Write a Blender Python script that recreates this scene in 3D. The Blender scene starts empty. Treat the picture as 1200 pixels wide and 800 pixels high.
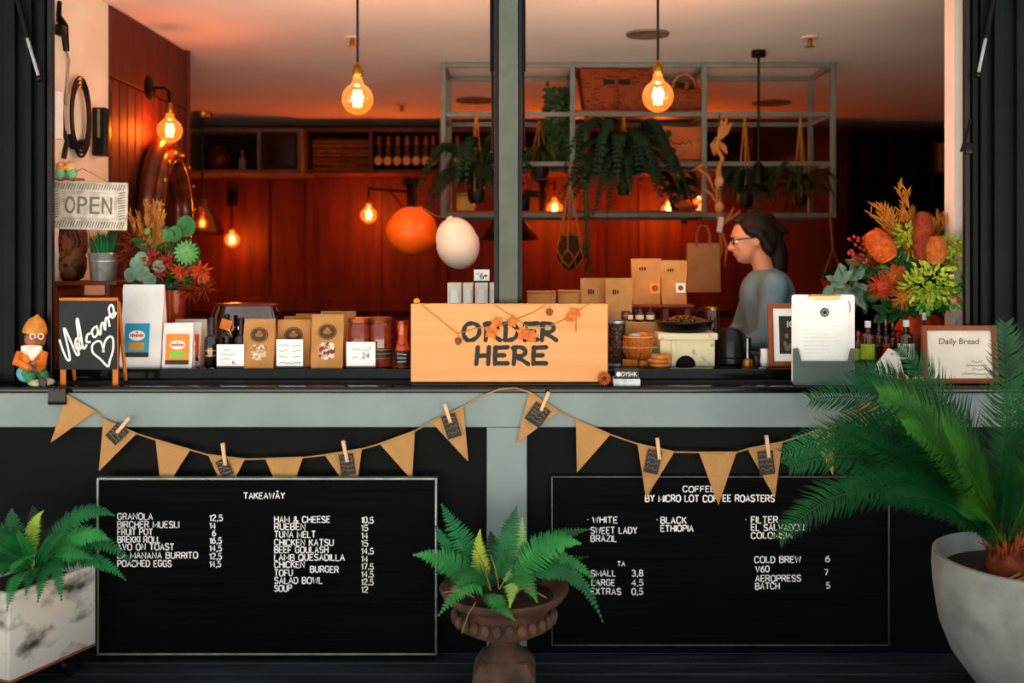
import bpy, bmesh, math, random
from mathutils import Vector, Matrix, Euler
C = bpy.context
SC = C.scene
COL = SC.collection
PI = math.pi

# ---------------------------------------------------------------- camera
F = 35 / 36 * 1200.0
CX, CY, CZ = 615.0, 300.0, 1.63
cam_d = bpy.data.cameras.new('camera')
cam = bpy.data.objects.new('camera', cam_d); COL.objects.link(cam)
cam_d.lens = 35; cam_d.sensor_width = 36; cam_d.sensor_fit = 'HORIZONTAL'
cam.location = (0, 0, CZ); cam.rotation_euler = (PI / 2, 0, 0)
cam_d.shift_x = -15 / 1200; cam_d.shift_y = -100 / 1200
cam_d.dof.use_dof = True; cam_d.dof.focus_distance = 4.08; cam_d.dof.aperture_fstop = 1.7
cam_d.clip_start = 0.05
SC.camera = cam
# ---------------------------------------------------------------- colour management, sky, sun
SC.view_settings.view_transform = 'Standard'; SC.view_settings.look = 'None'
SC.view_settings.gamma = 1; SC.view_settings.use_curve_mapping = False
SC.view_settings.exposure = 0.0
SKY = 1.0
SUN = 42.0
w = bpy.data.worlds.new('sky'); SC.world = w; w.use_nodes = True
bg = w.node_tree.nodes['Background']; bg.inputs[0].default_value = (0.93, 0.97, 1.0, 1); bg.inputs[1].default_value = SKY
sun_d = bpy.data.lights.new('sun', 'SUN'); sun_d.energy = SUN; sun_d.angle = math.radians(1.5); sun_d.color = (1.0, 0.96, 0.9)
sun = bpy.data.objects.new('sun', sun_d); COL.objects.link(sun)
sun.location = (0, 12, 12); sun.rotation_euler = (math.radians(-36), math.radians(8), 0)   # behind the building, lights the street only
BULB = dict(front=34, sconce=20, back=50)
AMBER = (1.0, 0.27, 0.045)

# ---------------------------------------------------------------- helpers
def at(px, py, Y): return Vector(((px - CX) * Y / F, Y, CZ - (py - CY) * Y / F))
def X(px, Y): return (px - CX) * Y / F
def Z(py, Y): return CZ - (py - CY) * Y / F
def S(n, Y): return n * Y / F
def lin(h):
    h = h.lstrip('#'); o = []
    for i in (0, 2, 4):
        c = int(h[i:i + 2], 16) / 255
        o.append(c / 12.92 if c <= .04045 else ((c + .055) / 1.055) ** 2.4)
    return (*o, 1)
MC = {}
def mat(name, col, col2=None, rough=.6, metal=0, kind='noise', scale=12, stretch=(1, 1, 1), bump=0., bscale=None,
        mix=(.35, .65), spec=.3, emit=None, estr=0, coat=0, sub=0, trans=0, detail=4):
    if name in MC: return MC[name]
    m = bpy.data.materials.new(name); m.use_nodes = True; MC[name] = m
    nt = m.node_tree; N = nt.nodes; L = nt.links; b = N['Principled BSDF']
    b.inputs['Roughness'].default_value = rough; b.inputs['Metallic'].default_value = metal
    b.inputs['Specular IOR Level'].default_value = spec; b.inputs['Coat Weight'].default_value = coat
    b.inputs['Transmission Weight'].default_value = trans
    c1 = lin(col); c2 = lin(col2) if col2 else tuple(min(1, v * .78) for v in c1[:3]) + (1,)
    tc = N.new('ShaderNodeTexCoord'); mp = N.new('ShaderNodeMapping'); L.new(tc.outputs['Object'], mp.inputs[0])
    mp.inputs['Scale'].default_value = stretch
    if kind == 'weave': mp.inputs['Rotation'].default_value = (PI / 2, 0, 0)
    if kind == 'noise':
        t = N.new('ShaderNodeTexNoise'); t.inputs['Scale'].default_value = scale; t.inputs['Detail'].default_value = detail; out = t.outputs['Fac']
    elif kind == 'voronoi':
        t = N.new('ShaderNodeTexVoronoi'); t.inputs['Scale'].default_value = scale; out = t.outputs['Color']
    elif kind == 'wave':
        t = N.new('ShaderNodeTexWave'); t.inputs['Scale'].default_value = scale; t.inputs['Distortion'].default_value = 6; t.inputs['Detail'].default_value = 3
        t.inputs['Detail Scale'].default_value = 1.5; out = t.outputs['Fac']
    elif kind == 'weave':
        t = N.new('ShaderNodeTexBrick'); t.inputs['Scale'].default_value = scale
        t.inputs['Color1'].default_value = (1, 1, 1, 1); t.inputs['Color2'].default_value = (.45, .45, .45, 1); t.inputs['Mortar'].default_value = (0, 0, 0, 1)
        t.inputs['Mortar Size'].default_value = .03; t.inputs['Brick Width'].default_value = .5; t.inputs['Row Height'].default_value = .15; out = t.outputs['Color']
    L.new(mp.outputs[0], t.inputs['Vector'])
    r = N.new('ShaderNodeValToRGB'); r.color_ramp.elements[0].position = mix[0]; r.color_ramp.elements[1].position = mix[1]
    r.color_ramp.elements[0].color = c1; r.color_ramp.elements[1].color = c2
    if kind == 'weave': r.color_ramp.elements[0].color = c2; r.color_ramp.elements[1].color = c1
    L.new(out, r.inputs[0]); L.new(r.outputs[0], b.inputs['Base Color'])
    if bump:
        bp = N.new('ShaderNodeBump'); bp.inputs['Strength'].default_value = bump; bp.inputs['Distance'].default_value = .01
        if bscale:
            t2 = N.new('ShaderNodeTexNoise'); t2.inputs['Scale'].default_value = bscale; L.new(mp.outputs[0], t2.inputs['Vector']); L.new(t2.outputs['Fac'], bp.inputs['Height'])
        else: L.new(out, bp.inputs['Height'])
        L.new(bp.outputs[0], b.inputs['Normal'])
    if emit: b.inputs['Emission Color'].default_value = (*emit, 1); b.inputs['Emission Strength'].default_value = estr
    return m
def glassy(name, tint, gloss=.12, emit=None, estr=0):
    if name in MC: return MC[name]
    m = bpy.data.materials.new(name); m.use_nodes = True; MC[name] = m
    nt = m.node_tree; N = nt.nodes; L = nt.links; N.remove(N['Principled BSDF'])
    tr = N.new('ShaderNodeBsdfTransparent'); tr.inputs[0].default_value = (*tint, 1)
    gl = N.new('ShaderNodeBsdfGlossy'); gl.inputs['Roughness'].default_value = .05; gl.inputs[0].default_value = (1, 1, 1, 1)
    lw = N.new('ShaderNodeLayerWeight'); lw.inputs[0].default_value = .25
    nz = N.new('ShaderNodeTexNoise'); nz.inputs['Scale'].default_value = 3
    mu = N.new('ShaderNodeMath'); mu.operation = 'MULTIPLY_ADD'; L.new(lw.outputs['Facing'], mu.inputs[0]); mu.inputs[1].default_value = .5; mu.inputs[2].default_value = gloss
    mx = N.new('ShaderNodeMixShader'); L.new(mu.outputs[0], mx.inputs[0]); L.new(tr.outputs[0], mx.inputs[1]); L.new(gl.outputs[0], mx.inputs[2])
    last = mx
    if emit:
        em = N.new('ShaderNodeEmission'); em.inputs[0].default_value = (*emit, 1); em.inputs[1].default_value = estr
        ad = N.new('ShaderNodeAddShader'); L.new(mx.outputs[0], ad.inputs[0]); L.new(em.outputs[0], ad.inputs[1]); last = ad
    L.new(last.outputs[0], N['Material Output'].inputs[0])
    return m
def emitter(name, col, s):
    if name in MC: return MC[name]
    m = bpy.data.materials.new(name); m.use_nodes = True; MC[name] = m
    N = m.node_tree.nodes; N.remove(N['Principled BSDF']); e = N.new('ShaderNodeEmission')
    e.inputs[0].default_value = (*col, 1); e.inputs[1].default_value = s
    m.node_tree.links.new(e.outputs[0], N['Material Output'].inputs[0]); return m

class MB:
    def __init__(s, M=None): s.bm = bmesh.new(); s.M = M or Matrix.Identity(4)
    def v(s, p): return s.bm.verts.new(s.M @ Vector(p))
    def f(s, vs):
        try: return s.bm.faces.new(vs)
        except ValueError: return None
    def face(s, pts): return s.f([s.v(p) for p in pts])
    def box(s, c, size, rot=None, bev=0, top=None):
        hx, hy, hz = size[0] / 2, size[1] / 2, size[2] / 2; c = Vector(c); R = Euler(rot).to_matrix() if rot else Matrix.Identity(3)
        t = top or (1, 1)
        P = [(-hx, -hy, -hz), (hx, -hy, -hz), (hx, hy, -hz), (-hx, hy, -hz), (-hx * t[0], -hy * t[1], hz), (hx * t[0], -hy * t[1], hz), (hx * t[0], hy * t[1], hz), (-hx * t[0], hy * t[1], hz)]
        V = [s.v(c + R @ Vector(p)) for p in P]
        fs = [s.f([V[i] for i in q]) for q in ((0, 3, 2, 1), (4, 5, 6, 7), (0, 1, 5, 4), (1, 2, 6, 5), (2, 3, 7, 6), (3, 0, 4, 7))]
        if bev:
            es = {e for f in fs for e in f.edges}
            bmesh.ops.bevel(s.bm, geom=list(es), offset=bev, segments=2, affect='EDGES', profile=.5)
        return s
    def tube(s, pts, r, seg=8, closed=False, flat=None):
        pts = [Vector(p) for p in pts]; n = len(pts); rs = r if isinstance(r, (list, tuple)) else [r] * n
        rings = []; prev = None
        for i, p in enumerate(pts):
            if closed: t = pts[(i + 1) % n] - pts[i - 1]
            else: t = pts[min(i + 1, n - 1)] - pts[max(i - 1, 0)]
            if t.length < 1e-9: t = Vector((0, 0, 1))
            t.normalize()
            if prev is None:
                a = Vector((0, 1, 0)) if abs(t.y) < .9 else Vector((1, 0, 0)); u = t.cross(a).normalized()
            else:
                u = prev - t * prev.dot(t)
                u = u.normalized() if u.length > 1e-6 else t.orthogonal().normalized()
            prev = u; vv = t.cross(u)
            ring = []
            for k in range(seg):
                o = u * math.cos(2 * PI * k / seg) * rs[i] + vv * math.sin(2 * PI * k / seg) * rs[i]
                if flat: o = Vector((o.x * flat[0], o.y * flat[1], o.z * flat[2]))
                ring.append(s.v(p + o))
            rings.append(ring)
        for i in range(n if closed else n - 1):
            a, b = rings[i], rings[(i + 1) % n]
            for k in range(seg): s.f([a[k], a[(k + 1) % seg], b[(k + 1) % seg], b[k]])
        if not closed: s.f(rings[0][::-1]); s.f(rings[-1])
        return s
    def lathe(s, prof, c=(0, 0, 0), seg=24, rot=None, sc=(1, 1)):
        c = Vector(c); R = Euler(rot).to_matrix() if rot else Matrix.Identity(3); rings = []
        for r, z in prof:
            if r < 1e-5: rings.append([s.v(c + R @ Vector((0, 0, z)))])
            else: rings.append([s.v(c + R @ Vector((r * sc[0] * math.cos(2 * PI * k / seg), r * sc[1] * math.sin(2 * PI * k / seg), z))) for k in range(seg)])
        for a, b in zip(rings, rings[1:]):
            for k in range(seg):
                k2 = (k + 1) % seg
                if len(a) == 1 and len(b) == 1: continue
                if len(a) == 1: s.f([a[0], b[k2], b[k]])
                elif len(b) == 1: s.f([a[k], a[k2], b[0]])
                else: s.f([a[k], a[k2], b[k2], b[k]])
        if len(rings[0]) > 1: s.f(rings[0][::-1])
        if len(rings[-1]) > 1: s.f(rings[-1])
        return s
    def sph(s, c, r, seg=14, ring=9, rot=None, jit=0, rnd=None):
        r = (r, r, r) if not isinstance(r, (tuple, list)) else r; c = Vector(c); R = Euler(rot).to_matrix() if rot else Matrix.Identity(3)
        rows = []
        for i in range(ring + 1):
            th = PI * i / ring
            n = 1 if i in (0, ring) else seg
            row = []
            for k in range(n):
                ph = 2 * PI * k / seg; j = 1 + (rnd.uniform(-jit, jit) if jit else 0)
                row.append(s.v(c + R @ Vector((r[0] * j * math.sin(th) * math.cos(ph), r[1] * j * math.sin(th) * math.sin(ph), r[2] * j * -math.cos(th)))))
            rows.append(row)
        for a, b in zip(rows, rows[1:]):
            for k in range(seg):
                k2 = (k + 1) % seg
                if len(a) == 1: s.f([a[0], b[k2], b[k]])
                elif len(b) == 1: s.f([a[k], a[k2], b[0]])
                else: s.f([a[k], a[k2], b[k2], b[k]])
        return s
    def prism(s, pts, y0, y1):
        """outline (x, z) extruded along y"""
        a = [s.v((x, y0, z)) for x, z in pts]; b = [s.v((x, y1, z)) for x, z in pts]; n = len(pts)
        s.f(a); s.f(b[::-1])
        for i in range(n): s.f([a[i], b[i], b[(i + 1) % n], a[(i + 1) % n]])
        return s
    def disc(s, c, r, y1=.002, seg=24, sq=1):
        return s.prism([(c[0] + r * math.cos(2 * PI * k / seg), c[2] + r * sq * math.sin(2 * PI * k / seg)) for k in range(seg)], c[1] - y1, c[1])
    def build(s, name, m, parent=None, loc=(0, 0, 0), smooth=True, ang=42, label=None):
        bmesh.ops.recalc_face_normals(s.bm, faces=s.bm.faces[:])
        me = bpy.data.meshes.new(name); s.bm.to_mesh(me); s.bm.free()
        if smooth:
            me.shade_smooth(); me.set_sharp_from_angle(angle=math.radians(ang))
        me.materials.append(m); o = bpy.data.objects.new(name, me); COL.objects.link(o); o.location = loc
        if parent: o.parent = parent
        if label: o['label'] = label
        return o
def thing(name, label, cat, loc=(0, 0, 0), rz=0, group=None):
    o = bpy.data.objects.new(name, None); COL.objects.link(o); o.empty_display_size = .05
    o.location = loc; o.rotation_euler = (0, 0, rz); o['label'] = label; o['category'] = cat
    if group: o['group'] = group
    return o
def tag(o, label, cat, group=None, kind=None):
    o['label'] = label; o['category'] = cat
    if group: o['group'] = group
    if kind: o['kind'] = kind
    return o
def struct(name, mb, m, smooth=False):
    o = mb.build(name, m, smooth=smooth); o['kind'] = 'structure'; return o
def dup(root, loc, rz=None, label=None, scale=None):
    r = root.copy(); COL.objects.link(r); r.location = loc
    if rz is not None: r.rotation_euler = (0, 0, rz)
    if label: r['label'] = label
    if scale: r.scale = scale if isinstance(scale, tuple) else (scale,) * 3
    for ch in list(root.children):
        c = ch.copy(); COL.objects.link(c); c.parent = r
        for g in list(ch.children):
            d = g.copy(); COL.objects.link(d); d.parent = c
    return r
def text_raw(txt, offset=0.):
    cu = bpy.data.curves.new('lettering', 'FONT'); cu.body = txt; cu.extrude = .02; cu.offset = offset; cu.resolution_u = 3
    o = bpy.data.objects.new('lettering', cu); COL.objects.link(o)
    me = bpy.data.meshes.new_from_object(o.evaluated_get(C.evaluated_depsgraph_get()))
    bpy.data.objects.remove(o); bpy.data.curves.remove(cu)
    return me
_m = text_raw('H'); CAP = max(v.co.y for v in _m.vertices) - min(v.co.y for v in _m.vertices); bpy.data.meshes.remove(_m)
def text(txt, x0, z0, x1, h, y, m, parent, name='lettering', offset=0., depth=.003, label=None, slant=0, centre=False):
    """upright lettering in the XZ plane facing -Y, base line z0, fitted between x0 and x1"""
    me = text_raw(txt, offset)
    xs = [v.co.x for v in me.vertices]; a, b = min(xs), max(xs)
    sx = (x1 - x0) / (b - a) if x1 is not None else h / CAP
    if x1 is None and centre: x0 -= (b - a) * sx / 2
    for v in me.vertices:
        vx, vy, vz = v.co
        v.co = (x0 + (vx - a) * sx + vy * slant * h / CAP, y - (vz + .02) / .04 * depth, z0 + vy * h / CAP)
    me.materials.append(m); me.name = name
    o = bpy.data.objects.new(name, me); COL.objects.link(o)
    if parent: o.parent = parent
    if label: o['label'] = label
    return o
GL = {'A': '00,26,40|0.8 2.2,3.2 2.2', 'B': '00,06,2.6 6,3.5 5.2,3.5 4,2.6 3.2,0 3.2|2.6 3.2,3.8 2.4,3.8 .8,2.8 0,00', 'C': '4 4.8,36,16,0 4.8,0 1.2,10,30,4 1.2', 'D': '00,06,2.4 6,3.8 4.6,3.8 1.4,2.4 0,00', 'E': '3.4 6,06,00,3.4 0|0 3.1,2.8 3.1',
      'F': '3.4 6,06,00|0 3.1,2.8 3.1', 'G': '4 4.8,36,16,0 4.8,0 1.2,10,30,4 1.2,4 2.8,2.4 2.8', 'H': '00,06|40,46|0 3.1,4 3.1', 'I': '00,06', 'J': '36,3 1.2,20,10,0 1.2', 'K': '00,06|3.6 6,0 2.6|1.3 3.8,3.8 0', 'L': '06,00,3.2 0', 'M': '00,06,2.4 1.5,4.8 6,4.8 0', 'N': '00,06,40,46',
      'O': '1.2 0,0 1.3,0 4.7,1.2 6,3.2 6,4.4 4.7,4.4 1.3,3.2 0,1.2 0', 'P': '00,06,2.8 6,3.7 5.2,3.7 3.6,2.8 2.8,0 2.8', 'Q': '1.2 0,0 1.3,0 4.7,1.2 6,3.2 6,4.4 4.7,4.4 1.3,3.2 0,1.2 0|2.6 1.6,4.4 -.2', 'R': '00,06,2.8 6,3.7 5.2,3.7 3.8,2.8 3,0 3|2.2 3,3.9 0',
      'S': '3.6 5,2.8 6,16,.1 5.1,.1 4,1 3.3,2.8 2.8,3.7 2,3.7 .9,2.8 0,.9 0,0 1', 'T': '26,20|06,46', 'U': '06,0 1.2,10,30,4 1.2,46', 'V': '06,20,46', 'W': '06,1.3 0,2.6 5,3.9 0,5.2 6', 'X': '00,46|06,40', 'Y': '06,23,20|23,46', 'Z': '06,46,00,40',
      '0': '1 0,0 1.3,0 4.7,1 6,2.6 6,3.6 4.7,3.6 1.3,2.6 0,1 0', '1': '0 4.6,1.3 6,1.3 0', '2': '.1 4.8,1 6,2.6 6,3.5 4.9,3.4 3.8,00,3.7 0', '3': '.1 5.2,1 6,2.6 6,3.4 5,2.6 3.3,1.4 3.2|2.6 3.3,3.7 2,3.4 .7,2.4 0,1 0,0 .9', '4': '2.8 0,2.8 6,0 1.8,3.8 1.8', '5': '3.4 6,.5 6,.2 3.3,2.4 3.7,3.6 2.6,3.5 1,2.4 0,1 0,0 .9',
      '6': '3 6,1 4.6,0 2.4,.2 .9,1.2 0,2.6 0,3.6 1,3.5 2.6,2.4 3.5,1 3.3,.1 2', '7': '06,3.6 6,1.4 0', '8': '1.8 3.2,.4 4,.4 5.2,1.2 6,2.5 6,3.3 5.2,3.3 4,1.8 3.2,.1 2.2,.1 .8,1 0,2.7 0,3.7 .8,3.7 2.2,1.8 3.2', '9': '.6 0,2.4 .8,3.6 3,3.5 5,2.5 6,1.1 6,.1 5,.1 3.6,1.1 2.8,2.6 2.9,3.5 3.8', ',': '.6 .7,.1 -1', '&': '4.4 0,.8 4.6,.9 5.6,1.7 6,2.6 5.4,2.4 4.2,.2 2,.2 .8,1.2 0,2.4 0,4.4 2.6', '\u00b7': '0 3.2,.6 3.2', '\u00c2': '00,26,40|.8 2.2,3.2 2.2|1 6.9,2 7.9,3 6.9'}
def glyph(ch):
    out = []
    for st in GL[ch].split('|'):
        P = []
        for q in st.split(','):
            if ' ' in q: a, b = q.split()
            else: a, b = q[0], q[1]
            P.append((float(a), float(b)))
        out.append(P)
    return out
def letters(txt, x0, z0, x1, h, y, m, parent, sw=.104, name='lettering', jit=0., rnd=None):
    """plastic letter-board capitals: strokes fitted between x0 and x1"""
    pos = 0; parts = []
    for ch in txt:
        if ch == ' ': pos += 3.4; continue
        g_ = glyph(ch); w_ = max(p[0] for s_ in g_ for p in s_); jz = rnd.uniform(-jit, jit) if rnd else 0
        parts += [[(a + pos, b + jz) for a, b in s_] for s_ in g_]; pos += w_ + 1.5
    pos -= 1.5; u_ = h / 6; ux = (x1 - x0) / max(pos, .5); mb = MB()
    for P in parts: mb.tube([(x0 + a * ux, y, z0 + b * u_) for a, b in P], h * sw, 6, flat=(1, .35, 1))
    return mb.build(name, m, parent)
def squig(mb, x0, x1, z, h, y, rnd, r=.0012):
    """an illegible handwritten word"""
    n = max(4, int((x1 - x0) / (h * .45))); pts = []
    for i in range(n): pts.append((x0 + (x1 - x0) * i / (n - 1), y, z + (rnd.uniform(.1, 1) if i % 2 else rnd.uniform(-.1, .3)) * h))
    mb.tube(pts, r, 4, flat=(1, .4, 1))
def bez(a, m, b, t):
    c = 2 * m - .5 * (a + b); return a * (1 - t) ** 2 + c * 2 * t * (1 - t) + b * t * t
def frond(mb, a, m, b, hw, n=18, facev=(0, -.7, .6), fat=.5, prof='fern', sweep=.25, rr=.003, droop=.1, rnd=None, vee=0.):
    a, m, b = Vector(a), Vector(m), Vector(b); pts = [bez(a, m, b, i / 14) for i in range(15)]
    L = sum((pts[i + 1] - pts[i]).length for i in range(14)); fv = Vector(facev)
    mb.tube(pts, [rr * (1 - .8 * i / 14) for i in range(15)], 5)
    t0 = .12 if prof == 'fern' else .1
    for i in range(n):
        t = t0 + (1 - t0) * (i + .5) / n; p = bez(a, m, b, t); tan = (bez(a, m, b, min(1, t + .02)) - bez(a, m, b, t - .02)).normalized()
        nr = fv - tan * fv.dot(tan)
        if nr.length < .05: nr = tan.orthogonal()
        nr.normalize(); side = tan.cross(nr).normalized()
        u = (t - t0) / (1 - t0)
        wv = hw * (min(1, .35 + 3 * u) * max(.08, (1 - u ** 2.2)) if prof == 'fern' else min(1, .45 + 2.2 * u) * max(.3, (1 - .75 * u ** 3)))
        bw = L * (1 - t0) / n * fat
        for sg in (-1, 1):
            j = rnd.uniform(.85, 1.12) if rnd else 1; sw = sweep + (rnd.uniform(-.1, .1) if rnd else 0)
            d = (side * sg * math.cos(sw) + tan * math.sin(sw) + nr * vee); d.normalize()
            l = wv * j
            if prof == 'fern': q = [p + tan * bw * .75, p + d * l * .25 + tan * bw, p + d * l * .7 + tan * bw * .8 - nr * droop * l * .4, p + d * l + tan * bw * .4 - nr * droop * l, p + d * l * .7 - tan * bw * .6 - nr * droop * l * .4, p + d * l * .25 - tan * bw, p - tan * bw * .75]
            else: q = [p - tan * bw * .5, p + d * l * .5 - tan * bw, p + d * l - nr * droop * l + tan * l * .12, p + d * l * .5 + tan * bw * .6, p + tan * bw * .5]
            mb.face(q)
def leaf(mb, p, d, up, l, wd, bend=.15):
    d = Vector(d).normalized(); up = Vector(up); s = d.cross(up)
    if s.length < .05: s = d.orthogonal()
    s.normalize(); nr = s.cross(d); p = Vector(p)
    a = p; b1 = p + d * l * .35 + s * wd * .5 + nr * bend * l * .2; b2 = p + d * l * .35 - s * wd * .5 + nr * bend * l * .2
    c1 = p + d * l * .75 + s * wd * .38; c2 = p + d * l * .75 - s * wd * .38; e = p + d * l - nr * bend * l; k = p + d * l * .45 - nr * .05 * l
    A, B1, B2, C1, C2, E, K = [mb.v(q) for q in (a, b1, b2, c1, c2, e, k)]
    mb.f([A, B1, K]); mb.f([A, K, B2]); mb.f([B1, C1, E, K]); mb.f([B2, K, E, C2])
def rdir(r, zmin=-1):
    while True:
        v = Vector((r.uniform(-1, 1), r.uniform(-1, 1), r.uniform(zmin, 1)))
        if .1 < v.length < 1: return v.normalized()

# ---------------------------------------------------------------- materials
paint = mat('sage_paint', '#808e8c', '#778583', rough=.5, scale=5, bump=.05, bscale=40)
black = mat('black_paint', '#070b0a', '#0a0f0e', rough=.5, scale=6, bump=.08, bscale=60, spec=.1)
panelm = mat('black_panel', '#060808', '#0b0e0e', rough=.6, scale=4, stretch=(1, 1, 6), bump=.12, spec=.09)
deckm = mat('deck_boards', '#171c21', '#283037', rough=.4, scale=5, stretch=(.6, 6, 1), bump=.1)
gloss = mat('gloss_black', '#080b09', '#0b0e0c', rough=.14, scale=5, spec=.3)
blackp = mat('black_plastic', '#0a0b0c', '#111213', rough=.35, scale=20)
blackm = mat('black_metal', '#0c0b0a', '#141210', rough=.35, metal=.6, scale=20)
greym = mat('sage_metal', '#6d746c', '#646b63', rough=.45, scale=8)
white = mat('white_paint', '#e6dccb', '#dccfba', rough=.7, scale=4)
ceilm = mat('ceiling_paint', '#dcd5cf', '#d3cbc4', rough=.85, scale=1.4)
woodred = mat('red_wood_panel', '#5a200e', '#360f06', rough=.6, scale=3.2, stretch=(5, 5, .5), bump=.03, mix=(.3, .72), spec=.3)
woodred2 = mat('red_wood_rail', '#73300f', '#521b0a', rough=.5, scale=3, stretch=(5, 5, .6))
darkwood = mat('dark_wood', '#1c0d08', '#120805', rough=.5, scale=3, stretch=(4, 4, .5))
shelfwood = mat('shelf_wood', '#8a3f1a', '#6b2b10', rough=.45, scale=4, stretch=(.6, 5, 5))
terracotta = mat('terracotta_wall', '#6e3826', '#65311f', rough=.8, scale=2)
pine = mat('pine_board', '#dc9d62', '#cf8b4f', rough=.5, scale=4, stretch=(.4, 3, 9), mix=(.25, .75))
orangewood = mat('orange_wood', '#c06a1c', '#a65613', rough=.5, scale=5, stretch=(4, 4, .6))
kraft = mat('kraft_paper', '#b98146', '#a8723a', rough=.75, scale=14, bump=.15, bscale=25)
kraft2 = mat('kraft_paper_light', '#c89a68', '#bd8d5a', rough=.8, scale=10, bump=.1, bscale=20)
whitepaper = mat('white_paper', '#f0eee9', '#e6e3dc', rough=.8, scale=6)
whitebag = mat('white_foil_bag', '#e4e0dc', '#d5d0cb', rough=.45, scale=8, bump=.25, bscale=14)
ink = mat('black_ink', '#16140f', '#201d18', rough=.7)
chalk = mat('white_chalk', '#f2f0ea', '#cfccc4', rough=.9, scale=80)
slate = mat('chalkboard', '#17191b', '#222426', rough=.7, scale=7)
burlap = mat('burlap', '#c4965f', '#a87541', rough=.95, kind='weave', scale=130, bump=.3)
twine = mat('jute_twine', '#bb8a52', '#9c6f3c', rough=.95, scale=200)
pegwood = mat('peg_wood', '#e2b990', '#d2a577', rough=.7, scale=40)
fern1 = mat('fern_green', '#0f6b32', '#07401c', rough=.5, scale=9, mix=(.3, .7), spec=.25)
fern2 = mat('fern_bright', '#2f8a3c', '#186a2c', rough=.45, scale=9)
fernl = mat('fern_pale', '#9dbf6a', '#7fae52', rough=.5, scale=9)
ferny = mat('fern_yellow', '#a8b93a', '#7f9a2c', rough=.5, scale=9)
cycm = mat('cycad_green', '#0a4a1e', '#052c12', rough=.5, scale=6, mix=(.3, .7), spec=.18)
cyc2 = mat('cycad_lime', '#356a16', '#1d5216', rough=.5, scale=6, spec=.2)
darkfern = mat('dark_fern', '#0f331a', '#071f0e', rough=.5, scale=7)
olive = mat('olive_leaf', '#4a5a28', '#333f1a', rough=.55, scale=9)
conc = mat('concrete', '#9b9e98', '#6f736f', rough=.8, scale=7, bump=.35, bscale=25, mix=(.3, .75), detail=8)
rust = mat('rusty_iron', '#6d4a37', '#3f332c', rough=.85, scale=11, bump=.5, mix=(.35, .62), detail=8)
soil = mat('soil', '#2b1c12', '#160e08', rough=.95, scale=40, bump=.8)
brass = mat('brass', '#b08030', '#8f6320', rough=.3, metal=.9)
steel = mat('galvanised_steel', '#a8b0ae', '#8d9694', rough=.35, metal=.7, scale=30)
wick = mat('wicker', '#9a4212', '#3f1405', rough=.65, kind='weave', scale=13, bump=.6, spec=.15)
wickorange = mat('orange_cane', '#d2782a', '#8f3c0c', rough=.55, kind='weave', scale=60, bump=.5)
dglass = mat('dark_bottle_glass', '#0b0705', '#120a06', rough=.08, spec=.7, coat=.5)
amberg = mat('amber_glass', '#4a1606', '#2c0c03', rough=.08, spec=.7, coat=.5)
rope = mat('rope_orange', '#b5742e', '#8f561d', rough=.9, scale=120)
# ================================================================ SETTING
FY = 4.07
random.seed(4)
# deck floor of boards, street beyond, inside floor
mb = MB()
y = 1.7
while y < 4.11:
    mb.box((0, y + .05, -.02), (9, .096, .04), bev=.004); y += .104
struct('floor', mb, deckm)
mb = MB()
for i in range(12):
    for j in range(6): mb.box((-11 + i * 2, -9.3 + j * 2, -.06), (1.985, 1.985, .05))
struct('floor_street', mb, mat('street_paving', '#cfc9be', '#bfb8ac', rough=.85, scale=3))
mb = MB(); mb.box((0, 7.1, -.05), (10.4, 5.9, .06)); struct('floor_inside', mb, mat('inside_floor', '#3a2a20', '#2a1d15', rough=.5, scale=4))
mb = MB(); mb.box((0, 7.2, 2.93 + .05), (10.6, 6.3, .1)); struct('ceiling', mb, ceilm)
# front wall: black base panels, wide piers, header; unseen parapet and roof added to shade the deck
mb = MB()
for pa, pb in ((-130, 571), (617, 1330)): mb.box(((X(pa, FY) + X(pb, FY)) / 2, FY + .07, .53), (S(pb - pa, FY), .1, 1.06))
mb.box((-4.0, FY + .1, 1.5), (3.2, .2, 3)); mb.box((3.9, FY + .1, 1.5), (3.0, .2, 3))
mb.box((0, FY + .14, 3.23), (12, .26, .74))
mb.box((0, 7.2, 3.3), (12, 6.3, .2))
struct('wall_front', mb, panelm)
# sage rail under the sill and the upright below it
mb = MB(); zt, zb = 1.098, Z(500, FY)
mb.box((-.1, FY + .045, (zt + zb) / 2), (5.2, .11, zt - zb), bev=.004)
mb.box((X(594, FY), FY + .045, zb / 2), (S(47, FY), .11, zb - .002), bev=.003)
struct('trim_1', mb, paint)
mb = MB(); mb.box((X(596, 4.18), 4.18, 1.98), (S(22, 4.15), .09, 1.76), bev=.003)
struct('trim_2', mb, mat('mullion_paint', '#50554b', '#484d43', rough=.5))
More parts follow.
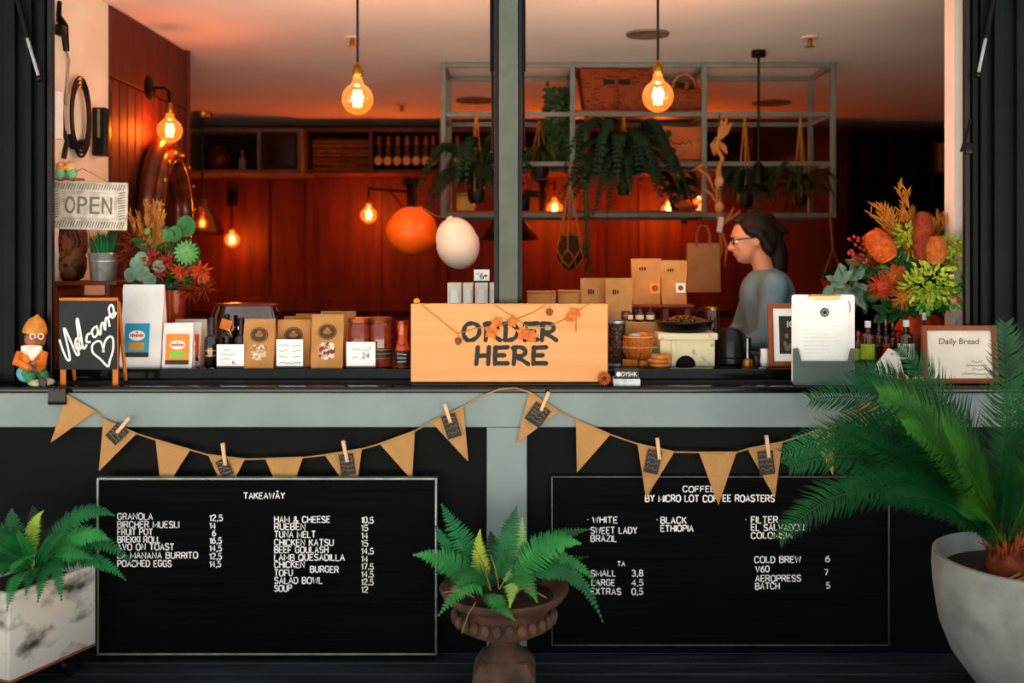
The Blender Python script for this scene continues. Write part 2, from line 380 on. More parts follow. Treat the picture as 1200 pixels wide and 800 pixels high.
# thin shadow gaps and mouldings of the black piers
def pier(px0, px1, grooves, name):
    mb = MB(); Y = 4.2; x0, x1 = X(px0, Y), X(px1, Y)
    mb.box(((x0 + x1) / 2, Y + .015, 1.99), (x1 - x0, .03, 1.78))
    for g in grooves: mb.box((X(g[0], Y), Y - .012, 2.0), (S(g[1], Y), .03, 1.8), bev=.004)
    struct(name, mb, black)
pier(-60, 56, ((-25, 20), (14, 14), (36, 8), (51, 8)), 'trim_3')
pier(1136, 1290, ((1140, 6), (1150, 8), (1168, 12), (1200, 24)), 'trim_4')
for i, (pa, pb) in enumerate(((56, 585), (607, 1137))):
    mb = MB(); Y = 4.19
    for p in (pa + 2, pb - 3): mb.box((X(p, Y), Y + (.012 if p in (pa + 2, 1134) and p not in (582, 609) else 0), 1.98), (S(6, Y), .03, 1.76), bev=.003)
    mb.box(((X(pa, Y) + X(pb, Y)) / 2, Y, 2.86), (S(pb - pa, Y), .06, .03)); mb.box(((X(pa, Y) + X(pb, Y)) / 2, Y, 1.102), (S(pb - pa, Y), .07, .008))
    struct('window_%d' % (i + 1), mb, blackp)
# left: white plastered wall, then tongue-and-groove panelling up to its end
WL = -2.154
mb = MB(); mb.box((WL - .1, 4.72, 1.465), (.2, .86, 2.93)); struct('wall_left', mb, white)
mb = MB(); mb.box((WL - .1, 5.733, 1.465), (.2, 1.166, 2.93))
n = 11
for i in range(n): mb.box((WL + .006, 5.15 + (i + .5) * 1.166 / n, 1.3), (.016, 1.166 / n - .012, 2.5), bev=.004)
mb.box((WL + .008, 5.733, 2.74), (.02, 1.166, .36), bev=.004); mb.box((WL + .004, 6.31, 1.465), (.05, .03, 2.93))
struct('trim_5', mb, woodred)
mb = MB(); mb.box((-5.2, 7.3, 1.465), (.2, 6, 2.93)); mb.box((-3.7, 6.2, 1.465), (2.9, .1, 2.93)); struct('wall_left_far', mb, darkwood)
# right: white reveal, room opening out behind it
mb = MB(); mb.box((X(1117, 4.36) + .06, 4.40, 1.465), (.12, .1, 2.93)); struct('wall_right', mb, mat('white_reveal', '#eedccd', '#e8d3c2', rough=.7, scale=3))
mb = MB(); mb.box((5.2, 7.3, 1.465), (.2, 6, 2.93)); mb.box((3.6, 4.5, 1.465), (3.2, .1, 2.93)); struct('wall_right_far', mb, terracotta)
# back wall: wood boards, then terracotta plaster
BY = 9.98
xa, xb = -5.1, X(882, BY)
mb = MB(); mb.box(((xa + xb) / 2, BY + .05, 1.465), (xb - xa, .1, 2.93))
for px in (312, 363, 444, 520, 609, 706, 752, 795): mb.box((X(px, BY), BY - .012, 1.2), (S(7, BY), .03, 2.4), bev=.004)
mb.box(((xa + xb) / 2, BY - .014, Z(357, BY)), (xb - xa, .034, S(16, BY)), bev=.004); mb.box(((xa + xb) / 2, BY - .014, Z(280, BY) - 1.5), (xb - xa, .03, .12))
struct('wall_back', mb, woodred)
mb = MB(); mb.box(((xb + 5.2) / 2, BY + .05, 1.465), (5.2 - xb, .1, 2.93)); struct('wall_back_plaster', mb, terracotta)

# ================================================================ COUNTER
t = thing('counter', 'long gloss black service counter with a raised step behind the sage rail', 'counter', (0, 4.3, 0))
LZ = 1.149
mb = MB(); mb.box((-.1, -.13, 1.085), (4.35, .23, .026), bev=.003); mb.build('counter_top', gloss, t)
mb = MB(); mb.box((-.12, .255, (1.05 + LZ) / 2), (3.95, .61, LZ - 1.05), bev=.004); mb.build('raised_step', gloss, t)
mb = MB(); mb.box((-.12, .26, .54), (3.9, .52, 1.0)); mb.build('cabinet_base', blackp, t)
# ================================================================ LETTER BOARDS
letterm = mat('white_letter', '#f2f1ee', '#e4e3df', rough=.5)
felt = mat('ribbed_felt', '#030404', '#060808', rough=.85, kind='wave', scale=26, stretch=(.01, .01, 1), bump=.3, spec=.08)
alu = mat('aluminium_edge', '#9aa398', '#7f887c', rough=.35, metal=.6, scale=20)
def board(name, label, px0, py0, px1, py1, Y, dep, fr, lines, fm):
    t = thing(name, label, 'menu board', (X((px0 + px1) / 2, Y), Y, Z(py1, Y)))
    o = t.location; x0, x1 = X(px0, Y) - o.x, X(px1, Y) - o.x; z0, z1 = 0, Z(py0, Y) - o.z
    mb = MB(); mb.box(((x0 + x1) / 2, dep / 2 + .004, z1 / 2), (x1 - x0 - fr, dep - .004, z1 - fr)); mb.build('felt_panel', felt, t)
    mb = MB()
    for xx in (x0 + fr / 2, x1 - fr / 2): mb.box((xx, dep / 2, z1 / 2), (fr, dep, z1), bev=.002)
    for zz in (fr / 2, z1 - fr / 2): mb.box((0, dep / 2, zz), (x1 - x0 - 2 * fr, dep, fr), bev=.002)
    mb.build('frame', fm, t)
    for txt, a, b, base, cap in lines:
        letters(txt, X(a + .6, Y) - o.x, Z(base - .8, Y) - o.z, X(b - .6, Y) - o.x, S(cap - 1.5, Y), .002, letterm, t, jit=.25, rnd=random.Random(len(txt) + a))
L1 = [('TAKEAW\u00c2Y', 285, 334, 585, 8.3)]
for n, b, y in (('GRANOLA', 179, 609.5), ('BIRCHER MUESLI', 210, 619), ('FRUIT POT', 179, 627.5), ('BREKKI ROLL', 188, 636.5), ('AVO ON TOAST', 204, 645), ('LA MANANA BURRITO', 232, 655), ('POACHED EGGS', 201, 664.5)):
    L1.append((n, 137, b, y, 8.6))
for n, b, y in (('12,5', 261, 611), ('14', 253, 620), ('6', 253, 628.5), ('16,5', 260, 637.5), ('14,5', 260, 646.5), ('12,5', 260, 656), ('14,5', 259, 665)):
    L1.append((n, 248 if n == '6' else 245, b, y, 8.2))
for n, b, y in (('HAM & CHEESE', 387, 613), ('RUEBEN', 358, 621.5), ('TUNA MELT', 370, 630.5), ('CHICKEN KATSU', 391, 640), ('BEEF GOULASH', 385, 648.5), ('LAMB QUESADILLA', 404, 657.5), ('CHICKEN', 357, 666), ('TOFU', 343, 675.5), ('SALAD BOWL', 378, 684.5), ('SOUP', 342, 693.5)):
    L1.append((n, 321, b, y, 8.6))
L1.append(('BURGER', 363, 397, 671.5, 8.6))
for i, n in enumerate(('10,5', '15', '14', '15', '14,5', '14', '17,5', '14,5', '12,5', '12')):
    L1.append((n, 423, 438 if ',' in n else 431.5, 613.5 + i * 9.05, 8.2))
L2 = [('COFFEE', 800, 838, 577, 8), ('BY MICRO LOT COFFEE ROASTERS', 756, 908, 588.5, 9), ('\u00b7', 688, 690, 613, 8), ('WHITE', 694, 724, 613.5, 8.5), ('SWEET LADY', 692, 747, 626, 8.8), ('BRAZIL', 692, 723, 635.5, 8.6),
      ('\u00b7', 769, 771, 613, 8), ('BLACK', 774, 805, 614, 8.8), ('ETHIOPIA', 774, 813, 623.5, 8.6), ('\u00b7', 873, 875, 613, 8), ('FILTER', 880, 912, 613.5, 9), ('EL SALVADOR', 880, 943, 622.5, 8.8), ('COLOMBIA', 880, 929, 631.5, 8.6),
      ('SMALL', 692, 722, 676, 8.4), ('TA', 723, 733, 664, 7), ('LARGE', 693, 721, 687, 8.4), ('EXTRAS', 692, 728, 697.5, 8.6), ('3,8', 740, 754, 676, 8.4), ('4,5', 740, 754, 687, 8.4), ('0,5', 740, 754, 697.5, 8.4),
      ('COLD BREW', 884, 939, 660, 8.6), ('V60', 885, 902, 671, 8.4), ('AEROPRESS', 885, 939, 682, 8.6), ('BATCH', 885, 914, 691, 8.6), ('6', 967, 973, 659, 8.2), ('7', 966, 971, 675, 8.2), ('5', 968, 973, 690, 8.2)]
board('letter_board', 'black felt letter board headed TAKEAWAY listing breakfasts and sandwiches', 113, 560, 512, 768, 4.0, .035, .008, L1, alu)
board('letter_board', 'black felt letter board listing coffees behind the palm', 646, 558, 1043, 757, 4.058, .011, .006, L2, mat('dark_edge', '#5d625e', '#4b504c', rough=.4, metal=.5))

# ================================================================ BUNTING
BYY = 4.046
SP = [(78, 463), (111, 482), (121, 491), (160, 508), (182, 515), (223, 527), (244, 533), (287, 538), (311, 537.5), (355, 536), (381, 533), (424, 526), (445, 520), (486, 505), (505, 494), (543, 477), (566, 463), (585, 456), (603, 454.5), (620, 459), (655, 482),
      (675, 492), (715, 509), (747, 520), (790, 529.5), (819, 530), (863, 530), (876, 526), (917, 518), (953, 506), (980, 494), (992, 485), (1003, 476), (1022, 471)]
t = thing('bunting', 'string of burlap triangle flags strung along the sage rail', 'bunting', at(600, 455, BYY))
o = t.location
mb = MB(); mb.tube([at(px, py, BYY) - o for px, py in SP], .0032, 6); mb.build('string', twine, t)
FL = [((78, 463), (111, 482), (59, 519)), ((121, 491), (160, 508), (116, 552)), ((182, 515), (223, 527), (190, 579)), ((244, 533), (287, 538), (266, 579)), ((311, 537.5), (355, 536), (336, 592)), ((381, 533), (424, 526), (416, 584)),
      ((445, 520), (486, 505), (483, 563)), ((505, 494), (543, 477), (549, 541)), ((620, 459), (655, 482), (605, 520)), ((675, 492), (715, 509), (676, 554)), ((747, 520), (790, 529.5), (757, 584)), ((819, 530), (863, 530), (842, 592)), ((876, 526), (917, 518), (908, 583)), ((950, 507), (978, 495), (976, 557))]
for k, (a, b, c) in enumerate(FL):
    A, B, D = [at(*p, BYY) - o for p in (a, b, c)]
    mb = MB(); n = 6; rows = []
    for i in range(n + 1):
        u = i / n; l = A.lerp(D, u * .985); r = B.lerp(D, u * .985); row = []
        for j in range(n + 1):
            p = l.lerp(r, j / n); p = p + Vector((0, .003 * math.sin(j * 1.3 + k + u * 3) * (1 - u * .3), 0)); row.append(p)
        rows.append(row)
    for s_, y_ in ((1, -.0012), (-1, .0012)):
        V = [[mb.v(p + Vector((0, y_, 0))) for p in row] for row in rows]
        for i in range(n):
            for j in range(n): mb.f([V[i][j], V[i][j + 1], V[i + 1][j + 1], V[i + 1][j]])
    mb.tube([A + Vector((0, -.001, 0)), B + Vector((0, -.001, 0))], .0042, 6)
    mb.build('flag', burlap, t)
mb = MB(); pts = [(992, 484), (1003, 474), (1014, 471), (1026, 472), (1030, 480), (1022, 490), (1027, 497), (1014, 496), (1004, 497), (1001, 488)]
c = at(1012, 484, BYY - .01) - o; Vs = [mb.v(at(*p, BYY) - o + Vector((0, -.006 * (i % 3), 0))) for i, p in enumerate(pts)]; m_ = mb.v(c - Vector((0, .02, 0)))
for i in range(len(Vs)): mb.f([m_, Vs[i], Vs[(i + 1) % len(Vs)]])
mb.build('flag', burlap, t, label='crumpled flag at the end')
mb = MB()
for xx in (958, 968, 978): mb.tube([at(xx - 4, 487, BYY) - o, at(xx, 500, BYY) - o, at(xx + 7, 508, BYY) - o], .002, 5)
mb.build('loose_thread', twine, t)
cardb = mat('dark_card', '#3a3632', '#2a2623', rough=.8, scale=30)
cardt = mat('card_print', '#8d7860', '#6f5c47', rough=.8)
OR = ['second', 'fourth', 'sixth', 'eighth', 'ninth', 'eleventh', 'thirteenth']
CD = [((137, 508), 17, 22, -45, (152, 489), (137, 507)), ((263, 548), 14, 21, 25, (261, 519), (264, 545)), ((407, 544), 17, 24, 8, (402, 516), (407, 541)), ((529, 499), 17, 28, 18, (521, 473), (528, 495)),
      ((630, 486), 21, 24, -35, (643, 459), (634, 481)), ((765, 541), 17, 27, -12, (770, 513), (773, 538)), ((898, 542), 18, 28, 6, (898, 510), (901, 536))]
for k, (c, cw, ch, rot, p1, p2) in enumerate(CD):
    Y = BYY - .01; L = at(*c, Y)
    M = Matrix.Rotation(math.radians(-rot), 4, 'Y')
    r = random.Random(k); hw, hh = S(cw, Y) / 2, S(ch, Y) / 2
    tt = thing('card', 'small dark printed card on the %s bunting flag from the left' % OR[k], 'card', L, group='cards pegged to the bunting')
    mb = MB(M); mb.prism([(-hw, -hh), (hw, -hh), (hw, hh), (-hw, hh)], -.0012, .0012); mb.build('card_sheet', cardb, tt)
    mb = MB(M)
    for q in range(4):
        for z in (.72 - q * .42,): squig(mb, -hw * .8, hw * .8, z * hh - hh * .1, hh * .3, -.0018, r, .0016)
    mb.build('print', cardt, tt)
    A, B = at(*p1, Y - .008), at(*p2, Y - .008); d = (B - A)
    tp = thing('clothes_peg', 'wooden clothes peg pinching the card on the %s bunting flag' % OR[k], 'clothes peg', A, group='pegs on the bunting')
    ang = math.atan2(d.x, -d.z); M = Matrix.Rotation(-ang, 4, 'Y'); ln = d.length
    for yy, nm in ((-.004, 'jaw'), (.0035, 'jaw')):
        mb = MB(M); mb.box((0, yy, -ln / 2), (.0135, .005, ln), rot=(.04 if yy < 0 else -.04, 0, 0), bev=.0012); mb.build(nm, pegwood, tp)
    mb = MB(M); mb.tube([(-.008, 0, -ln * .45), (.008, 0, -ln * .45)], .0035, 8); mb.build('spring', steel, tp)
# binder clip at the left end of the string
L = at(68, 455, 4.045); tb = thing('binder_clip', 'black binder clip on the rail at the left end of the bunting', 'clip', L)
mb = MB(); hw = S(10, 4.05); h = S(16, 4.05)
mb.prism([(-hw, 0), (hw, 0), (hw * 1.02, -h), (-hw * 1.02, -h)], -.012, .006); mb.tube([(-hw * 1.02, -.003, -h), (hw * 1.02, -.003, -h)], .011, 8); mb.build('clip_body', blackp, tb)
mb = MB(); mb.tube([(-.012, -.012, -.01), (-.009, -.016, .03), (.009, -.016, .03), (.012, -.012, -.01)], .002, 6); mb.build('wire_handle', blackm, tb)

# ================================================================ PLANTERS IN FRONT
# --- cast urn with sword fern
UY = 3.7; L = Vector((X(591, UY), UY, 0)); t = thing('potted_fern', 'rusty cast iron pedestal urn of sword fern before the sage upright', 'potted fern', L)
px = lambda n: S(n, UY); zz = lambda p: Z(p, UY)
mb = MB(); mb.lathe([(px(16), zz(747)), (px(19), zz(743)), (px(16), zz(752)), (px(20), zz(758)), (px(23), zz(762)), (px(28), zz(766)), (px(28), zz(769))], seg=32)
mb.lathe([(px(20), zz(746)), (px(40), zz(738)), (px(55), zz(730)), (px(58), zz(722)), (px(52), zz(713)), (px(47), zz(709)), (px(56), zz(704)), (px(70), zz(698)), (px(75), zz(690)), (px(76), zz(687)), (px(72), zz(688)), (px(60), zz(696)), (px(50), zz(700))], seg=40)
for i in range(26):
    a = 2 * PI * i / 26; mb.sph((px(57) * math.cos(a), px(57) * math.sin(a), zz(720)), (px(6), px(6), px(8)), 8, 6)
mb.build('bowl', rust, t)
mb = MB(); mb.box((0, 0, zz(776)), (px(72), px(72), px(18)), top=(.72, .72), bev=.003); mb.box((0, 0, zz(785) / 2 + .0005), (px(73), px(73), zz(785)), bev=.006); mb.build('pedestal', rust, t)
mb = MB(); mb.lathe([(0, zz(692)), (px(40), zz(694)), (px(58), zz(697))], seg=24); mb.build('soil', soil, t)
def fr(parent, L, specs, m0, hwd, Y, prof='fern', n=18, seed=1, M=None, **kw):
    r = random.Random(seed)
    for q in specs:
        a, m, b, dy, hwp = q[:5]; mm = q[5] if len(q) > 5 else m0; fv = q[6] if len(q) > 6 else (0, -.75, .6)
        A = at(*a, Y) - L; Mi = at(*m, Y + dy * .45) - L; B = at(*b, Y + dy) - L
        mb = MB(M); frond(mb, A, Mi, B, S(hwp * (1.12 if prof == 'fern' else 1.35), Y), n=n, facev=fv, prof=prof, rnd=r, **kw)
        mb.build('frond', mm, parent, smooth=False)
fr(t, L, [((572, 692), (546, 642), (517, 590), .12, 20), ((583, 690), (592, 640), (606, 592), .1, 17), ((585, 690), (605, 650), (612, 606), .12, 13, fernl), ((595, 690), (632, 640), (692, 620), .1, 16), ((598, 692), (635, 642), (681, 637), -.05, 22, fern2),
          ((598, 692), (660, 668), (707, 730), -.1, 13), ((600, 694), (655, 655), (703, 690), .1, 12, fern2), ((572, 695), (530, 660), (484, 650), -.05, 18, fern2), ((570, 695), (552, 682), (513, 722), -.3, 17, fern2), ((588, 695), (608, 678), (630, 706), -.32, 16, fern2),
          ((582, 696), (578, 700), (604, 727), -.38, 14, fern2), ((575, 692), (562, 655), (563, 620), .0, 11, ferny), ((560, 692), (530, 650), (510, 615), .1, 13), ((588, 694), (560, 672), (535, 690), -.2, 14), ((590, 690), (612, 668), (640, 690), .15, 15, darkfern),
          ((590, 690), (580, 650), (575, 622), .15, 15, darkfern), ((600, 690), (640, 664), (690, 652), .15, 13, darkfern), ((575, 692), (545, 668), (508, 672), .1, 15), ((592, 696), (600, 684), (597, 712), -.35, 13, fernl)], fern1, .1, UY, seed=3, n=30, fat=.5, droop=.22, sweep=.22)
mb = MB()
for a, b in (((556, 700), (520, 694)), ((558, 705), (541, 742)), ((575, 690), (556, 640)), ((585, 690), (575, 650)), ((600, 690), (640, 700))): mb.tube([at(*a, UY - .2) - L, at((a[0] + b[0]) / 2, (a[1] + b[1]) / 2 - 6, UY - .25) - L, at(*b, UY - .25) - L], .002, 5)
mb.build('runner', mat('brown_stem', '#9a6a38', '#7a4d25', rough=.8), t)
# --- white-washed box on castors
BX = Vector((-1.842, 3.56, 0)); u = Vector((.40, .91, 0)).normalized(); v_ = Vector((-u.y, u.x, 0)); wd, dp, z0, z1 = .385, .33, .108, .42
cen = BX + u * wd / 2 + v_ * dp / 2; ang = math.atan2(u.y, u.x)
t = thing('potted_fern', 'sword fern in a whitewashed timber box on castors at left edge', 'potted fern', (cen.x, cen.y, 0), ang)
wash = mat('whitewashed_wood', '#d6d1c4', '#3d3a33', rough=.8, scale=6, stretch=(1, 1, 1.5), bump=.3, mix=(.5, .66), detail=8)
bh = z1 - z0
mb = MB(); th = .02
for sx in (-1, 1): mb.box((sx * (wd / 2 - th / 2), 0, z0 + bh / 2), (th, dp - 2 * th, bh), bev=.003)
for sy in (-1, 1): mb.box((0, sy * (dp / 2 - th / 2), z0 + bh / 2), (wd, th, bh), bev=.003)
mb.box((0, 0, z0 + .02), (wd - 2 * th, dp - 2 * th, .02)); mb.build('box_side', wash, t)
mb = MB(); mb.box((0, 0, z0 - .002), (wd + .004, dp + .004, .012), bev=.003); mb.build('base_board', mat('bare_wood', '#9a5630', '#7a3f20', rough=.7, scale=8, stretch=(1, 1, 6)), t)
mb = MB(); mb.box((0, 0, z1 - .05), (wd - 2 * th, dp - 2 * th, .02)); mb.build('soil', soil, t)
for sx in (-1, 1):
    for sy in (-1, 1):
        mb = MB(); mb.lathe([(.012, -.014), (.038, -.012), (.04, 0), (.038, .012), (.012, .014)], (sx * (wd / 2 - .06), sy * (dp / 2 - .06), .04), 16, rot=(PI / 2, 0, 0)); mb.box((sx * (wd / 2 - .06), sy * (dp / 2 - .06), .075), (.03, .034, .05)); mb.build('castor', blackp, t)
L = Vector((0, 0, 0)); MBM = Matrix.Rotation(-ang, 4, 'Z') @ Matrix.Translation(-t.location)
fr(t, L, [((45, 672), (85, 608), (134, 604), .0, 17), ((48, 672), (95, 632), (157, 661), -.1, 17), ((48, 672), (85, 632), (128, 632), -.1, 20, fern2), ((40, 670), (36, 625), (51, 598), .05, 11, ferny), ((35, 670), (16, 625), (14, 596), .05, 15), ((45, 675), (62, 662), (72, 704), -.28, 13),
           ((35, 675), (20, 675), (8, 716), -.3, 13, fern2), ((30, 672), (10, 640), (-30, 640), -.1, 17), ((42, 670), (40, 620), (38, 592), .15, 13, darkfern), ((45, 672), (95, 652), (148, 680), -.15, 14), ((46, 670), (75, 615), (120, 598), .12, 14, darkfern), ((30, 675), (0, 660), (-35, 690), -.1, 15),
           ((40, 675), (36, 670), (30, 698), -.3, 12), ((45, 672), (70, 650), (108, 655), -.18, 15, fern2), ((38, 670), (28, 640), (22, 620), -.1, 12, fern2), ((35, 672), (10, 650), (2, 612), .0, 15), ((42, 672), (60, 630), (92, 600), .05, 17, darkfern), ((44, 674), (80, 650), (120, 668), -.2, 14), ((38, 674), (26, 655), (12, 672), -.28, 14, fern2), ((40, 672), (55, 640), (78, 625), -.15, 15), ((36, 670), (20, 635), (-5, 620), -.12, 16), ((42, 676), (50, 668), (44, 706), -.3, 13)], fern1, .1, 3.75, seed=5, n=30, fat=.5, droop=.22, sweep=.22, M=MBM)
# --- concrete bowl with cycad
PY = 3.55; L = Vector((X(1212, PY), PY, 0)); t = thing('potted_palm', 'sago palm in a round grey concrete bowl at the right edge', 'potted palm', L)
zz = lambda p: Z(p, PY); px = lambda n: S(n, PY); ph = zz(652)
prof = [(px(28), .001), (px(45), .012), (px(66), zz(802)), (px(91), zz(768)), (px(104), zz(735)), (px(110.5), zz(692)), (px(112), zz(668)), (px(111), ph), (px(107), ph + .003), (px(103), ph - .01), (px(100), ph - .07), (px(70), ph - .09)]
mb = MB(); mb.lathe(prof, seg=56); mb.build('pot_body', conc, t)
mb = MB(); mb.lathe([(0, ph - .05), (px(50), ph - .055), (px(101), ph - .066)], seg=30); mb.build('soil', soil, t)
PL = t.location.copy(); CL = Vector((X(1180, PY), PY, ph - .06))
mb = MB(Matrix.Translation(CL - PL)); r = random.Random(2)
for i in range(70):
    a = r.uniform(0, 2 * PI); q = r.uniform(.01, .05); mb.tube([(q * math.cos(a), q * math.sin(a), 0), (q * 1.3 * math.cos(a), q * 1.3 * math.sin(a), r.uniform(.05, .12)), (q * 2.2 * math.cos(a), q * 2.2 * math.sin(a), r.uniform(.1, .18))], [.007, .005, .001], 5)
mb.sph((0, 0, .03), (.07, .07, .06), 14, 8); mb.build('crown_scales', mat('rust_scales', '#a04a1e', '#5e2a12', rough=.8, scale=30), t)
SPX = [((1165, 640), (1035, 572), (912, 632), -.25, 30), ((1165, 638), (1050, 545), (925, 548), -.1, 34), ((1168, 636), (1060, 520), (917, 532), .1, 36, fern1), ((1168, 634), (1080, 495), (950, 468), .2, 42), ((1170, 632), (1090, 490), (1003, 432), .25, 38), ((1172, 632), (1122, 505), (1054, 407), -.05, 36),
       ((1178, 630), (1180, 500), (1178, 378), -.05, 36), ((1182, 632), (1215, 510), (1212, 388), .1, 36), ((1172, 632), (1110, 520), (1030, 462), -.2, 42, cyc2), ((1176, 632), (1140, 560), (1105, 500), -.35, 40, cyc2), ((1186, 636), (1260, 540), (1330, 520), -.1, 40), ((1186, 634), (1250, 500), (1300, 420), .1, 40),
       ((1180, 638), (1200, 590), (1220, 560), -.5, 40, cyc2), ((1170, 640), (1110, 590), (1040, 585), -.4, 30), ((1165, 640), (1090, 560), (985, 500), -.1, 36), ((1178, 640), (1150, 600), (1130, 605), -.5, 26, cyc2), ((1188, 640), (1250, 600), (1330, 640), -.3, 34), ((1180, 632), (1186, 540), (1180, 450), -.2, 34), ((1168, 634), (1075, 510), (960, 520), .0, 34), ((1172, 634), (1100, 500), (1000, 450), -.1, 40), ((1174, 632), (1120, 540), (1060, 500), -.3, 40, cyc2), ((1184, 634), (1225, 540), (1265, 470), -.3, 40), ((1180, 636), (1175, 570), (1180, 500), -.45, 38), ((1168, 640), (1090, 575), (990, 575), -.3, 32)]
fr(t, PL, SPX, cycm, .1, PY, prof='cycad', n=78, seed=7, fat=.55, sweep=.6, droop=.1, rr=.006, vee=.2)
dry = mat('dry_brown', '#b8793a', '#8e5726', rough=.9); L = PL
for i in range(5):
    q = r.uniform(1120, 1195); mb = MB(); mb.tube([at(q, 684 - r.uniform(0, 6), PY - .1) - L, at(q + 10, 678, PY - .11) - L, at(q + 22, 672, PY - .09) - L], .004, 5)
    mb.build('dry_leaf_base', dry, t)
# ================================================================ ON THE COUNTER
LZ += .0005
def bagmesh(mb, w, h, d, rnd, top=.12, fold=.0, wt=1.0):
    """gusseted pouch: flat bottom, front leaning back to a closed top edge (front at y=-d/2 below)"""
    rows = []
    for u in (0, .06, .3, .55, .8, .95, 1.0):
        dd = d * (1 - u * (1 - top)); ww = w * (1 + (wt - 1) * u) * (.97 if u == 0 else 1); g = .22 * dd if 0 < u < .97 else .05 * dd
        yb = d / 2 - dd * .5 * (1 - u) - d * .35 * u
        f_ = -d / 2 + u * (d * .5 - d * top / 2); b_ = f_ + dd
        j = lambda a: rnd.uniform(-a, a)
        rows.append([mb.v((-ww / 2 + j(.002), f_, h * u)), mb.v((-ww * .2, f_ + j(.0015), h * u)), mb.v((ww * .2, f_ + j(.0015), h * u)), mb.v((ww / 2 + j(.002), f_, h * u)),
                     mb.v((ww / 2 - g * .6, (f_ + b_) / 2, h * u)), mb.v((ww / 2, b_, h * u)), mb.v((-ww / 2, b_, h * u)), mb.v((-ww / 2 + g * .6, (f_ + b_) / 2, h * u))])
    for a, b in zip(rows, rows[1:]):
        for k in range(8): mb.f([a[k], a[(k + 1) % 8], b[(k + 1) % 8], b[k]])
    mb.f(rows[0][::-1]); mb.f(rows[-1])
    ty = -d / 2 + (d * .5 - d * top / 2)
    if fold: mb.box((0, ty + d * top / 2, h + fold / 2 - .002), (w * wt * .995, d * top + .003, fold), bev=.001)
def tiltM(d, h, top): return Matrix.Translation((0, -d / 2, 0)) @ Matrix.Rotation(-math.atan2(d * .5 - d * top / 2, h), 4, 'X')
def rrect(w, h, r, cx=0, cz=0, n=4):
    o = []
    for sx, sz, a0 in ((1, -1, -PI / 2), (1, 1, 0), (-1, 1, PI / 2), (-1, -1, PI)):
        for k in range(n + 1):
            a = a0 + PI / 2 * k / n; o.append((cx + sx * (w / 2 - r) + r * math.cos(a), cz + sz * (h / 2 - r) + r * math.sin(a)))
    return o
def ell(w, h, cx=0, cz=0, n=24): return [(cx + w / 2 * math.cos(2 * PI * k / n), cz + h / 2 * math.sin(2 * PI * k / n)) for k in range(n)]
RB = random.Random(11)

# --- big white coffee bag
def label_bag(nm, lab, px0, px1, py0, Y, d, stripes, oval_c, patch, rz=0, base=None):
    w_ = S(px1 - px0, Y); h_ = Z(py0, Y) - LZ; t = thing(nm, lab, 'coffee bag', (X((px0 + px1) / 2, Y), Y, LZ), rz)
    mb = MB(); bagmesh(mb, w_, h_, d, RB, .1, .012); mb.build('pouch', whitebag, t)
    M = tiltM(d, h_, .1)
    lx, lz, lw, lh, col = stripes
    mb = MB(M); mb.prism(rrect(w_ * lw, h_ * lh, .002, w_ * lx, h_ * lz), -.003, -.0005); mb.build('label', col, t)
    mb = MB(M); mb.prism(ell(w_ * lw * .66, h_ * lh * .3, w_ * lx, h_ * (lz + lh * .14)), -.004, -.002); ov = mb.build('emblem', whitepaper, t)
    mb = MB(M); n = 7
    for k in range(n): mb.prism(ell(w_ * lw * .07, h_ * lh * (.12 if k % 2 else .08), w_ * lx + w_ * lw * .08 * (k - 3), h_ * (lz + lh * .14)), -.0048, -.0038)
    mb.prism(ell(w_ * lw * .1, h_ * lh * .05, w_ * lx, h_ * (lz + lh * .235)), -.0048, -.0038)
    mb.build('emblem_mark', oval_c, t)
    mb = MB(M); mb.prism(rrect(w_ * lw * .62, h_ * lh * .22, .001, w_ * lx, h_ * (lz - lh * .18)), -.004, -.002); mb.build('patch', patch, t)
    mb = MB(M); mb.prism(rrect(w_ * lw, h_ * lh * .14, .001, w_ * lx, h_ * (lz - lh * .43)), -.004, -.002); mb.build('label_foot', mat('label_brown', '#3a2b1c', '#2f2115', rough=.5), t)
    return t
redm = mat('emblem_red', '#d9472e', '#c23b25', rough=.6)
bluel = mat('label_blue', '#2f93b4', '#2685a8', rough=.5)
orl = mat('label_orange', '#f08a2a', '#e67d1e', rough=.5)
label_bag('coffee_bag', 'large white coffee bag with a blue label', 145, 193, 336, 4.34, .1, (-.1, .34, .6, .42, bluel), redm, mat('label_ochre', '#c98a2a', '#b97a1f', rough=.5))
label_bag('coffee_bag', 'small white coffee bag with an orange label at the front', 192, 227, 381, 4.31, .05, (.0, .44, .78, .72, orl), redm, mat('label_green', '#7cbf4a', '#6db03e', rough=.5))
label_bag('coffee_bag', 'small white coffee bag half hidden behind the orange labelled one', 203, 236, 380, 4.40, .045, (.1, .44, .7, .66, mat('label_redorange', '#e2572a', '#d24b20', rough=.5)), redm, whitepaper)
t = thing('coffee_bag', 'plain cream coffee bag at the back of the small bags', 'coffee bag', (X(224, 4.47), 4.47, LZ))
mb = MB(); bagmesh(mb, S(37, 4.47), Z(376, 4.47) - LZ, .045, RB, .1, .01); mb.build('pouch', mat('cream_bag', '#d8d0b8', '#cbc2a8', rough=.6, scale=9), t)
mb = MB(tiltM(.045, Z(376, 4.47) - LZ, .1)); mb.prism(rrect(S(26, 4.47), S(20, 4.47), .002, 0, S(26, 4.47)), -.003, -.001); mb.build('label', whitepaper, t)

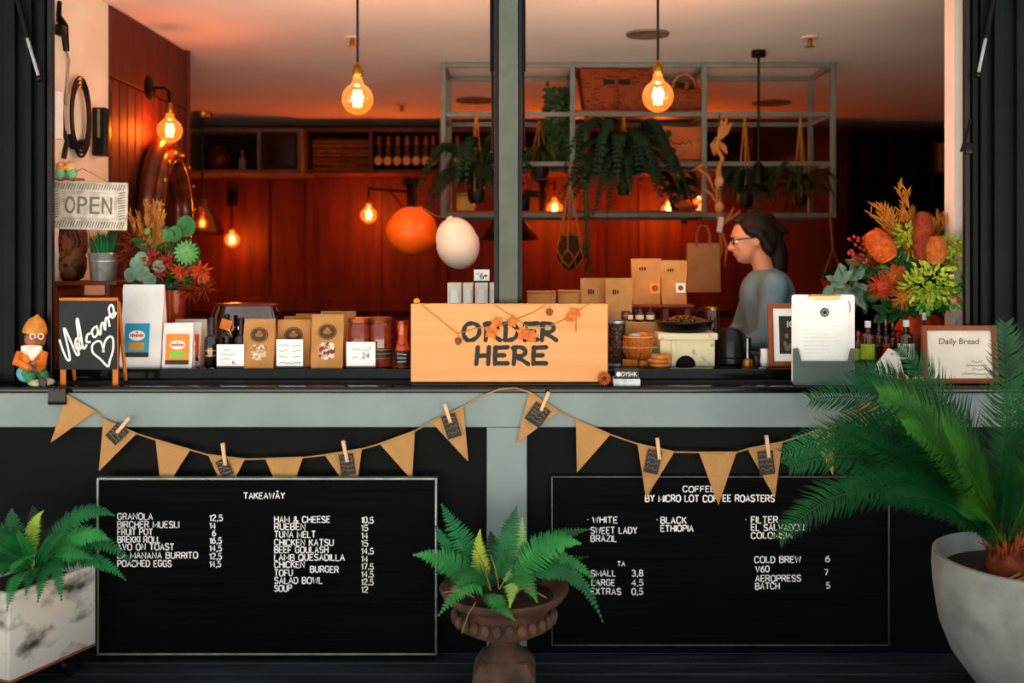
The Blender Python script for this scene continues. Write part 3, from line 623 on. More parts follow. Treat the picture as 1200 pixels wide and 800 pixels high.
# --- dark syrup bottles
gold = mat('gold_band', '#b8863a', '#96692a', rough=.35, metal=.7)
def bottle(nm, lab, px, py0, Y, r, glass, capm, z0, cat='bottle', lab_m=None, band=False, group=None, neck=.35, capn='cap'):
    h = Z(py0, Y) - z0; t = thing(nm, lab, cat, (X(px, Y), Y, z0), group=group)
    b = h * (1 - neck); mb = MB(); mb.lathe([(r * .85, 0), (r, .006), (r, b * .82), (r * .86, b * .93), (r * .42, b), (r * .34, b + h * neck * .55), (r * .36, h * .93), (0, h * .935)], seg=20); mb.build('bottle_body', glass, t)
    mb = MB(); mb.lathe([(r * .42, h * .86), (r * .43, h), (0, h + .001)], seg=16); mb.build(capn, capm, t)
    if lab_m: mb = MB(); mb.lathe([(r * 1.015, b * .22), (r * 1.02, b * .23), (r * 1.02, b * .66), (r * 1.015, b * .67)], seg=20); mb.build('label', lab_m, t)
    if band:
        for q in (.32, .48): mb = MB(); mb.lathe([(r * 1.015, b * q), (r * 1.02, b * (q + .03)), (r * 1.015, b * (q + .05))], seg=20); mb.build('band', gold, t)
    return t
bottle('bottle', 'dark sauce bottle with thin gold bands beside the cream bag', 248, 372, 4.36, S(8.5, 4.36), dglass, blackp, LZ, band=True)
bottle('bottle', 'dark bottle with an orange tag behind the leftmost price card', 266, 368, 4.44, S(8, 4.44), dglass, blackp, LZ, band=True)
bottle('bottle', 'dark bottle nearest the leftmost kraft granola bag', 283, 372, 4.37, S(8, 4.37), dglass, blackp, LZ, band=True)
t = thing('ribbon_tag', 'orange paper tag with gold cord around a dark bottle', 'tag', (X(266, 4.4), 4.385, Z(380, 4.4)))
mb = MB(); mb.box((0, 0, 0), (S(13, 4.4), .004, S(12, 4.4)), rot=(0, .3, 0), bev=.001); mb.build('paper_tag', mat('tag_orange', '#cf6b24', '#b85a1a', rough=.6), t)
mb = MB(); mb.tube([(.0, -.004, -.01), (.02, -.008, -.03), (.03, -.006, -.055), (.018, -.008, -.03), (.04, -.004, -.01)], .0018, 5); mb.build('cord', gold, t)
# --- glass cloche jar of sweets
JY = 4.58; L = Vector((X(288, JY), JY, LZ)); t = thing('glass_jar', 'wide amber glass jar of wrapped sweets behind the dark bottles', 'jar', L)
h = Z(358, JY) - LZ; r_ = S(41, JY)
mb = MB(); mb.lathe([(r_ * .9, 0), (r_, .01), (r_, h * .82), (r_ * .9, h), (r_ * .86, h), (r_ * .95, h * .8), (r_ * .95, .014), (0, .012)], seg=32, sc=(1, .55)); mb.build('glass_body', glassy('amber_clear', (.55, .2, .08), .12), t)
mb = MB(); mb.lathe([(r_ * .5, h), (r_ * .95, h + .002), (r_ * .93, h + .012), (r_ * .3, h + .014), (0, h + .015)], seg=32, sc=(1, .55)); mb.build('lid', mat('copper_lid', '#7c2e18', '#5d1f0e', rough=.25, metal=.5), t)
rr_ = random.Random(5); sw = [mat('sweet_%s' % c, h_, rough=.35) for c, h_ in (('cream', '#d8c9a4'), ('green', '#3f6a45'), ('white', '#ddd8d0'), ('red', '#a13a26'), ('dark', '#2a2a2a'))]
for i in range(40):
    a = rr_.uniform(0, 2 * PI); q = r_ * .8 * math.sqrt(rr_.random()); mb = MB(); mb.sph((q * math.cos(a), q * .5 * math.sin(a), rr_.uniform(.03, h * .85)), (.013, .011, .009), 8, 5, rot=(a, q * 9, 0)); mb.build('sweet', sw[i % 5], t)

# --- kraft granola bags
granola = mat('granola', '#d9c6a0', '#8a5428', rough=.7, kind='voronoi', scale=110, bump=.5, mix=(.2, .8))
granola2 = mat('dark_granola', '#7a2c14', '#d8cdbd', rough=.6, kind='voronoi', scale=90, bump=.5, mix=(.35, .75))
darkround = mat('round_print', '#4a3a22', '#3a2c18', rough=.7, scale=60)
def gran(lab, px0, px1, py0, Y, gm, front=True, rz=0, d=.075):
    w_ = S(px1 - px0, Y); h_ = Z(py0, Y) - LZ; t = thing('granola_bag', lab, 'granola bag', (X((px0 + px1) / 2, Y), Y, LZ), rz)
    mb = MB(); bagmesh(mb, w_, h_, d, RB, .12, .008); mb.build('pouch', kraft, t)
    M = tiltM(d, h_, .12)
    if front:
        mb = MB(M); mb.prism(ell(w_ * .58, w_ * .5, 0, h_ * .7), -.003, -.001); mb.build('round_label', darkround, t)
        mb = MB(M); mb.prism(ell(w_ * .26, w_ * .14, 0, h_ * .7), -.0042, -.0028); mb.prism(ell(w_ * .14, w_ * .22, 0, h_ * .72), -.0042, -.0028); mb.build('label_mark', mat('label_tan', '#b57336', '#9d5f28', rough=.7), t)
        mb = MB(M); mb.tube([(w_ * .26 * math.cos(a * PI / 12), -.003, h_ * .7 + w_ * .22 * math.sin(a * PI / 12)) for a in range(24)], .0012, 4, closed=True); mb.build('label_ring', mat('label_tan', '#b57336'), t)
        mb = MB(M); mb.prism(rrect(w_ * .5, h_ * .33, w_ * .14, 0, h_ * .33), -.003, -.001); mb.build('window', gm, t)
    return t
gran('kraft granola bag with pale flakes, between two price cards', 287, 323, 375, 4.31, granola)
gran('kraft granola bag mostly behind the three line price card', 326, 364, 376, 4.35, granola)
gran('kraft granola bag with dark red mix in its window', 366, 403, 370, 4.31, granola2)
gran('plain kraft bag peeking out behind the middle granola bag', 333, 366, 372, 4.46, granola, False)
gran('plain kraft bag highest at the back between granola bags', 347, 376, 369, 4.55, granola, False)
gran('plain kraft bag behind the dark red granola bag', 376, 417, 366, 4.445, granola, False)

# --- price cards on little black stands
def price(lab, px0, px1, py0, py1, Y, rows, extra=()):
    w_ = S(px1 - px0, Y); h_ = S(py1 - py0, Y); t = thing('price_card', lab, 'price card', (X((px0 + px1) / 2, Y), Y, LZ), group='handwritten price cards')
    mb = MB(); mb.box((0, .004, .004), (w_ * .98, .03, .008), bev=.001); mb.build('card_stand', blackp, t)
    mb = MB(); mb.prism([(-w_ / 2, .006), (w_ / 2, .006), (w_ / 2, .006 + h_), (-w_ / 2, .006 + h_)], -.001, .001); mb.build('card_sheet', whitepaper, t)
    r = random.Random(px0); mb = MB()
    for a, b, z, hh in rows: squig(mb, w_ * (a - .5), w_ * (b - .5), .006 + h_ * z, h_ * hh, -.0018, r, .0011)
    mb.build('handwriting', ink, t)
    for s_, a, z, c in extra: text(s_, w_ * (a - .5), .006 + h_ * z, None, h_ * c, -.001, ink, t, 'handwriting', slant=.15, depth=.0015)
price('small price card before the dark sauce bottles', 254, 286, 404, 430, 4.275, ((.25, .5, .72, .14), (.12, .7, .5, .14), (.12, .5, .32, .14)), (('9.-', .55, .1, .16),))
price('three line price card before the middle granola bag', 324, 355, 398, 430, 4.275, ((.08, .5, .74, .1), (.6, .95, .74, .1), (.08, .42, .55, .1), (.6, .92, .55, .1), (.08, .42, .34, .1), (.6, .92, .34, .1), (.1, .92, .12, .08)))
price('price card with two scrawled lines before the tall jars', 406, 440, 401, 430, 4.275, ((.2, .5, .66, .16), (.55, .85, .66, .16), (.18, .4, .36, .1)), (('24', .52, .34, .22),))

# --- tall jars of red preserve
pres = mat('red_preserve', '#5c1a0c', '#8a3016', rough=.12, scale=24, spec=.6, coat=.4)
liddark = mat('bronze_lid', '#8a4a26', '#6d3518', rough=.3, metal=.6)
def jar(lab, px, hw, py0, Y, band):
    r = S(hw, Y); h = Z(py0, Y) - LZ; t = thing('preserve_jar', lab, 'jar', (X(px, Y), Y, LZ), group='tall preserve jars')
    mb = MB(); mb.lathe([(r * .9, 0), (r, .006), (r, h * .8), (r * .92, h * .86), (r * .86, h * .9), (0, h * .9)], seg=24); mb.build('glass_body', pres, t)
    mb = MB(); mb.lathe([(r * .9, h * .89), (r * .98, h * .9), (r * .98, h * .985), (r * .92, h), (0, h)], seg=24); mb.build('lid', liddark, t)
    if band:
        mb = MB(); mb.lathe([(r * 1.01, h * .15), (r * 1.02, h * .16), (r * 1.02, h * .38), (r * 1.01, h * .39)], seg=24); l = mb.build('label', mat('jar_label', '#1b1512', '#28201a', rough=.5), t)
        for q in (.18, .27, .35): mb = MB(); mb.lathe([(r * 1.022, h * q), (r * 1.03, h * (q + .006)), (r * 1.022, h * (q + .012))], seg=24); mb.build('label_line', mat('label_tan', '#b57336'), l)
jar('tall dark red preserve jar directly behind the two line price card', 422, 14, 372, 4.345, False)
jar('tall dark red preserve jar with dark banded label, by the small bottle', 447, 13, 371, 4.33, True)
# hooked carafe style bottle with black label beside the sign
t = thing('sauce_bottle', 'orange red sauce bottle with black label touching the order sign', 'bottle', (X(472, 4.31), 4.31, LZ)); h = Z(376, 4.31) - LZ; r = S(9, 4.31)
mb = MB(); mb.lathe([(r * .9, 0), (r, .005), (r, h * .4), (r * .62, h * .62), (r * .7, h * .8), (r * .82, h * .93), (0, h * .94)], seg=20); mb.build('bottle_body', mat('chilli_sauce', '#c2481c', '#a83412', rough=.15, coat=.4), t)
mb = MB(); mb.lathe([(r * .84, h * .92), (r * .88, h), (0, h)], seg=20); mb.build('lid', liddark, t)
mb = MB(); mb.lathe([(r * 1.01, h * .04), (r * 1.02, h * .05), (r * 1.02, h * .36), (r * 1.01, h * .37)], seg=20); l = mb.build('label', mat('jar_label', '#1b1512'), t)
mb = MB(); 
for q in (.12, .2, .28): squig(mb, -r * .6, r * .6, h * q, h * .04, -r * 1.03, RB, .001)
mb.build('label_print', whitepaper, t)
mb = MB(); mb.tube([(-r * .8, -r * .6, h * .55), (0, -r * .95, h * .47), (r * .8, -r * .6, h * .56)], .0015, 5); mb.build('neck_string', blackp, t)

# --- ORDER HERE sign
Y = 4.11; L = Vector((X(597, Y), Y, 1.0985)); t = thing('wooden_sign', 'pale pine box sign painted ORDER HERE on the counter edge', 'sign', L)
w_, h_ = S(231, Y - .03), Z(356, Y - .03) - 1.0985
mb = MB(); mb.box((0, -.0, h_ / 2 + .008), (w_, .055, h_ - .016), bev=.003); mb.build('board', pine, t)
mb = MB(); mb.box((0, .0, .004), (w_ * .99, .05, .008)); mb.build('gap_strip', blackp, t)  # black strip added to draw the dark gap under the board
yf = -.0285; zs = lambda p: Z(p, Y - .03) - L.z; xs = lambda p: X(p, Y - .03) - L.x
brush = mat('brush_black', '#1c1f1c', '#2b2d29', rough=.7, scale=60)
def brushl(strokes, px, py, sw):
    for k, (ox, gl) in enumerate(strokes):
        mb = MB()
        for st in gl:
            P = [Vector((xs(px + ox + a), yf, zs(py - 1.5 - b * .86))) for a, b in st]
            if len(P) > 3:
                q_ = []
                for i in range(len(P) - 1):
                    p0, p1, p2, p3 = P[max(0, i - 1)], P[i], P[i + 1], P[min(len(P) - 1, i + 2)]
                    for j in range(5): u_ = j / 5; q_.append(.5 * (2 * p1 + (p2 - p0) * u_ + (2 * p0 - 5 * p1 + 4 * p2 - p3) * u_ ** 2 + (3 * p1 - p0 - 3 * p2 + p3) * u_ ** 3))
                P = q_ + [P[-1]]
            mb.tube(P, [sw * (.92 + .12 * math.sin(i * 1.1)) for i in range(len(P))], 10, flat=(1, .12, 1))
            for e in (P[0], P[-1]): mb.sph(e, (sw * .95, sw * .12, sw * .95), 10, 6)
        mb.build('letter', brush, t)
O_ = [[(3, 2), (0, 9), (3, 20), (11, 23), (18, 18), (18, 8), (12, 1), (5, 0), (3, 2)]]
R_ = [[(1, 0), (2, 12), (2, 23)], [(0, 22), (9, 23), (15, 18), (12, 12), (3, 10), (9, 7), (18, 0)]]
D_ = [[(2, 0), (3, 22)], [(0, 22), (9, 22), (17, 14), (14, 4), (7, 0), (1, 1)]]
E_ = [[(2, 0), (2, 12), (3, 23)], [(2, 22), (17, 23)], [(2, 12), (13, 12)], [(2, 1), (17, 1)]]
H_ = [[(1, 0), (3, 23)], [(15, 0), (16, 23)], [(2, 11), (15, 12)]]
brushl([(0, O_), (25, R_), (47, D_), (70, E_), (91, R_)], 543, 400, .0095)
brushl([(0, H_), (21, E_), (44, R_), (66, E_)], 557, 428, .0095)
# leaf garland
L2_ = L + Vector((0, yf - .006, 0)); g = thing('leaf_garland', 'twine garland of dried leaves and acorns across the pine sign', 'garland', L2_)
gx = lambda a, b, dy=0: (X(a, Y - .035) - L2_.x, dy, Z(b, Y - .035) - L2_.z)
for pts in ([(488, 352), (505, 366), (536, 391), (560, 384), (590, 380), (605, 374), (625, 366), (640, 357)], [(580, 357), (592, 366), (600, 370), (617, 382), (640, 384), (662, 374), (676, 366), (690, 356)]):
    mb = MB(); mb.tube([gx(*p) for p in pts], .0018, 5); mb.build('string', twine, g)
lfm = mat('autumn_leaf', '#d9853a', '#c0561f', rough=.7, scale=30)
def maple(mb, c, r, rot, rnd):
    P = []
    for k in range(10):
        a = rot + 2 * PI * k / 10; q = r * ((1.0 if k % 2 == 0 else .55) * rnd.uniform(.85, 1.1)); P.append((c[0] + q * math.cos(a), c[1] - rnd.uniform(0, .008), c[2] + q * math.sin(a)))
    cv = mb.v((c[0], c[1] - .012, c[2])); V = [mb.v(p) for p in P]
    for k in range(10): mb.f([cv, V[k], V[(k + 1) % 10]])
rl = random.Random(8)
for (a, b, s_) in ((576, 388, 11), (583, 377, 8), (600, 377, 8), (614, 390, 11), (624, 394, 9), (673, 367, 9), (668, 373, 6)):
    mb = MB(); maple(mb, gx(a, b, -.004), S(s_, Y), rl.uniform(0, 6), rl); mb.build('leaf', lfm, g, smooth=False)
acm = mat('acorn_brown', '#8f5326', '#6d3b18', rough=.6, scale=60)
for (a, b) in ((537, 400), (644, 366), (675, 380)):
    mb = MB(); c = Vector(gx(a, b, -.004)); mb.tube([c + Vector((0, 0, .03)), c], .0012, 4)
    if b != 380: mb.sph(c, (.013, .011, .014), 12, 8); mb.lathe([(.0135, .002), (.015, .007), (.009, .014), (0, .016)], c, 12)
    else: mb.tube([c, c + Vector((0, 0, -.03))], .0015, 4)
    mb.build('acorn', acm, g)
for nm, lab, px, py, yy in (('pine_flower', 'orange dried flower at lower right corner of the pine sign', 708, 443, Y - .034), ):
    c = at(px, py, yy); t2 = thing('dried_flower', lab, 'flower', c)
    mb = MB(); r = random.Random(1)
    for k in range(16):
        a = 2 * PI * k / 16; leaf(mb, (0, 0, 0), (math.cos(a), -.5, math.sin(a)), (0, -1, 0), S(9, Y), .012)
    mb.build('petal', mat('petal_rust', '#c8641e', '#8f3c10', rough=.7), t2, smooth=False)
    mb = MB(); mb.sph((0, -.006, 0), (.009, .006, .009), 10, 6); mb.build('flower_eye', mat('seed_dark', '#4a2410'), t2)
c = Vector((X(488, 4.09), 4.1, 1.0985 + h_ - .001)); t2 = thing('gourd', 'tiny yellow orange gourd on top left corner of the pine sign', 'gourd', c)
mb = MB(); mb.sph((0, 0, .012), (.014, .014, .012), 14, 8); mb.build('gourd_body', mat('gourd_yellow', '#e79a2a', '#d9801a', rough=.4), t2); mb = MB(); mb.tube([(0, 0, .022), (.003, 0, .03)], .002, 5); mb.build('stem', olive, t2)
# --- business card holder
Y = 4.1; L = Vector((X(734, Y), Y, 1.0985)); t = thing('card_holder', 'clear holder of dark business cards right of the pine sign', 'card holder', L)
pearl = mat('clear_acrylic', '#9aa0a2', '#c3c9cc', rough=.15, scale=30)
mb = MB(); mb.box((0, 0, .004), (S(31, Y), .05, .008), bev=.002); mb.box((0, -.024, .017), (S(31, Y), .004, .024), bev=.001); mb.box((0, .022, .02), (S(31, Y), .004, .03), bev=.001); mb.build('holder', pearl, t)
mb = MB(); mb.prism([(-S(14, Y), .008), (S(14, Y), .008), (S(14, Y), S(20, Y)), (-S(14, Y), S(20, Y))], -.016, .016); mb.build('card_stack', mat('dark_card', '#3a3632'), t)
text('DYSHK', -S(6, Y), S(11, Y), S(12, Y), S(5, Y), -.016, whitepaper, t, depth=.001); mb = MB(); mb.prism(ell(S(6, Y), S(6, Y), -S(9.5, Y), S(13.5, Y), 6), -.0175, -.0155); mb.build('emblem', whitepaper, t)

# --- gnome
Y = 4.1; L = Vector((X(41, Y), Y, 1.0985)); t = thing('garden_gnome', 'painted garden gnome with spade against the black pier', 'gnome figurine', L, 0)
u = S(1, Y)   # one photo pixel at this depth
gsk = mat('gnome_skin', '#a05a38', '#8a4a2c', rough=.5); gor = mat('gnome_orange', '#d9701c', '#c25d12', rough=.45, scale=30); gbl = mat('gnome_blue', '#5fa3b4', '#4a8fa2', rough=.45); ggr = mat('gnome_green', '#2f7a45', '#256639', rough=.45); gye = mat('gnome_hat', '#d28a30', '#b8701c', rough=.5, scale=40); gwh = mat('gnome_beard', '#e9e1cf', '#d8cdb6', rough=.6, scale=50, bump=.3)
mb = MB(); mb.sph((-2 * u, 0, 28 * u), (15 * u, 13 * u, 19 * u), 20, 12); mb.build('torso', gor, t)
mb = MB(); mb.sph((-10 * u, 2 * u, 14 * u), (12 * u, 11 * u, 11 * u), 16, 10); mb.build('apron', gbl, t)
for dx, dy in ((-4, -6), (6, 2)):
    mb = MB(); mb.tube([((dx - 2) * u, dy * u, 16 * u), ((dx + 4) * u, (dy - 4) * u, 13 * u), ((dx + 5) * u, (dy - 4) * u, 4 * u)], [7 * u, 6.5 * u, 5 * u], 10); mb.build('trouser_leg', ggr, t)
    mb = MB(); mb.sph(((dx + 10) * u, (dy - 5) * u, 4.4 * u), (9 * u, 5 * u, 4.4 * u), 14, 8); mb.build('boot', mat('gnome_boot', '#c9bda2', '#8f8368', rough=.5, scale=30), t)
mb = MB(); mb.sph((1 * u, -1 * u, 54 * u), (12 * u, 11 * u, 12 * u), 18, 12); mb.sph((6 * u, -12 * u, 53 * u), (3.4 * u, 3.2 * u, 3 * u), 10, 8)
mb.build('head', gsk, t)
mb = MB(); mb.lathe([(13 * u, 0), (13.6 * u, 3 * u), (12 * u, 10 * u), (8.5 * u, 17 * u), (4 * u, 20 * u), (1.5 * u, 22.5 * u), (0, 24 * u)], (-1 * u, 1 * u, 60 * u), 20, rot=(-.08, .12, 0)); mb.build('hat', gye, t)
mb = MB()
for k in range(9): mb.tube([((-9 + k * 2.3) * u, -8 * u, 46 * u), ((-8 + k * 2.2) * u, (-12.5 + abs(k - 4) * .6) * u, 42 * u), ((-4 + k * 1.4) * u, (-13 + abs(k - 4) * .6) * u, (30 + abs(k - 5) * 2) * u)], [3.2 * u, 3.4 * u, .8 * u], 8)
mb.sph((-1 * u, -6 * u, 40 * u), (10 * u, 6 * u, 7 * u), 14, 8); mb.build('beard', gwh, t)
mb = MB(); 
for dx in (3, 11): mb.tube([((dx + 3.2 * math.cos(a)) * u, (-11.5 if dx == 3 else -9) * u, (58 + 3.2 * math.sin(a)) * u) for a in [2 * PI * k / 12 for k in range(12)]], .7 * u, 6, closed=True)
mb.build('spectacles', gwh, t)
for sx in (-1, 1):
    mb = MB(); mb.tube([(sx * 13 * u - 2 * u, -3 * u, 38 * u), (sx * 15 * u - 2 * u, -9 * u, 28 * u), (4 * u + sx * 2 * u, -15 * u, 25 * u + sx * 3 * u)], [5.5 * u, 5 * u, 4 * u], 10); mb.build('arm', gor, t)
    mb = MB(); mb.sph((5 * u + sx * 2 * u, -16 * u, 25 * u + sx * 3 * u), (3.6 * u, 3 * u, 3.2 * u), 10, 7); mb.build('hand', gsk, t)
mb = MB(); mb.tube([(2 * u, -17 * u, 30 * u), (16 * u, -18 * u, 10 * u)], 1.2 * u, 8); mb.sph((18 * u, -18 * u, 6 * u), (5 * u, 1.4 * u, 6 * u), 12, 8, rot=(0, -.6, 0)); mb.build('spade', mat('iron_grey', '#4d4741', '#38332e', rough=.5, metal=.4), t)

# --- welcome board (A-frame)
Y = 4.1; L = Vector((X(103, Y), Y, 1.0985)); t = thing('chalkboard_sign', 'small easel chalkboard reading Welcome with a drawn heart', 'chalkboard', L); zs = lambda p: Z(p, Y - .02) - L.z; xs = lambda p: X(p, Y - .02) - L.x
mb = MB(); mb.box(((xs(69) + xs(136)) / 2, -.014, (zs(433) + zs(352)) / 2), (xs(136) - xs(69), .008, zs(352) - zs(433)), bev=.001); mb.build('slate', slate, t)
mb = MB(); mb.box(((xs(69) + xs(137)) / 2, -.012, zs(350.5)), (xs(137) - xs(69), .016, S(3.4, Y)), bev=.001); mb.build('top_rail', orangewood, t)
for a, b in ((69, 75.5), (130.5, 137)):
    mb = MB(); mb.box(((xs(a) + xs(b)) / 2, -.006, (zs(352)) / 2), (xs(b) - xs(a), .008, zs(352)), bev=.001); mb.build('leg', orangewood, t)
    mb = MB(); mb.tube([((xs(a) + xs(b)) / 2 + .008, .004, zs(354)), ((xs(a) + xs(b)) / 2 + .01, .075, .012)], .008, 4); mb.build('rear_leg', orangewood, t)
ST = [[(326, 412), (345, 470), (368, 522), (384, 522), (372, 450), (352, 362), (358, 355), (392, 430), (420, 494), (434, 490), (420, 440)], [(412, 445), (432, 430), (436, 408), (420, 408), (414, 440), (428, 468), (450, 455)],
      [(440, 470), (432, 400), (422, 318), (428, 300), (442, 370), (458, 462), (478, 440)], [(498, 378), (480, 388), (476, 425), (498, 425)], [(520, 345), (505, 368), (518, 400), (538, 380), (534, 348), (518, 345)], [(530, 335), (552, 388), (556, 335), (570, 320), (578, 362), (582, 300), (594, 296), (604, 342)],
      [(596, 290), (626, 262), (616, 222), (600, 240), (606, 280), (622, 292), (640, 262)], [(572, 484), (558, 430), (535, 422), (508, 445), (512, 486), (552, 520), (594, 562), (604, 530), (622, 470), (622, 412), (604, 396), (578, 424), (566, 482)]]
for k, st in enumerate(ST):
    mb = MB(); pts = [Vector((xs(a / 4.704), -.0185, zs(310 + b / 4.704))) for a, b in st]
    sm = []
    for i in range(len(pts) - 1):
        p0, p1, p2, p3 = pts[max(0, i - 1)], pts[i], pts[i + 1], pts[min(len(pts) - 1, i + 2)]
        for q in range(4):
            s_ = q / 4; sm.append(.5 * (2 * p1 + (p2 - p0) * s_ + (2 * p0 - 5 * p1 + 4 * p2 - p3) * s_ ** 2 + (3 * p1 - p0 - 3 * p2 + p3) * s_ ** 3))
    sm.append(pts[-1]); mb.tube(sm, .0042, 6, flat=(1, .15, 1)); mb.build('drawn_heart' if k == 7 else 'letter', chalk, t)

# --- right half: cartons and their tag on a stand behind the sign
def carton(lab, px0, px1, py0, Y, z0, lm):
    w_ = S(px1 - px0, Y); h_ = Z(py0, Y) - z0; t = thing('carton', lab, 'carton', (X((px0 + px1) / 2, Y), Y, z0), group='white tea cartons')
    mb = MB(); mb.box((0, 0, h_ / 2), (w_, .06, h_), bev=.002); mb.build('carton_body', mat('carton_white', '#d9d3c0', '#cbc4b0', rough=.6), t)
    mb = MB(); mb.prism([(-w_ * .38, h_ * .3), (w_ * .38, h_ * .3), (w_ * .2, h_ * .85), (-w_ * .2, h_ * .85)], -.032, -.030); mb.build('front_panel', whitepaper, t)
    mb = MB(); mb.prism(rrect(w_ * .6, h_ * .12, .002, 0, h_ * .2), -.033, -.030); mb.build('label_stripe', lm, t)
SZ = 1.31; SY = 4.5
mb = MB(); mb.box((0, 0, (SZ - LZ) / 2), (.30, .15, SZ - LZ - .0005), bev=.003); tag(mb.build('display_riser', darkwood, loc=(X(557, SY), SY, LZ)), 'dark wooden riser under the white tea cartons', 'riser')
for lab, a, b, p0, lm in (('white carton with red stripe, leftmost of the row', 525, 541, 331, redm), ('white carton with green stripe beside the leftmost one', 543, 554.5, 331, ferny), ('white carton with orange stripe under the price tag', 557, 572, 331, orl), ('white carton with blue stripe against the sage upright', 574, 588, 331, bluel)):
    carton(lab, a, b, p0, SY - .02, SZ + .0005, lm)
h_ = Z(331, SY - .02); t = thing('price_tag', 'small white price tag with black base on the cartons', 'price tag', (X(564.5, 4.48), 4.48, h_ + .0008))
mb = MB(); mb.box((0, 0, .004), (S(17, 4.48), .02, .008)); mb.build('tag_base', blackp, t); mb = MB(); mb.box((0, 0, .008 + S(6.5, 4.48)), (S(18, 4.48), .002, S(13, 4.48))); mb.build('tag_card', whitepaper, t)
text('6', -.008, .014, None, S(8, 4.48), -.001, ink, t, depth=.001); mb = MB(); mb.sph((.018, -.002, .03), (.007, .001, .005), 8, 6); squig(mb, -.026, -.012, .032, .018, -.0018, RB, .0012); mb.build('handwriting', ink, t)
# kraft take-away packs
Y = 4.52
mb = MB(); mb.box((0, 0, .045), (.95, .17, .09), bev=.003); mb.build('display_shelf', darkwood)
sh = bpy.data.objects['display_shelf']; sh.location = (X(700, 4.6), 4.6, LZ); sh.scale = (.45, 1, 1.05); tag(sh, 'low dark shelf holding kraft packs behind the pine sign', 'shelf')
z1 = LZ + .0955
for lab, a, b, p0, yy in (('low kraft takeaway pack with flared top left of the group', 617, 652, 341, 4.58), ('low plain kraft takeaway pack beside the flared one', 653, 682, 340, 4.6)):
    t = thing('takeaway_pack', lab, 'pack', (X((a + b) / 2, yy), yy, z1)); w_ = S(b - a, yy); h_ = Z(p0, yy) - z1
    mb = MB(); mb.box((0, 0, h_ / 2), (w_ * .86, .08, h_), bev=.003, top=(1.12, 1)); mb.build('pack_body', kraft, t); mb = MB(); mb.box((0, -.002, h_ - .003), (w_ * .96, .086, .008), bev=.002); mb.build('lid_flap', kraft, t)
def pouch(lab, px0, px1, py0, Y, z0, lx, lz, lm, rz=0):
    w_ = S(px1 - px0, Y); h_ = Z(py0, Y) - z0; t = thing('kraft_pouch', lab, 'coffee pouch', (X((px0 + px1) / 2, Y), Y, z0), rz)
    mb = MB(); bagmesh(mb, w_ * .88, h_, .065, RB, .1, .007, wt=1.12); mb.build('pouch', kraft, t); M = tiltM(.065, h_, .1)
    if lm:
        q = w_ * .34
        mb = MB(M); mb.prism(rrect(q, q, .002, w_ * lx, h_ * lz), -.003, -.001); mb.build('label', lm, t); mb = MB(M); mb.prism(ell(q * .6, q * .6, w_ * lx, h_ * lz), -.0045, -.0025); mb.build('label_mark', acm, t)
    r = random.Random(px0); mb = MB(M)
    for i in range(3): mb.box((w_ * (-.2 + .08 * i), -.002, h_ * .8), (w_ * .05, .002, h_ * r.uniform(.05, .09)))
    mb.build('stamp', ink, t)
blk = mat('jar_label', '#1b1512')
pouch('brown kraft pouch at the left, half behind another, no label', 680, 713, 327, 4.56, z1, 0, 0, None)
pouch('brown kraft pouch with black framed label above mesh cylinder', 709, 741, 327, 4.5, z1, .25, .42, blk)
# riser with three dropper bottles below and two pouches on it
SY = 4.76; zr = Z(356, SY); t = thing('wooden_riser', 'small orange wooden table riser carrying two kraft pouches', 'riser', (X(775, SY), SY, LZ))
mb = MB(); mb.box((0, 0, zr - LZ - .008), (S(72, SY), .13, .014), bev=.002); mb.build('riser_top', shelfwood, t)
for xx in (-.11, .015, .12): mb = MB(); mb.box((xx, 0, (zr - LZ - .015) / 2), (.026, .1, zr - LZ - .0155), bev=.002); mb.build('leg', shelfwood, t)
pouch('tall kraft pouch with orange square label on riser', 739, 775, 304, SY, zr, .27, .36, orl)
pouch('tall kraft pouch with white square label on riser, by hanging bag', 773, 805, 306, SY, zr, .24, .38, whitepaper)
# paper board and bottle step under the riser
t = thing('backing_board', 'brown kraft display board behind the cane basket', 'board', (X(754, 4.49), 4.49, LZ)); h_ = Z(377, 4.47) - LZ
mb = MB(); mb.box((0, 0, h_ / 2), (S(38, 4.5), .02, h_), bev=.002); mb.box((0, .005, h_ - .004), (S(38, 4.5), .04, .008)); mb.build('board_sheet', kraft, t); mb = MB(); mb.box((S(4, 4.5), -.0115, h_ * .6), (S(22, 4.5), .002, S(12, 4.5))); mb.build('pink_note', mat('pink_note', '#d98d72', '#cb7d62', rough=.7), t)
for k, (px, w3) in enumerate(((737, 'nearest the mesh cylinder'), (749.5, 'between two others'), (762, 'nearest the stove'))):
    bottle('dropper_bottle', 'small black dropper bottle with cream label, %s' % w3, px, 360, 4.494, S(5, 4.494), dglass, blackp, LZ + h_, lab_m=mat('cream_label', '#d8b98a', '#c9a877', rough=.6), group='dropper bottles in a row', neck=.3)
# mesh cylinder
t = thing('mesh_canister', 'tall black mesh canister beside the pine sign', 'canister', (X(722, 4.40), 4.40, LZ)); h_ = Z(376, 4.40) - LZ; r = S(11, 4.44)
meshm = mat('black_mesh', '#120b07', '#7a4318', rough=.5, kind='voronoi', scale=120, mix=(.55, .9), bump=.4)
mb = MB(); mb.lathe([(r, .01), (r, h_ - .006), (r * .95, h_ - .006), (r * .95, .012)], seg=24); mb.build('mesh_wall', meshm, t)
for z in (.005, h_ - .003): mb = MB(); mb.lathe([(r * 1.05, z - .005), (r * 1.05, z + .005), (r * .9, z + .005), (r * .9, z - .005)], seg=24); mb.build('rim', steel, t)
mb = MB(); mb.tube([(.0, -r * 1.05, .01), (.012, -r * 1.5, .03), (.008, -r * 1.5, .06), (-.004, -r * 1.05, .09)], .002, 6); mb.build('cable', blackp, t)
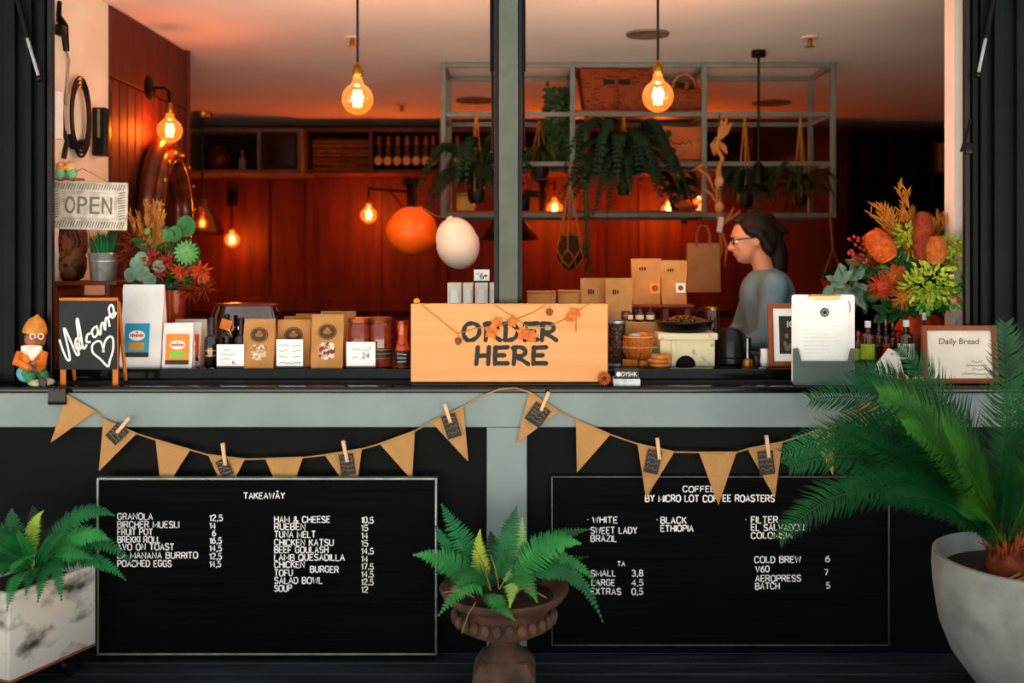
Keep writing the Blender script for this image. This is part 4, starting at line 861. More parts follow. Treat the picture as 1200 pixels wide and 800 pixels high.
# cane cup on loaf slices
Y = 4.37
for lab, a, b, p0, p1 in (('orange bread block beneath cane basket, left', 729, 747, 422, 430), ('orange bread block beneath cane basket, right', 748, 759, 423, 430)):
    t = MB(); t.box((0, 0, S(p1 - p0, Y) / 2), (S(b - a, Y), .06, S(p1 - p0, Y)), bev=.004); tag(t.build('bread_block', mat('crust', '#d07a24', '#b5611a', rough=.7, scale=40, bump=.3), loc=(X((a + b) / 2, Y), Y, LZ)), lab, 'bread')
t = thing('cane_basket', 'little round orange cane basket on the bread blocks', 'basket', (X(747, Y), Y, LZ + S(8, Y) + .0005)); u = S(1, Y)
mb = MB(); mb.lathe([(9 * u, 0), (14 * u, 4 * u), (17 * u, 12 * u), (17.5 * u, 22 * u), (16.5 * u, 27 * u), (15 * u, 27 * u), (15 * u, 20 * u), (0, 18 * u)], seg=28); mb.build('cane_wall', wickorange, t)
for z, q in ((14, 17.6), (26, 17.2)): mb = MB(); mb.tube([(q * u * math.cos(2 * PI * k / 28), q * u * math.sin(2 * PI * k / 28), z * u) for k in range(28)], .9 * u, 6, closed=True); mb.build('rim_band', mat('cane_band', '#e39a45', '#c97f2c', rough=.6), t)
mb = MB(); r = random.Random(9)
for k in range(22):
    a = 2 * PI * k / 22; mb.tube([(q * u * math.cos(a), q * u * math.sin(a), z * u) for q, z in ((9.3, .4), (14.4, 4.2), (17.4, 12), (17.8, 22))], .8 * u, 5)
mb.build('cane_rib', wickorange, t)
mb = MB(); mb.sph((-2 * u, 0, 27 * u), (9 * u, 8 * u, 3 * u), 12, 6); mb.build('blue_napkin', mat('napkin_blue', '#a9c3cb', '#8fb0bb', rough=.8), t); mb = MB(); mb.sph((5 * u, 2 * u, 27 * u), (10 * u, 9 * u, 4 * u), 12, 6); mb.build('bun', mat('crust', '#d07a24'), t)
for k, (px, z) in enumerate(((773, 0), (771, 5), (775, 10))):
    mb = MB(); mb.lathe([(S(11, Y), 0), (S(12.5, Y), .006), (S(12, Y), .015), (S(9, Y), .0175), (0, .0175)], seg=22); tag(mb.build('flatbread', mat('crust2', '#d98f3f', '#b9651d', rough=.7, scale=30, bump=.3), loc=(X(px, 4.33), 4.33, LZ + .018 * k)), 'golden flat bread round beside the stove, %s of its pile' % ('lowest', 'middle one', 'topmost')[k], 'bread', 'flat breads in a pile')
mb = MB(); mb.box((0, 0, .037), (S(13, 4.5), .03, .074), bev=.002); mb2 = thing('tea_tin', 'small white and green packet between basket and stove', 'packet', (X(764, 4.46), 4.455, LZ)); mb.build('packet_body', whitepaper, mb2); mb = MB(); mb.box((0, -.0155, .06), (S(13, 4.5), .002, .02)); mb.build('green_stripe', mat('label_green', '#7cbf4a'), mb2)
# distressed stove with black bowl of nuts
Y = 4.36; L = Vector((X(806, Y), Y + .09, LZ)); t = thing('brazier', 'distressed cream clay stove with arched opening on the counter', 'stove', L); u = S(1, Y)
cream = mat('chipped_cream', '#d9cba4', '#5a4a30', rough=.8, scale=16, bump=.35, mix=(.62, .74), detail=8)
arch = [(-32 * u, 0), (-14 * u, 0)] + [(-2 * u - 12 * u * math.cos(a * PI / 8) , 12 * u * math.sin(a * PI / 8) + 0) for a in range(1, 8)] + [(10 * u, 0), (32 * u, 0), (32 * u, 31 * u), (-32 * u, 31 * u)]
mb = MB(); mb.prism(arch, -.08, .08); mb.build('stove_body', cream, t)
mb = MB(); mb.prism([(-19 * u, 0), (-14.5 * u, 0), (-14.5 * u, 30 * u), (-19 * u, 30 * u)], -.09, -.0795); mb.build('corner_strip', cream, t)
mb = MB(); mb.box((-2 * u, -.01, 5 * u), (22 * u, .12, 10 * u)); mb.build('fire_hole', mat('hole_black', '#0c0907', '#060403', rough=.9), t)  # near-black block filling the arched opening
mb = MB(); mb.box((0, -.005, 34.5 * u), (70 * u, .19, 8 * u), bev=.006); mb.build('top_slab', cream, t)
L = L + Vector((0, -.005, 38.6 * u)); t = thing('serving_bowl', 'shallow black bowl resting on the cream stove', 'bowl', L)
mb = MB(); mb.lathe([(0, 0), (22 * u, 0), (30 * u, 4 * u), (33.5 * u, 12 * u), (34 * u, 13 * u), (32 * u, 13 * u), (28 * u, 7 * u), (0, 5 * u)], seg=36); mb.build('bowl_shell', blackm, t)
mb = MB(); mb.lathe([(34.2 * u, 11.2 * u), (34.8 * u, 13 * u), (33 * u, 13.6 * u), (32 * u, 12 * u)], seg=36); mb.build('rim', mat('rim_dark', '#2a1f16', '#1a120c', rough=.4), t)
r = random.Random(3); mb = MB()
for i in range(420):
    a = r.uniform(0, 2 * PI); q = 30 * u * math.sqrt(r.random()); z = (9 + 8 * (1 - (q / (31 * u)) ** 2)) * u
    mb.sph((q * math.cos(a), q * math.sin(a), z + r.uniform(-1, 1.5) * u), (r.uniform(1.4, 2.4) * u, 1.3 * u, 1.5 * u), 6, 4, rot=(r.uniform(0, 3), r.uniform(0, 3), r.uniform(0, 3)))
o = mb.build('nut_heap', mat('nut_brown', '#8a5426', '#3f2310', rough=.5, scale=60), loc=L); tag(o, 'heap of brown nuts and dried pods filling the black bowl', 'nuts', kind='stuff')
for k, (px, py, lab) in enumerate(((818, 368, 'dark red pine cone on the nut heap, left of the small jar'), (812, 366, 'dark red pine cone on the nut heap, nearest the centre'), (823, 364, 'dark red pine cone on the nut heap, highest'))):
    mb = MB(); c = at(px, py, Y + .1); n = 0
    for i in range(7):
        for q in range(8):
            a = 2 * PI * (q + i * .5) / 8; rr3 = 6 * u * math.sin(PI * (i + 1) / 8.5); leaf(mb, (0, 0, (i * 1.6 - 6) * u), (math.cos(a), math.sin(a), .3), (0, 0, 1), rr3, 3 * u, .3)
    tag(mb.build('pine_cone', mat('cone_red', '#6a1f12', '#3f120a', rough=.6), loc=c, smooth=False), lab, 'pine cone')
t = thing('glass_pot', 'small shiny glass pot behind the nut heap', 'pot', (X(834, 4.62), 4.62, LZ)); h_ = Z(360, 4.62) - LZ
mb = MB(); mb.lathe([(.03, 0), (.034, .01), (.034, h_ * .9), (.03, h_ * .94), (.03, h_ * .98), (0, h_ * .98)], seg=20); mb.build('pot_body', amberg, t); mb = MB(); mb.lathe([(.032, h_ * .95), (.033, h_), (0, h_ + .004)], seg=20); mb.build('lid', brass, t)
# grinder, tamper, small black things
Y = 4.42; t = thing('coffee_grinder', 'rounded black coffee grinder between stove and picture frame', 'grinder', (X(856, Y), Y, LZ)); u = S(1, Y)
mb = MB(); mb.lathe([(13 * u, 0), (15 * u, 2 * u), (15 * u, 26 * u), (14 * u, 36 * u), (10 * u, 42 * u), (0, 43 * u)], seg=28, sc=(.95, 1.1)); mb.build('grinder_body', mat('satin_black', '#101010', '#161616', rough=.3), t)
mb = MB(); mb.box((11 * u, 0, 19 * u), (9 * u, .04, 36 * u), bev=.006); mb.build('side_panel', blackp, t); mb = MB(); mb.lathe([(15.2 * u, 8 * u), (15.6 * u, 9 * u), (15.2 * u, 10 * u)], seg=28, sc=(.95, 1.1)); mb.build('seam_ring', blackm, t)
Y = 4.34; t = thing('tamper', 'steel coffee tamper with thin upright handle before the grinder', 'tamper', (X(876, Y), Y, LZ)); u = S(1, Y)
mb = MB(); mb.lathe([(6.5 * u, 0), (6.8 * u, 2 * u), (5.5 * u, 8 * u), (3 * u, 9.5 * u), (0, 9.5 * u)], seg=20); mb.build('tamper_base', brass, t); mb = MB(); mb.lathe([(1.6 * u, 9 * u), (1.4 * u, 33 * u), (0, 34 * u)], seg=12); mb.build('handle', steel, t)
for lab, px, r_, h3, yy in (('squat black lidded tin behind the tamper', 886, 9, 11, 4.4), ('black knock box between grinder and picture frame', 872, 8, 24, 4.55)):
    t = thing('black_tin', lab, 'tin', (X(px, yy), yy, LZ)); u = S(1, yy); mb = MB(); mb.lathe([(r_ * u, 0), (r_ * u, h3 * u), (0, h3 * u)], seg=20); mb.build('tin_body', blackp, t); mb = MB(); mb.lathe([(r_ * 1.05 * u, h3 * u), (r_ * u, h3 * 1.15 * u), (2 * u, h3 * 1.2 * u), (0, h3 * 1.3 * u)], seg=20); mb.build('lid', blackm, t)
t = thing('milk_jug', 'small white ceramic jug against the brown picture frame', 'jug', (X(896, 4.36), 4.36, LZ)); u = S(1, 4.36)
mb = MB(); mb.lathe([(4 * u, 0), (5.5 * u, 5 * u), (4.5 * u, 14 * u), (5 * u, 20 * u), (4.4 * u, 20 * u), (3.9 * u, 14 * u), (0, 3 * u)], seg=16); mb.build('jug_body', whitepaper, t); mb = MB(); mb.tube([(4.5 * u, 0, 16 * u), (8 * u, 0, 14 * u), (8 * u, 0, 8 * u), (5.3 * u, 0, 5 * u)], .8 * u, 6); mb.build('handle', whitepaper, t)

# --- framed picture
def frame(nm, lab, px0, px1, py0, py1, Y, mt, fw, matm, lean, z0, inner):
    w_ = S(px1 - px0, Y); h_ = S(py1 - py0, Y); t = thing(nm, lab, 'picture frame', (X((px0 + px1) / 2, Y), Y, z0)); M = Matrix.Translation((0, 0, .0025)) @ Matrix.Rotation(-lean, 4, 'X'); f = S(fw, Y)
    mb = MB(M)
    for sx in (-1, 1): mb.box((sx * (w_ / 2 - f / 2), 0, h_ / 2), (f, .018, h_), bev=.002)
    for zz_ in (f / 2, h_ - f / 2): mb.box((0, 0, zz_), (w_ - 2 * f, .018, f), bev=.002)
    mb.build('frame', mt, t)
    mb = MB(M); mb.box((0, .003, h_ / 2), (w_ - 1.6 * f, .006, h_ - 1.6 * f)); mb.build('mount', matm, t); inner(t, M, w_, h_, f)
    mb = MB(M); mb.tube([(0, .008, h_ * .7), (0, .05, .004)], .004, 4); mb.build('strut', blackp, t)
fmr = mat('frame_brown', '#8f4720', '#7a3917', rough=.45, scale=6, stretch=(4, 4, 1))
def in1(t, M, w_, h_, f):
    mb = MB(M); mb.box((w_ * .05, -.001, h_ * .5), (w_ * .52, .004, h_ * .6)); mb.build('print', mat('print_dark', '#2c2b22', '#1f1e18', rough=.6), t); r = random.Random(4); mb = MB(M)
    for k in range(9): mb.sph((w_ * r.uniform(-.08, .2), -.0035, h_ * r.uniform(.26, .5)), (.008, .001, .012), 8, 5)
    mb.build('print_figure', mat('print_pale', '#6f6d5c', '#58564a', rough=.6), t)
    o = text('IO', w_ * .0, h_ * .62, None, h_ * .1, -.0035, whitepaper, t, depth=.001); o.matrix_local = M
frame('picture_frame', 'brown wooden picture frame with dark print left of the clipboard', 901, 946, 355, 429, 4.31, fmr, 6, whitepaper, .1, LZ, in1)
def in2(t, M, w_, h_, f):
    o = text('Daily Bread', -w_ * .27, h_ * .68, w_ * .26, h_ * .1, -.0005, mat('brown_ink', '#7a6148', '#6a5238'), t, depth=.001, slant=.1); o.matrix_local = M
    mb = MB(M); r = random.Random(6)
    for a, b, z in ((.16, .3, .36), (.08, .36, .29), (.16, .34, .23), (.02, .42, .15)): squig(mb, w_ * a, w_ * b, h_ * z, h_ * .05, -.001, r, .0012)
    mb.build('handwriting', mat('brown_ink', '#7a6148'), t)
frame('picture_frame', 'brown framed handwritten Daily Bread notice behind the palm', 1082, 1170, 379, 447, 4.13, fmr, 6, mat('cream_paper', '#eadfce', '#e2d5c1', rough=.8), .1, 1.0985, in2)
# --- clipboard in holder
Y = 4.12; L = Vector((X(965.5, Y), Y, 1.0985)); t = thing('menu_holder', 'grey perspex menu holder standing on the counter edge', 'menu holder', L); zs = lambda p: Z(p, Y - .02) - L.z; xs = lambda p: X(p, Y - .02) - L.x
persp = mat('grey_perspex', '#5d6a62', '#48544d', rough=.18, scale=5)
mb = MB(); mb.prism([(xs(929), .004), (xs(1001), .004), (xs(1001), zs(408)), (xs(996), zs(408)), (xs(993), zs(423)), (xs(939), zs(423)), (xs(935), zs(408)), (xs(929), zs(408))], -.026, -.022); mb.build('front_pocket', persp, t)
mb = MB(); mb.box((0, .0, .003), (xs(1001) - xs(929), .056, .006), bev=.001); mb.box((0, .022, zs(408) / 2), (xs(1001) - xs(929), .004, zs(408))); mb.build('holder_back', persp, t)
t = thing('clipboard', 'white clipboard with paper menu standing in the grey holder', 'clipboard', L + Vector((0, 0, .0065)))
d0 = -.0065
mb = MB(); mb.prism(rrect(xs(1003) - xs(929), zs(345) + d0 - .002, .012, (xs(1003) + xs(929)) / 2, (zs(345) + d0) / 2), -.006, .0); mb.build('board', white if False else mat('clip_white', '#ece6e2', '#e4ddd8', rough=.5), t)
mb = MB(); mb.prism(rrect(xs(995) - xs(936), zs(352) - zs(425), .006, (xs(995) + xs(936)) / 2, (zs(352) + zs(425)) / 2 + d0), -.0095, -.0065); mb.build('paper', whitepaper, t)
mb = MB(); mb.prism(ell(S(10.5, Y), S(10.5, Y), 0, zs(366) + d0), -.0105, -.0095); mb.build('round_logo', ink, t); mb = MB(); mb.tube([(S(3.2, Y) * math.cos(a), -.0106, zs(366) + d0 + S(3.2, Y) * math.sin(a)) for a in [2 * PI * k / 16 for k in range(16)]], .0008, 4, closed=True); mb.build('logo_ring', whitepaper, t)
r = random.Random(2); mb = MB(); gp = mat('faint_print', '#d4d1ce', '#c8c5c2')
for k in range(9): squig(mb, xs(942), xs(942 + r.uniform(25, 46)), zs(382 + k * 4.6) + d0, .004, -.0098, r, .0008)
mb.build('print', gp, t)
mb = MB(); mb.box((0, -.009, zs(347.5) + d0), (S(37, Y), .012, S(5.5, Y)), bev=.002); mb.build('clip', mat('gold_clip', '#c9a466', '#b08c4e', rough=.25, metal=.9), t)
mb = MB(); mb.tube([(xs(995), -.009, zs(352) + d0), (xs(997.5), -.009, zs(358) + d0), (xs(997), -.009, zs(366) + d0)], .0012, 5); mb.build('clip_arm', blackp, t)
# --- bottles, drinks and shells by the flowers
cola = mat('green_label', '#9dbb2a', '#86a31f', rough=.5)
bottle('juice_bottle', 'small clear bottle with white cap and lime label, right of clipboard', 1017, 376, 4.33, S(8, 4.33), amberg, whitepaper, LZ, lab_m=cola, neck=.25)
bottle('juice_bottle', 'small dark bottle with white cap before the pumpkin', 1062, 375, 4.33, S(9, 4.33), amberg, whitepaper, LZ, lab_m=whitepaper, neck=.25)
bottle('juice_bottle', 'slim bottle with orange and green label touching the clipboard', 1006, 388, 4.37, S(5, 4.37), amberg, redm, LZ, lab_m=mat('label_green', '#7cbf4a'), neck=.25)
bottle('juice_bottle', 'green glass bottle with round white cap above the bread notice', 1083, 366, 4.38, S(6, 4.38), mat('green_glass', '#274a3a', '#1d3a2d', rough=.1), whitepaper, LZ, neck=.4)
for k, (px, lab) in enumerate(((1030, 'amber bottle in the wire caddy, left'), (1038, 'amber bottle in the wire caddy, centre'), (1046, 'amber bottle in the wire caddy, right'))):
    bottle('sauce_bottle', lab, px, 372 + 2 * k, 4.46, S(5, 4.46), amberg, brass, LZ + .009, group='bottles in the wire caddy', lab_m=redm if k == 1 else None)
t = thing('wire_caddy', 'black wire caddy holding three amber bottles', 'caddy', (X(1038, 4.46), 4.46, LZ)); a, b, h_ = S(15, 4.46), .035, S(38, 4.46)
mb = MB(); mb.box((0, 0, .003), (2 * a, 2 * b, .006)); mb.build('caddy_base', blackp, t)
for z in (h_, h_ * .5): mb = MB(); mb.tube([(-a, -b, z), (a, -b, z), (a, b, z), (-a, b, z)], .0025, 5, closed=True); mb.build('wire_ring', blackp, t)
for sx in (-1, 1):
    for sy in (-1, 1): mb = MB(); mb.tube([(sx * a, sy * b, .004), (sx * a, sy * b, h_)], .0025, 5); mb.build('wire_post', blackp, t)
t = thing('note_card', 'white speckled note card leaning among the palm tips', 'card', (X(1041, 4.22), 4.22, 1.0985 + .0065)); u = S(1, 4.22)
mb = MB(Matrix.Rotation(-.3, 4, 'X')); mb.prism([(-20 * u, 10 * u), (-4 * u, 2 * u), (19 * u, 4 * u), (16 * u, 32 * u), (4 * u, 38 * u)], -.002, .002); mb.build('card_sheet', mat('speckled', '#ece0d6', '#b07a62', rough=.8, scale=60, mix=(.62, .8)), t); mb = MB(); mb.tube([(0, .004, .0), (0, .03, .0)], .006, 5); mb.build('card_foot', blackp, t)
for k, (px, q, lab) in enumerate(((1055, 9, 'brown spiral shell left of the bread notice'), (1077, 7, 'smaller brown shell beside the bread notice'))):
    mb = MB(); u = S(1, 4.14); n = 26
    pts = [(q * u * (1 - i / n) * .9 * math.cos(i * .7), q * u * (1 - i / n) * .9 * math.sin(i * .7), q * u * (.55 + i / n * 1.1)) for i in range(n)]
    mb.tube(pts, [q * u * .5 * (1 - i / n) + .001 for i in range(n)], 8); tag(mb.build('shell', mat('shell_brown', '#b0602a', '#e0b890', rough=.4, scale=25), loc=(X(px, 4.14), 4.14, 1.0985)), lab, 'shell')
# --- pumpkin
Y = 4.58; u = S(1, Y); L = Vector((X(1080, Y), Y, LZ)); t = thing('pumpkin', 'large orange pumpkin below the flower arrangement', 'pumpkin', L)
rr2, ph_ = 31 * u, 58 * u; mb = MB(); rows = []
for i in range(13):
    th = PI * i / 12; row = []
    for k in range(60):
        a = 2 * PI * k / 60; lob = 1 - .09 * abs(math.cos(a * 5)) ** 3; q = rr2 * math.sin(th) ** .85 * lob if 0 < i < 12 else .004
        row.append(mb.v((q * math.cos(a), q * math.sin(a), ph_ / 2 - ph_ / 2 * math.cos(th) * (1 - .12 * (math.sin(th) < .4)))))
    rows.append(row)
for a, b in zip(rows, rows[1:]):
    for k in range(60): mb.f([a[k], a[(k + 1) % 60], b[(k + 1) % 60], b[k]])
mb.f(rows[0][::-1]); mb.f(rows[-1]); mb.build('pumpkin_body', mat('pumpkin_orange', '#c4481a', '#a83812', rough=.4, scale=9), t)
mb = MB(); mb.tube([(0, 0, ph_ * .9), (0.004, 0, ph_ * 1.03), (.016, 0, ph_ * 1.12)], [.014, .009, .008], 8); mb.build('stem', olive, t)
# ================================================================ LAMPS
fil = emitter('filament', (1.0, .6, .24), 30)
amb = glassy('amber_bulb_glass', (1.0, .52, .2), .05, (1.0, .24, .035), .75)
CEIL = 2.93
def point(parent, loc, power, col=AMBER, r=.03):
    d = bpy.data.lights.new('bulb_light', 'POINT'); d.energy = power; d.color = col; d.shadow_soft_size = r
    o = bpy.data.objects.new('bulb_light', d); COL.objects.link(o); o.parent = parent; o.location = loc
def bulb(t, c, r, power, coils=8, glass=amb, sockm=brass, col=AMBER):
    c = Vector(c)
    mb = MB(); mb.lathe([(r * .3, r * 1.42), (r * .31, r * 1.2), (r * .36, r * 1.06)] + [(r * math.sin(a), r * math.cos(a)) for a in [math.radians(q_) for q_ in (28, 36, 46, 58, 72, 90, 108, 126, 144, 160, 172)]] + [(0, -r)], c, 32); gb = mb.build('bulb_glass', glass, t, ang=75)
    mb = MB(); pts = []
    for k in range(coils):
        a = 2 * PI * k / coils; q = r * .26; x_, y_ = q * math.cos(a), q * math.sin(a); pts += [c + Vector((x_, y_, (.55 if k % 2 else -.5) * r)), c + Vector((x_, y_, (-.5 if k % 2 else .55) * r))]
    mb.tube(pts, r * .035, 5); mb.build('filament', fil, gb)
    mb = MB(); mb.lathe([(r * .3, r * 1.36), (r * .34, r * 1.42), (r * .34, r * 1.7), (r * .26, r * 2.1), (r * .1, r * 2.3), (0, r * 2.3)], c, 18); mb.build('socket', sockm, t)
    point(t, c + Vector((0, 0, -r * .1)), power, col)
    return c + Vector((0, 0, r * 2.25))
for px, py, lab in ((419, 116, 'amber globe pendant bulb on black cord in the left opening'), (771, 113, 'amber globe pendant bulb on black cord in front of the baskets')):
    Y = 4.5; c = at(px, py, Y); t = thing('pendant_bulb', lab, 'pendant lamp', (c.x, c.y, CEIL), group=None); cc = Vector((0, 0, c.z - CEIL)); top = bulb(t, cc, S(18.5, Y), BULB['front'], col=(1.0, .60, .36))
    mb = MB(); mb.tube([top - Vector((0, 0, .01)), (0, 0, -.01)], .006, 8); mb.build('cord', blackp, t); mb = MB(); mb.lathe([(.05, -.03), (.055, -.002), (0, -.0005)], seg=20); mb.build('ceiling_rose', blackm, t)
# sconce on the panelled wall at left
Y = 5.66; c = at(199, 153, Y); pl = Vector((WL + .016, Y, Z(103, Y))); t = thing('wall_sconce', 'black goose arm sconce with amber bulb on the left panelling', 'wall lamp', pl)
mb = MB(); mb.lathe([(.07, 0), (.07, .012), (.055, .022), (0, .024)], rot=(0, PI / 2, 0)); mb.build('back_plate', blackm, t)
top = bulb(t, c - pl, S(14.5, Y), BULB['sconce'])
mb = MB(); mb.tube([(.01, 0, 0), (c.x - pl.x - .03, 0, .0), (c.x - pl.x - .005, 0, -.015), top - Vector((0, 0, .01))], .009, 8); mb.build('arm', blackm, t)
# back wall sconces
def sconce(lab, ppx, ppy, bpx, bpy_, r, power):
    Yp = 9.968; Yb = 9.5; pl = Vector((X(ppx, Yp), Yp, Z(ppy, Yp))); c = at(bpx, bpy_, Yb); t = thing('wall_sconce', lab, 'wall lamp', pl, group=None)
    mb = MB(); mb.lathe([(.075, 0), (.075, .02), (0, .022)], (0, 0, 0), 20, rot=(PI / 2, 0, 0)); mb.box((0, -.02, -.22), (.05, .03, .4), bev=.004); mb.build('back_plate', blackm, t)
    top = bulb(t, c - pl, S(r, Yb), power); q = top + Vector((0, 0, .08))
    mb = MB(); mb.tube([(0, -.03, -.1), (q.x, q.y, q.z), top - Vector((0, 0, .02))], .012, 8); mb.build('arm', blackm, t)
    mb = MB(); mb.tube([(0, -.03, -.34), (q.x * .5, q.y * .5, (q.z - .1) * .5)], .007, 6); mb.build('stay', blackm, t)
sconce('black swing arm sconce with lit bulb left of the orange balloon', 480, 213, 432, 252, 9.5, BULB['back'])
sconce('black swing arm sconce with lit bulb beside the macrame kokedama', 636, 208, 650, 245, 9.5, BULB['back'])
sconce('black swing arm sconce with lit bulb behind the large dark fern', 800, 212, 783, 246, 8, BULB['back'])
# glass bell pendant and small glass wall lamp at back left
Y = 9.0; c = at(237, 262, Y); t = thing('pendant_lamp', 'clear glass bell pendant lamp at the back left corner', 'pendant lamp', (c.x, c.y, CEIL)); dz = c.z - CEIL
mb = MB(); mb.lathe([(.08, -.05), (.09, -.02), (.09, -.0005), (0, -.0005)], seg=20); mb.build('ceiling_rose', brass, t)
top = bulb(t, (0, 0, dz), .055, BULB['sconce'] * .8, glass=glassy('clear_bulb', (1, .8, .6), .05, (1, .35, .08), .5)); mb = MB(); mb.tube([top - Vector((0, 0, .01)), (0, 0, -.04)], .012, 8); mb.build('stem_rod', blackm, t)
mb = MB(); mb.lathe([(.05, .22), (.06, .16), (.10, .12), (.13, .07), (.16, 0), (.2, -.08), (.19, -.1), (.185, -.08), (.15, .0), (.09, .11)], (0, 0, dz), 28); mb.build('glass_shade', glassy('smoke_glass', (.75, .42, .28), .15), t)
Yp = 9.968; pl = Vector((X(273, Yp), Yp, Z(232, Yp))); c = at(272, 281, 9.7); t = thing('wall_lamp', 'little wall lamp with amber glass dome near the bouquet', 'wall lamp', pl)
mb = MB(); mb.box((0, -.015, 0), (.1, .03, .16), bev=.005); mb.build('back_plate', blackm, t); r_ = .07; top = bulb(t, c - pl, r_, BULB['sconce'], coils=6)
mb = MB(); mb.tube([(0, -.03, 0), (c.x - pl.x, c.y - pl.y, 0), top], .01, 8); mb.build('arm', blackm, t)
# cone pendant and slim black pendant
Y = 7.9; c = at(596, 281, Y); t = thing('cone_pendant', 'wide dark cone pendant shade behind the sage upright', 'pendant lamp', (c.x, c.y, CEIL)); dz = c.z - CEIL
mb = MB(); q = S(36, Y); hh = S(40, Y); mb.lathe([(q, 0), (q * .98, .01), (q * .12, hh), (q * .1, hh + .06), (0, hh + .07)], (0, 0, dz), 32); mb.lathe([(q * .96, .0), (q * .1, hh * .94), (0, hh * .94)], (0, 0, dz), 32); mb.build('cone_shade', mat('dark_bronze', '#2a1710', '#1f110b', rough=.4, metal=.3), t); mb = MB(); mb.tube([(0, 0, dz + hh + .05), (0, 0, -.001)], .008, 6); mb.build('cord', blackp, t)
Y = 6.3; t = thing('rod_pendant', 'slim black rod pendant hanging inside the right shelf bay', 'pendant lamp', (X(889, Y), Y, CEIL))
mb = MB(); mb.lathe([(.045, -.04), (.045, -.0005), (0, -.0005)], seg=18); mb.build('ceiling_rose', blackm, t); mb = MB(); mb.tube([(0, 0, -.03), (0, 0, Z(196, Y) - CEIL)], .008, 8); mb.build('rod', blackm, t); mb = MB(); mb.lathe([(.02, .05), (.035, .03), (.045, -.08), (.03, -.08), (.01, .03)], (0, 0, Z(200, Y) - CEIL), 18); mb.build('lamp_cup', blackm, t)
# ceiling fittings
def fitting(nm, lab, cat, px, py, r, kind):
    Y = F * (CEIL - CZ) / (300 - py); t = thing(nm, lab, cat, (X(px, Y), Y, CEIL))
    if kind == 'spr':
        mb = MB(); mb.lathe([(r, -.012), (r, -.0005), (0, -.0005)], seg=20); mb.build('escutcheon', mat('chrome_beige', '#cdbfae', '#b9a997', rough=.4), t); mb = MB(); mb.lathe([(.012, -.06), (.016, -.03), (.012, -.01), (0, -.01)], seg=12); mb.lathe([(.028, -.062), (.03, -.058), (0, -.056)], seg=12); mb.build('sprinkler_head', brass, t)
    else:
        mb = MB(); mb.lathe([(r * .8, -.004), (r, -.012), (r * 1.02, -.0005), (r * .78, -.0005)], seg=30); mb.build('trim_ring', mat('ring_grey', '#6e6257', '#5c5148', rough=.5), t); mb = MB(); mb.lathe([(0, -.003), (r * .8, -.003)], seg=30); mb.build('grille', mat('grille_beige', '#c9beb2', '#aa9f93', rough=.6), t)
fitting('sprinkler', 'ceiling sprinkler beside the left pendant cord', 'sprinkler', 413, 43, .045, 'spr')
fitting('sprinkler', 'ceiling sprinkler above the right end of the shelf unit', 'sprinkler', 949, 43, .05, 'spr')
fitting('sprinkler', 'small ceiling sprinkler far back above the dark bottles', 'sprinkler', 471, 122, .05, 'spr')
fitting('ceiling_speaker', 'round recessed ceiling speaker behind the right pendant cord', 'ceiling speaker', 759, 39, .125, 'ring')
fitting('air_vent', 'flat round vent on the ceiling seen through left shelf bay', 'air vent', 557, 117, .16, 'ring')
fitting('air_vent', 'flat round vent on the ceiling seen through right shelf bay', 'air vent', 904, 120, .16, 'ring')

# ================================================================ BACK WALL CABINETS
def wallcab(nm, lab, px0, px1, divs, Y, dep, m, door=None):
    z0, z1 = Z(203, Y), min(Z(150, Y), CEIL - .002); xc = (X(px0, Y) + X(px1, Y)) / 2; w_ = X(px1, Y) - X(px0, Y); t = thing(nm, lab, 'wall cabinet', (xc, Y, z0)); h_ = z1 - z0; f = .035
    mb = MB(); mb.box((0, dep / 2, h_ - f / 2), (w_, dep, f)); mb.box((0, dep / 2, f / 2), (w_, dep, f))
    for sx in (-1, 1): mb.box((sx * (w_ / 2 - f / 2), dep / 2, h_ / 2), (f, dep, h_ - 2 * f))
    mb.build('carcass', m, t)
    for d in divs: mb = MB(); mb.box((X(d, Y) - xc, dep / 2, h_ / 2), (f, dep - .02, h_ - 2 * f)); mb.build('divider', m, t)
    mb = MB(); mb.box((0, dep - .008, h_ / 2), (w_ - 2 * f, .014, h_ - 2 * f)); mb.build('back_panel', darkwood, t)
    if door:
        mb = MB(); xa_, xb_ = X(door[0], Y) - xc, X(door[1], Y) - xc; mb.box(((xa_ + xb_) / 2, .03, h_ / 2), (xb_ - xa_, .02, h_ - 2 * f)); mb.box(((xa_ + xb_) / 2, .018, h_ / 2), (xb_ - xa_ - .08, .008, h_ - 2 * f - .08), bev=.003); mb.build('door', darkwood, t)
    return z0 + f
mtan = mat('cabinet_taupe', '#6b5a48', '#5c4d3d', rough=.5)
wallcab('wall_cabinet', 'taupe edged open wall cabinet at back left with dark door', 172, 353, (217, 303), 9.3, .6, mtan, (307, 349))
zc = wallcab('wall_cabinet', 'long dark open wall cabinet holding firewood and bottles', 356, 882, (434, 516, 600, 690, 780), 9.45, .5, mat('cabinet_brown', '#5a2a16', '#471f10', rough=.5))
r = random.Random(12); logm = mat('log_bark', '#b8602e', '#5a2812', rough=.9, scale=12, stretch=(.4, 4, 4), bump=.5)
for i in range(4):
    for j in range(7):
        Y = 9.62 - (j % 2) * .03; xx = X(366, Y) + .05 + (r.random() * .03); z = zc + .028 + j * .043; ln = .13
        x0 = X(366, Y) + i * .135 + .01
        mb = MB(); mb.tube([(0, 0, r.uniform(-.006, .006)), (ln * .5, r.uniform(-.01, .01), r.uniform(-.006, .006)), (ln, 0, r.uniform(-.006, .006))], [.02, .0215, .019], 8); tag(mb.build('log', logm, loc=(x0, Y - r.random() * .02, z)), 'short firewood log stacked in the back wall cabinet', 'log', 'firewood logs in the wall cabinet')
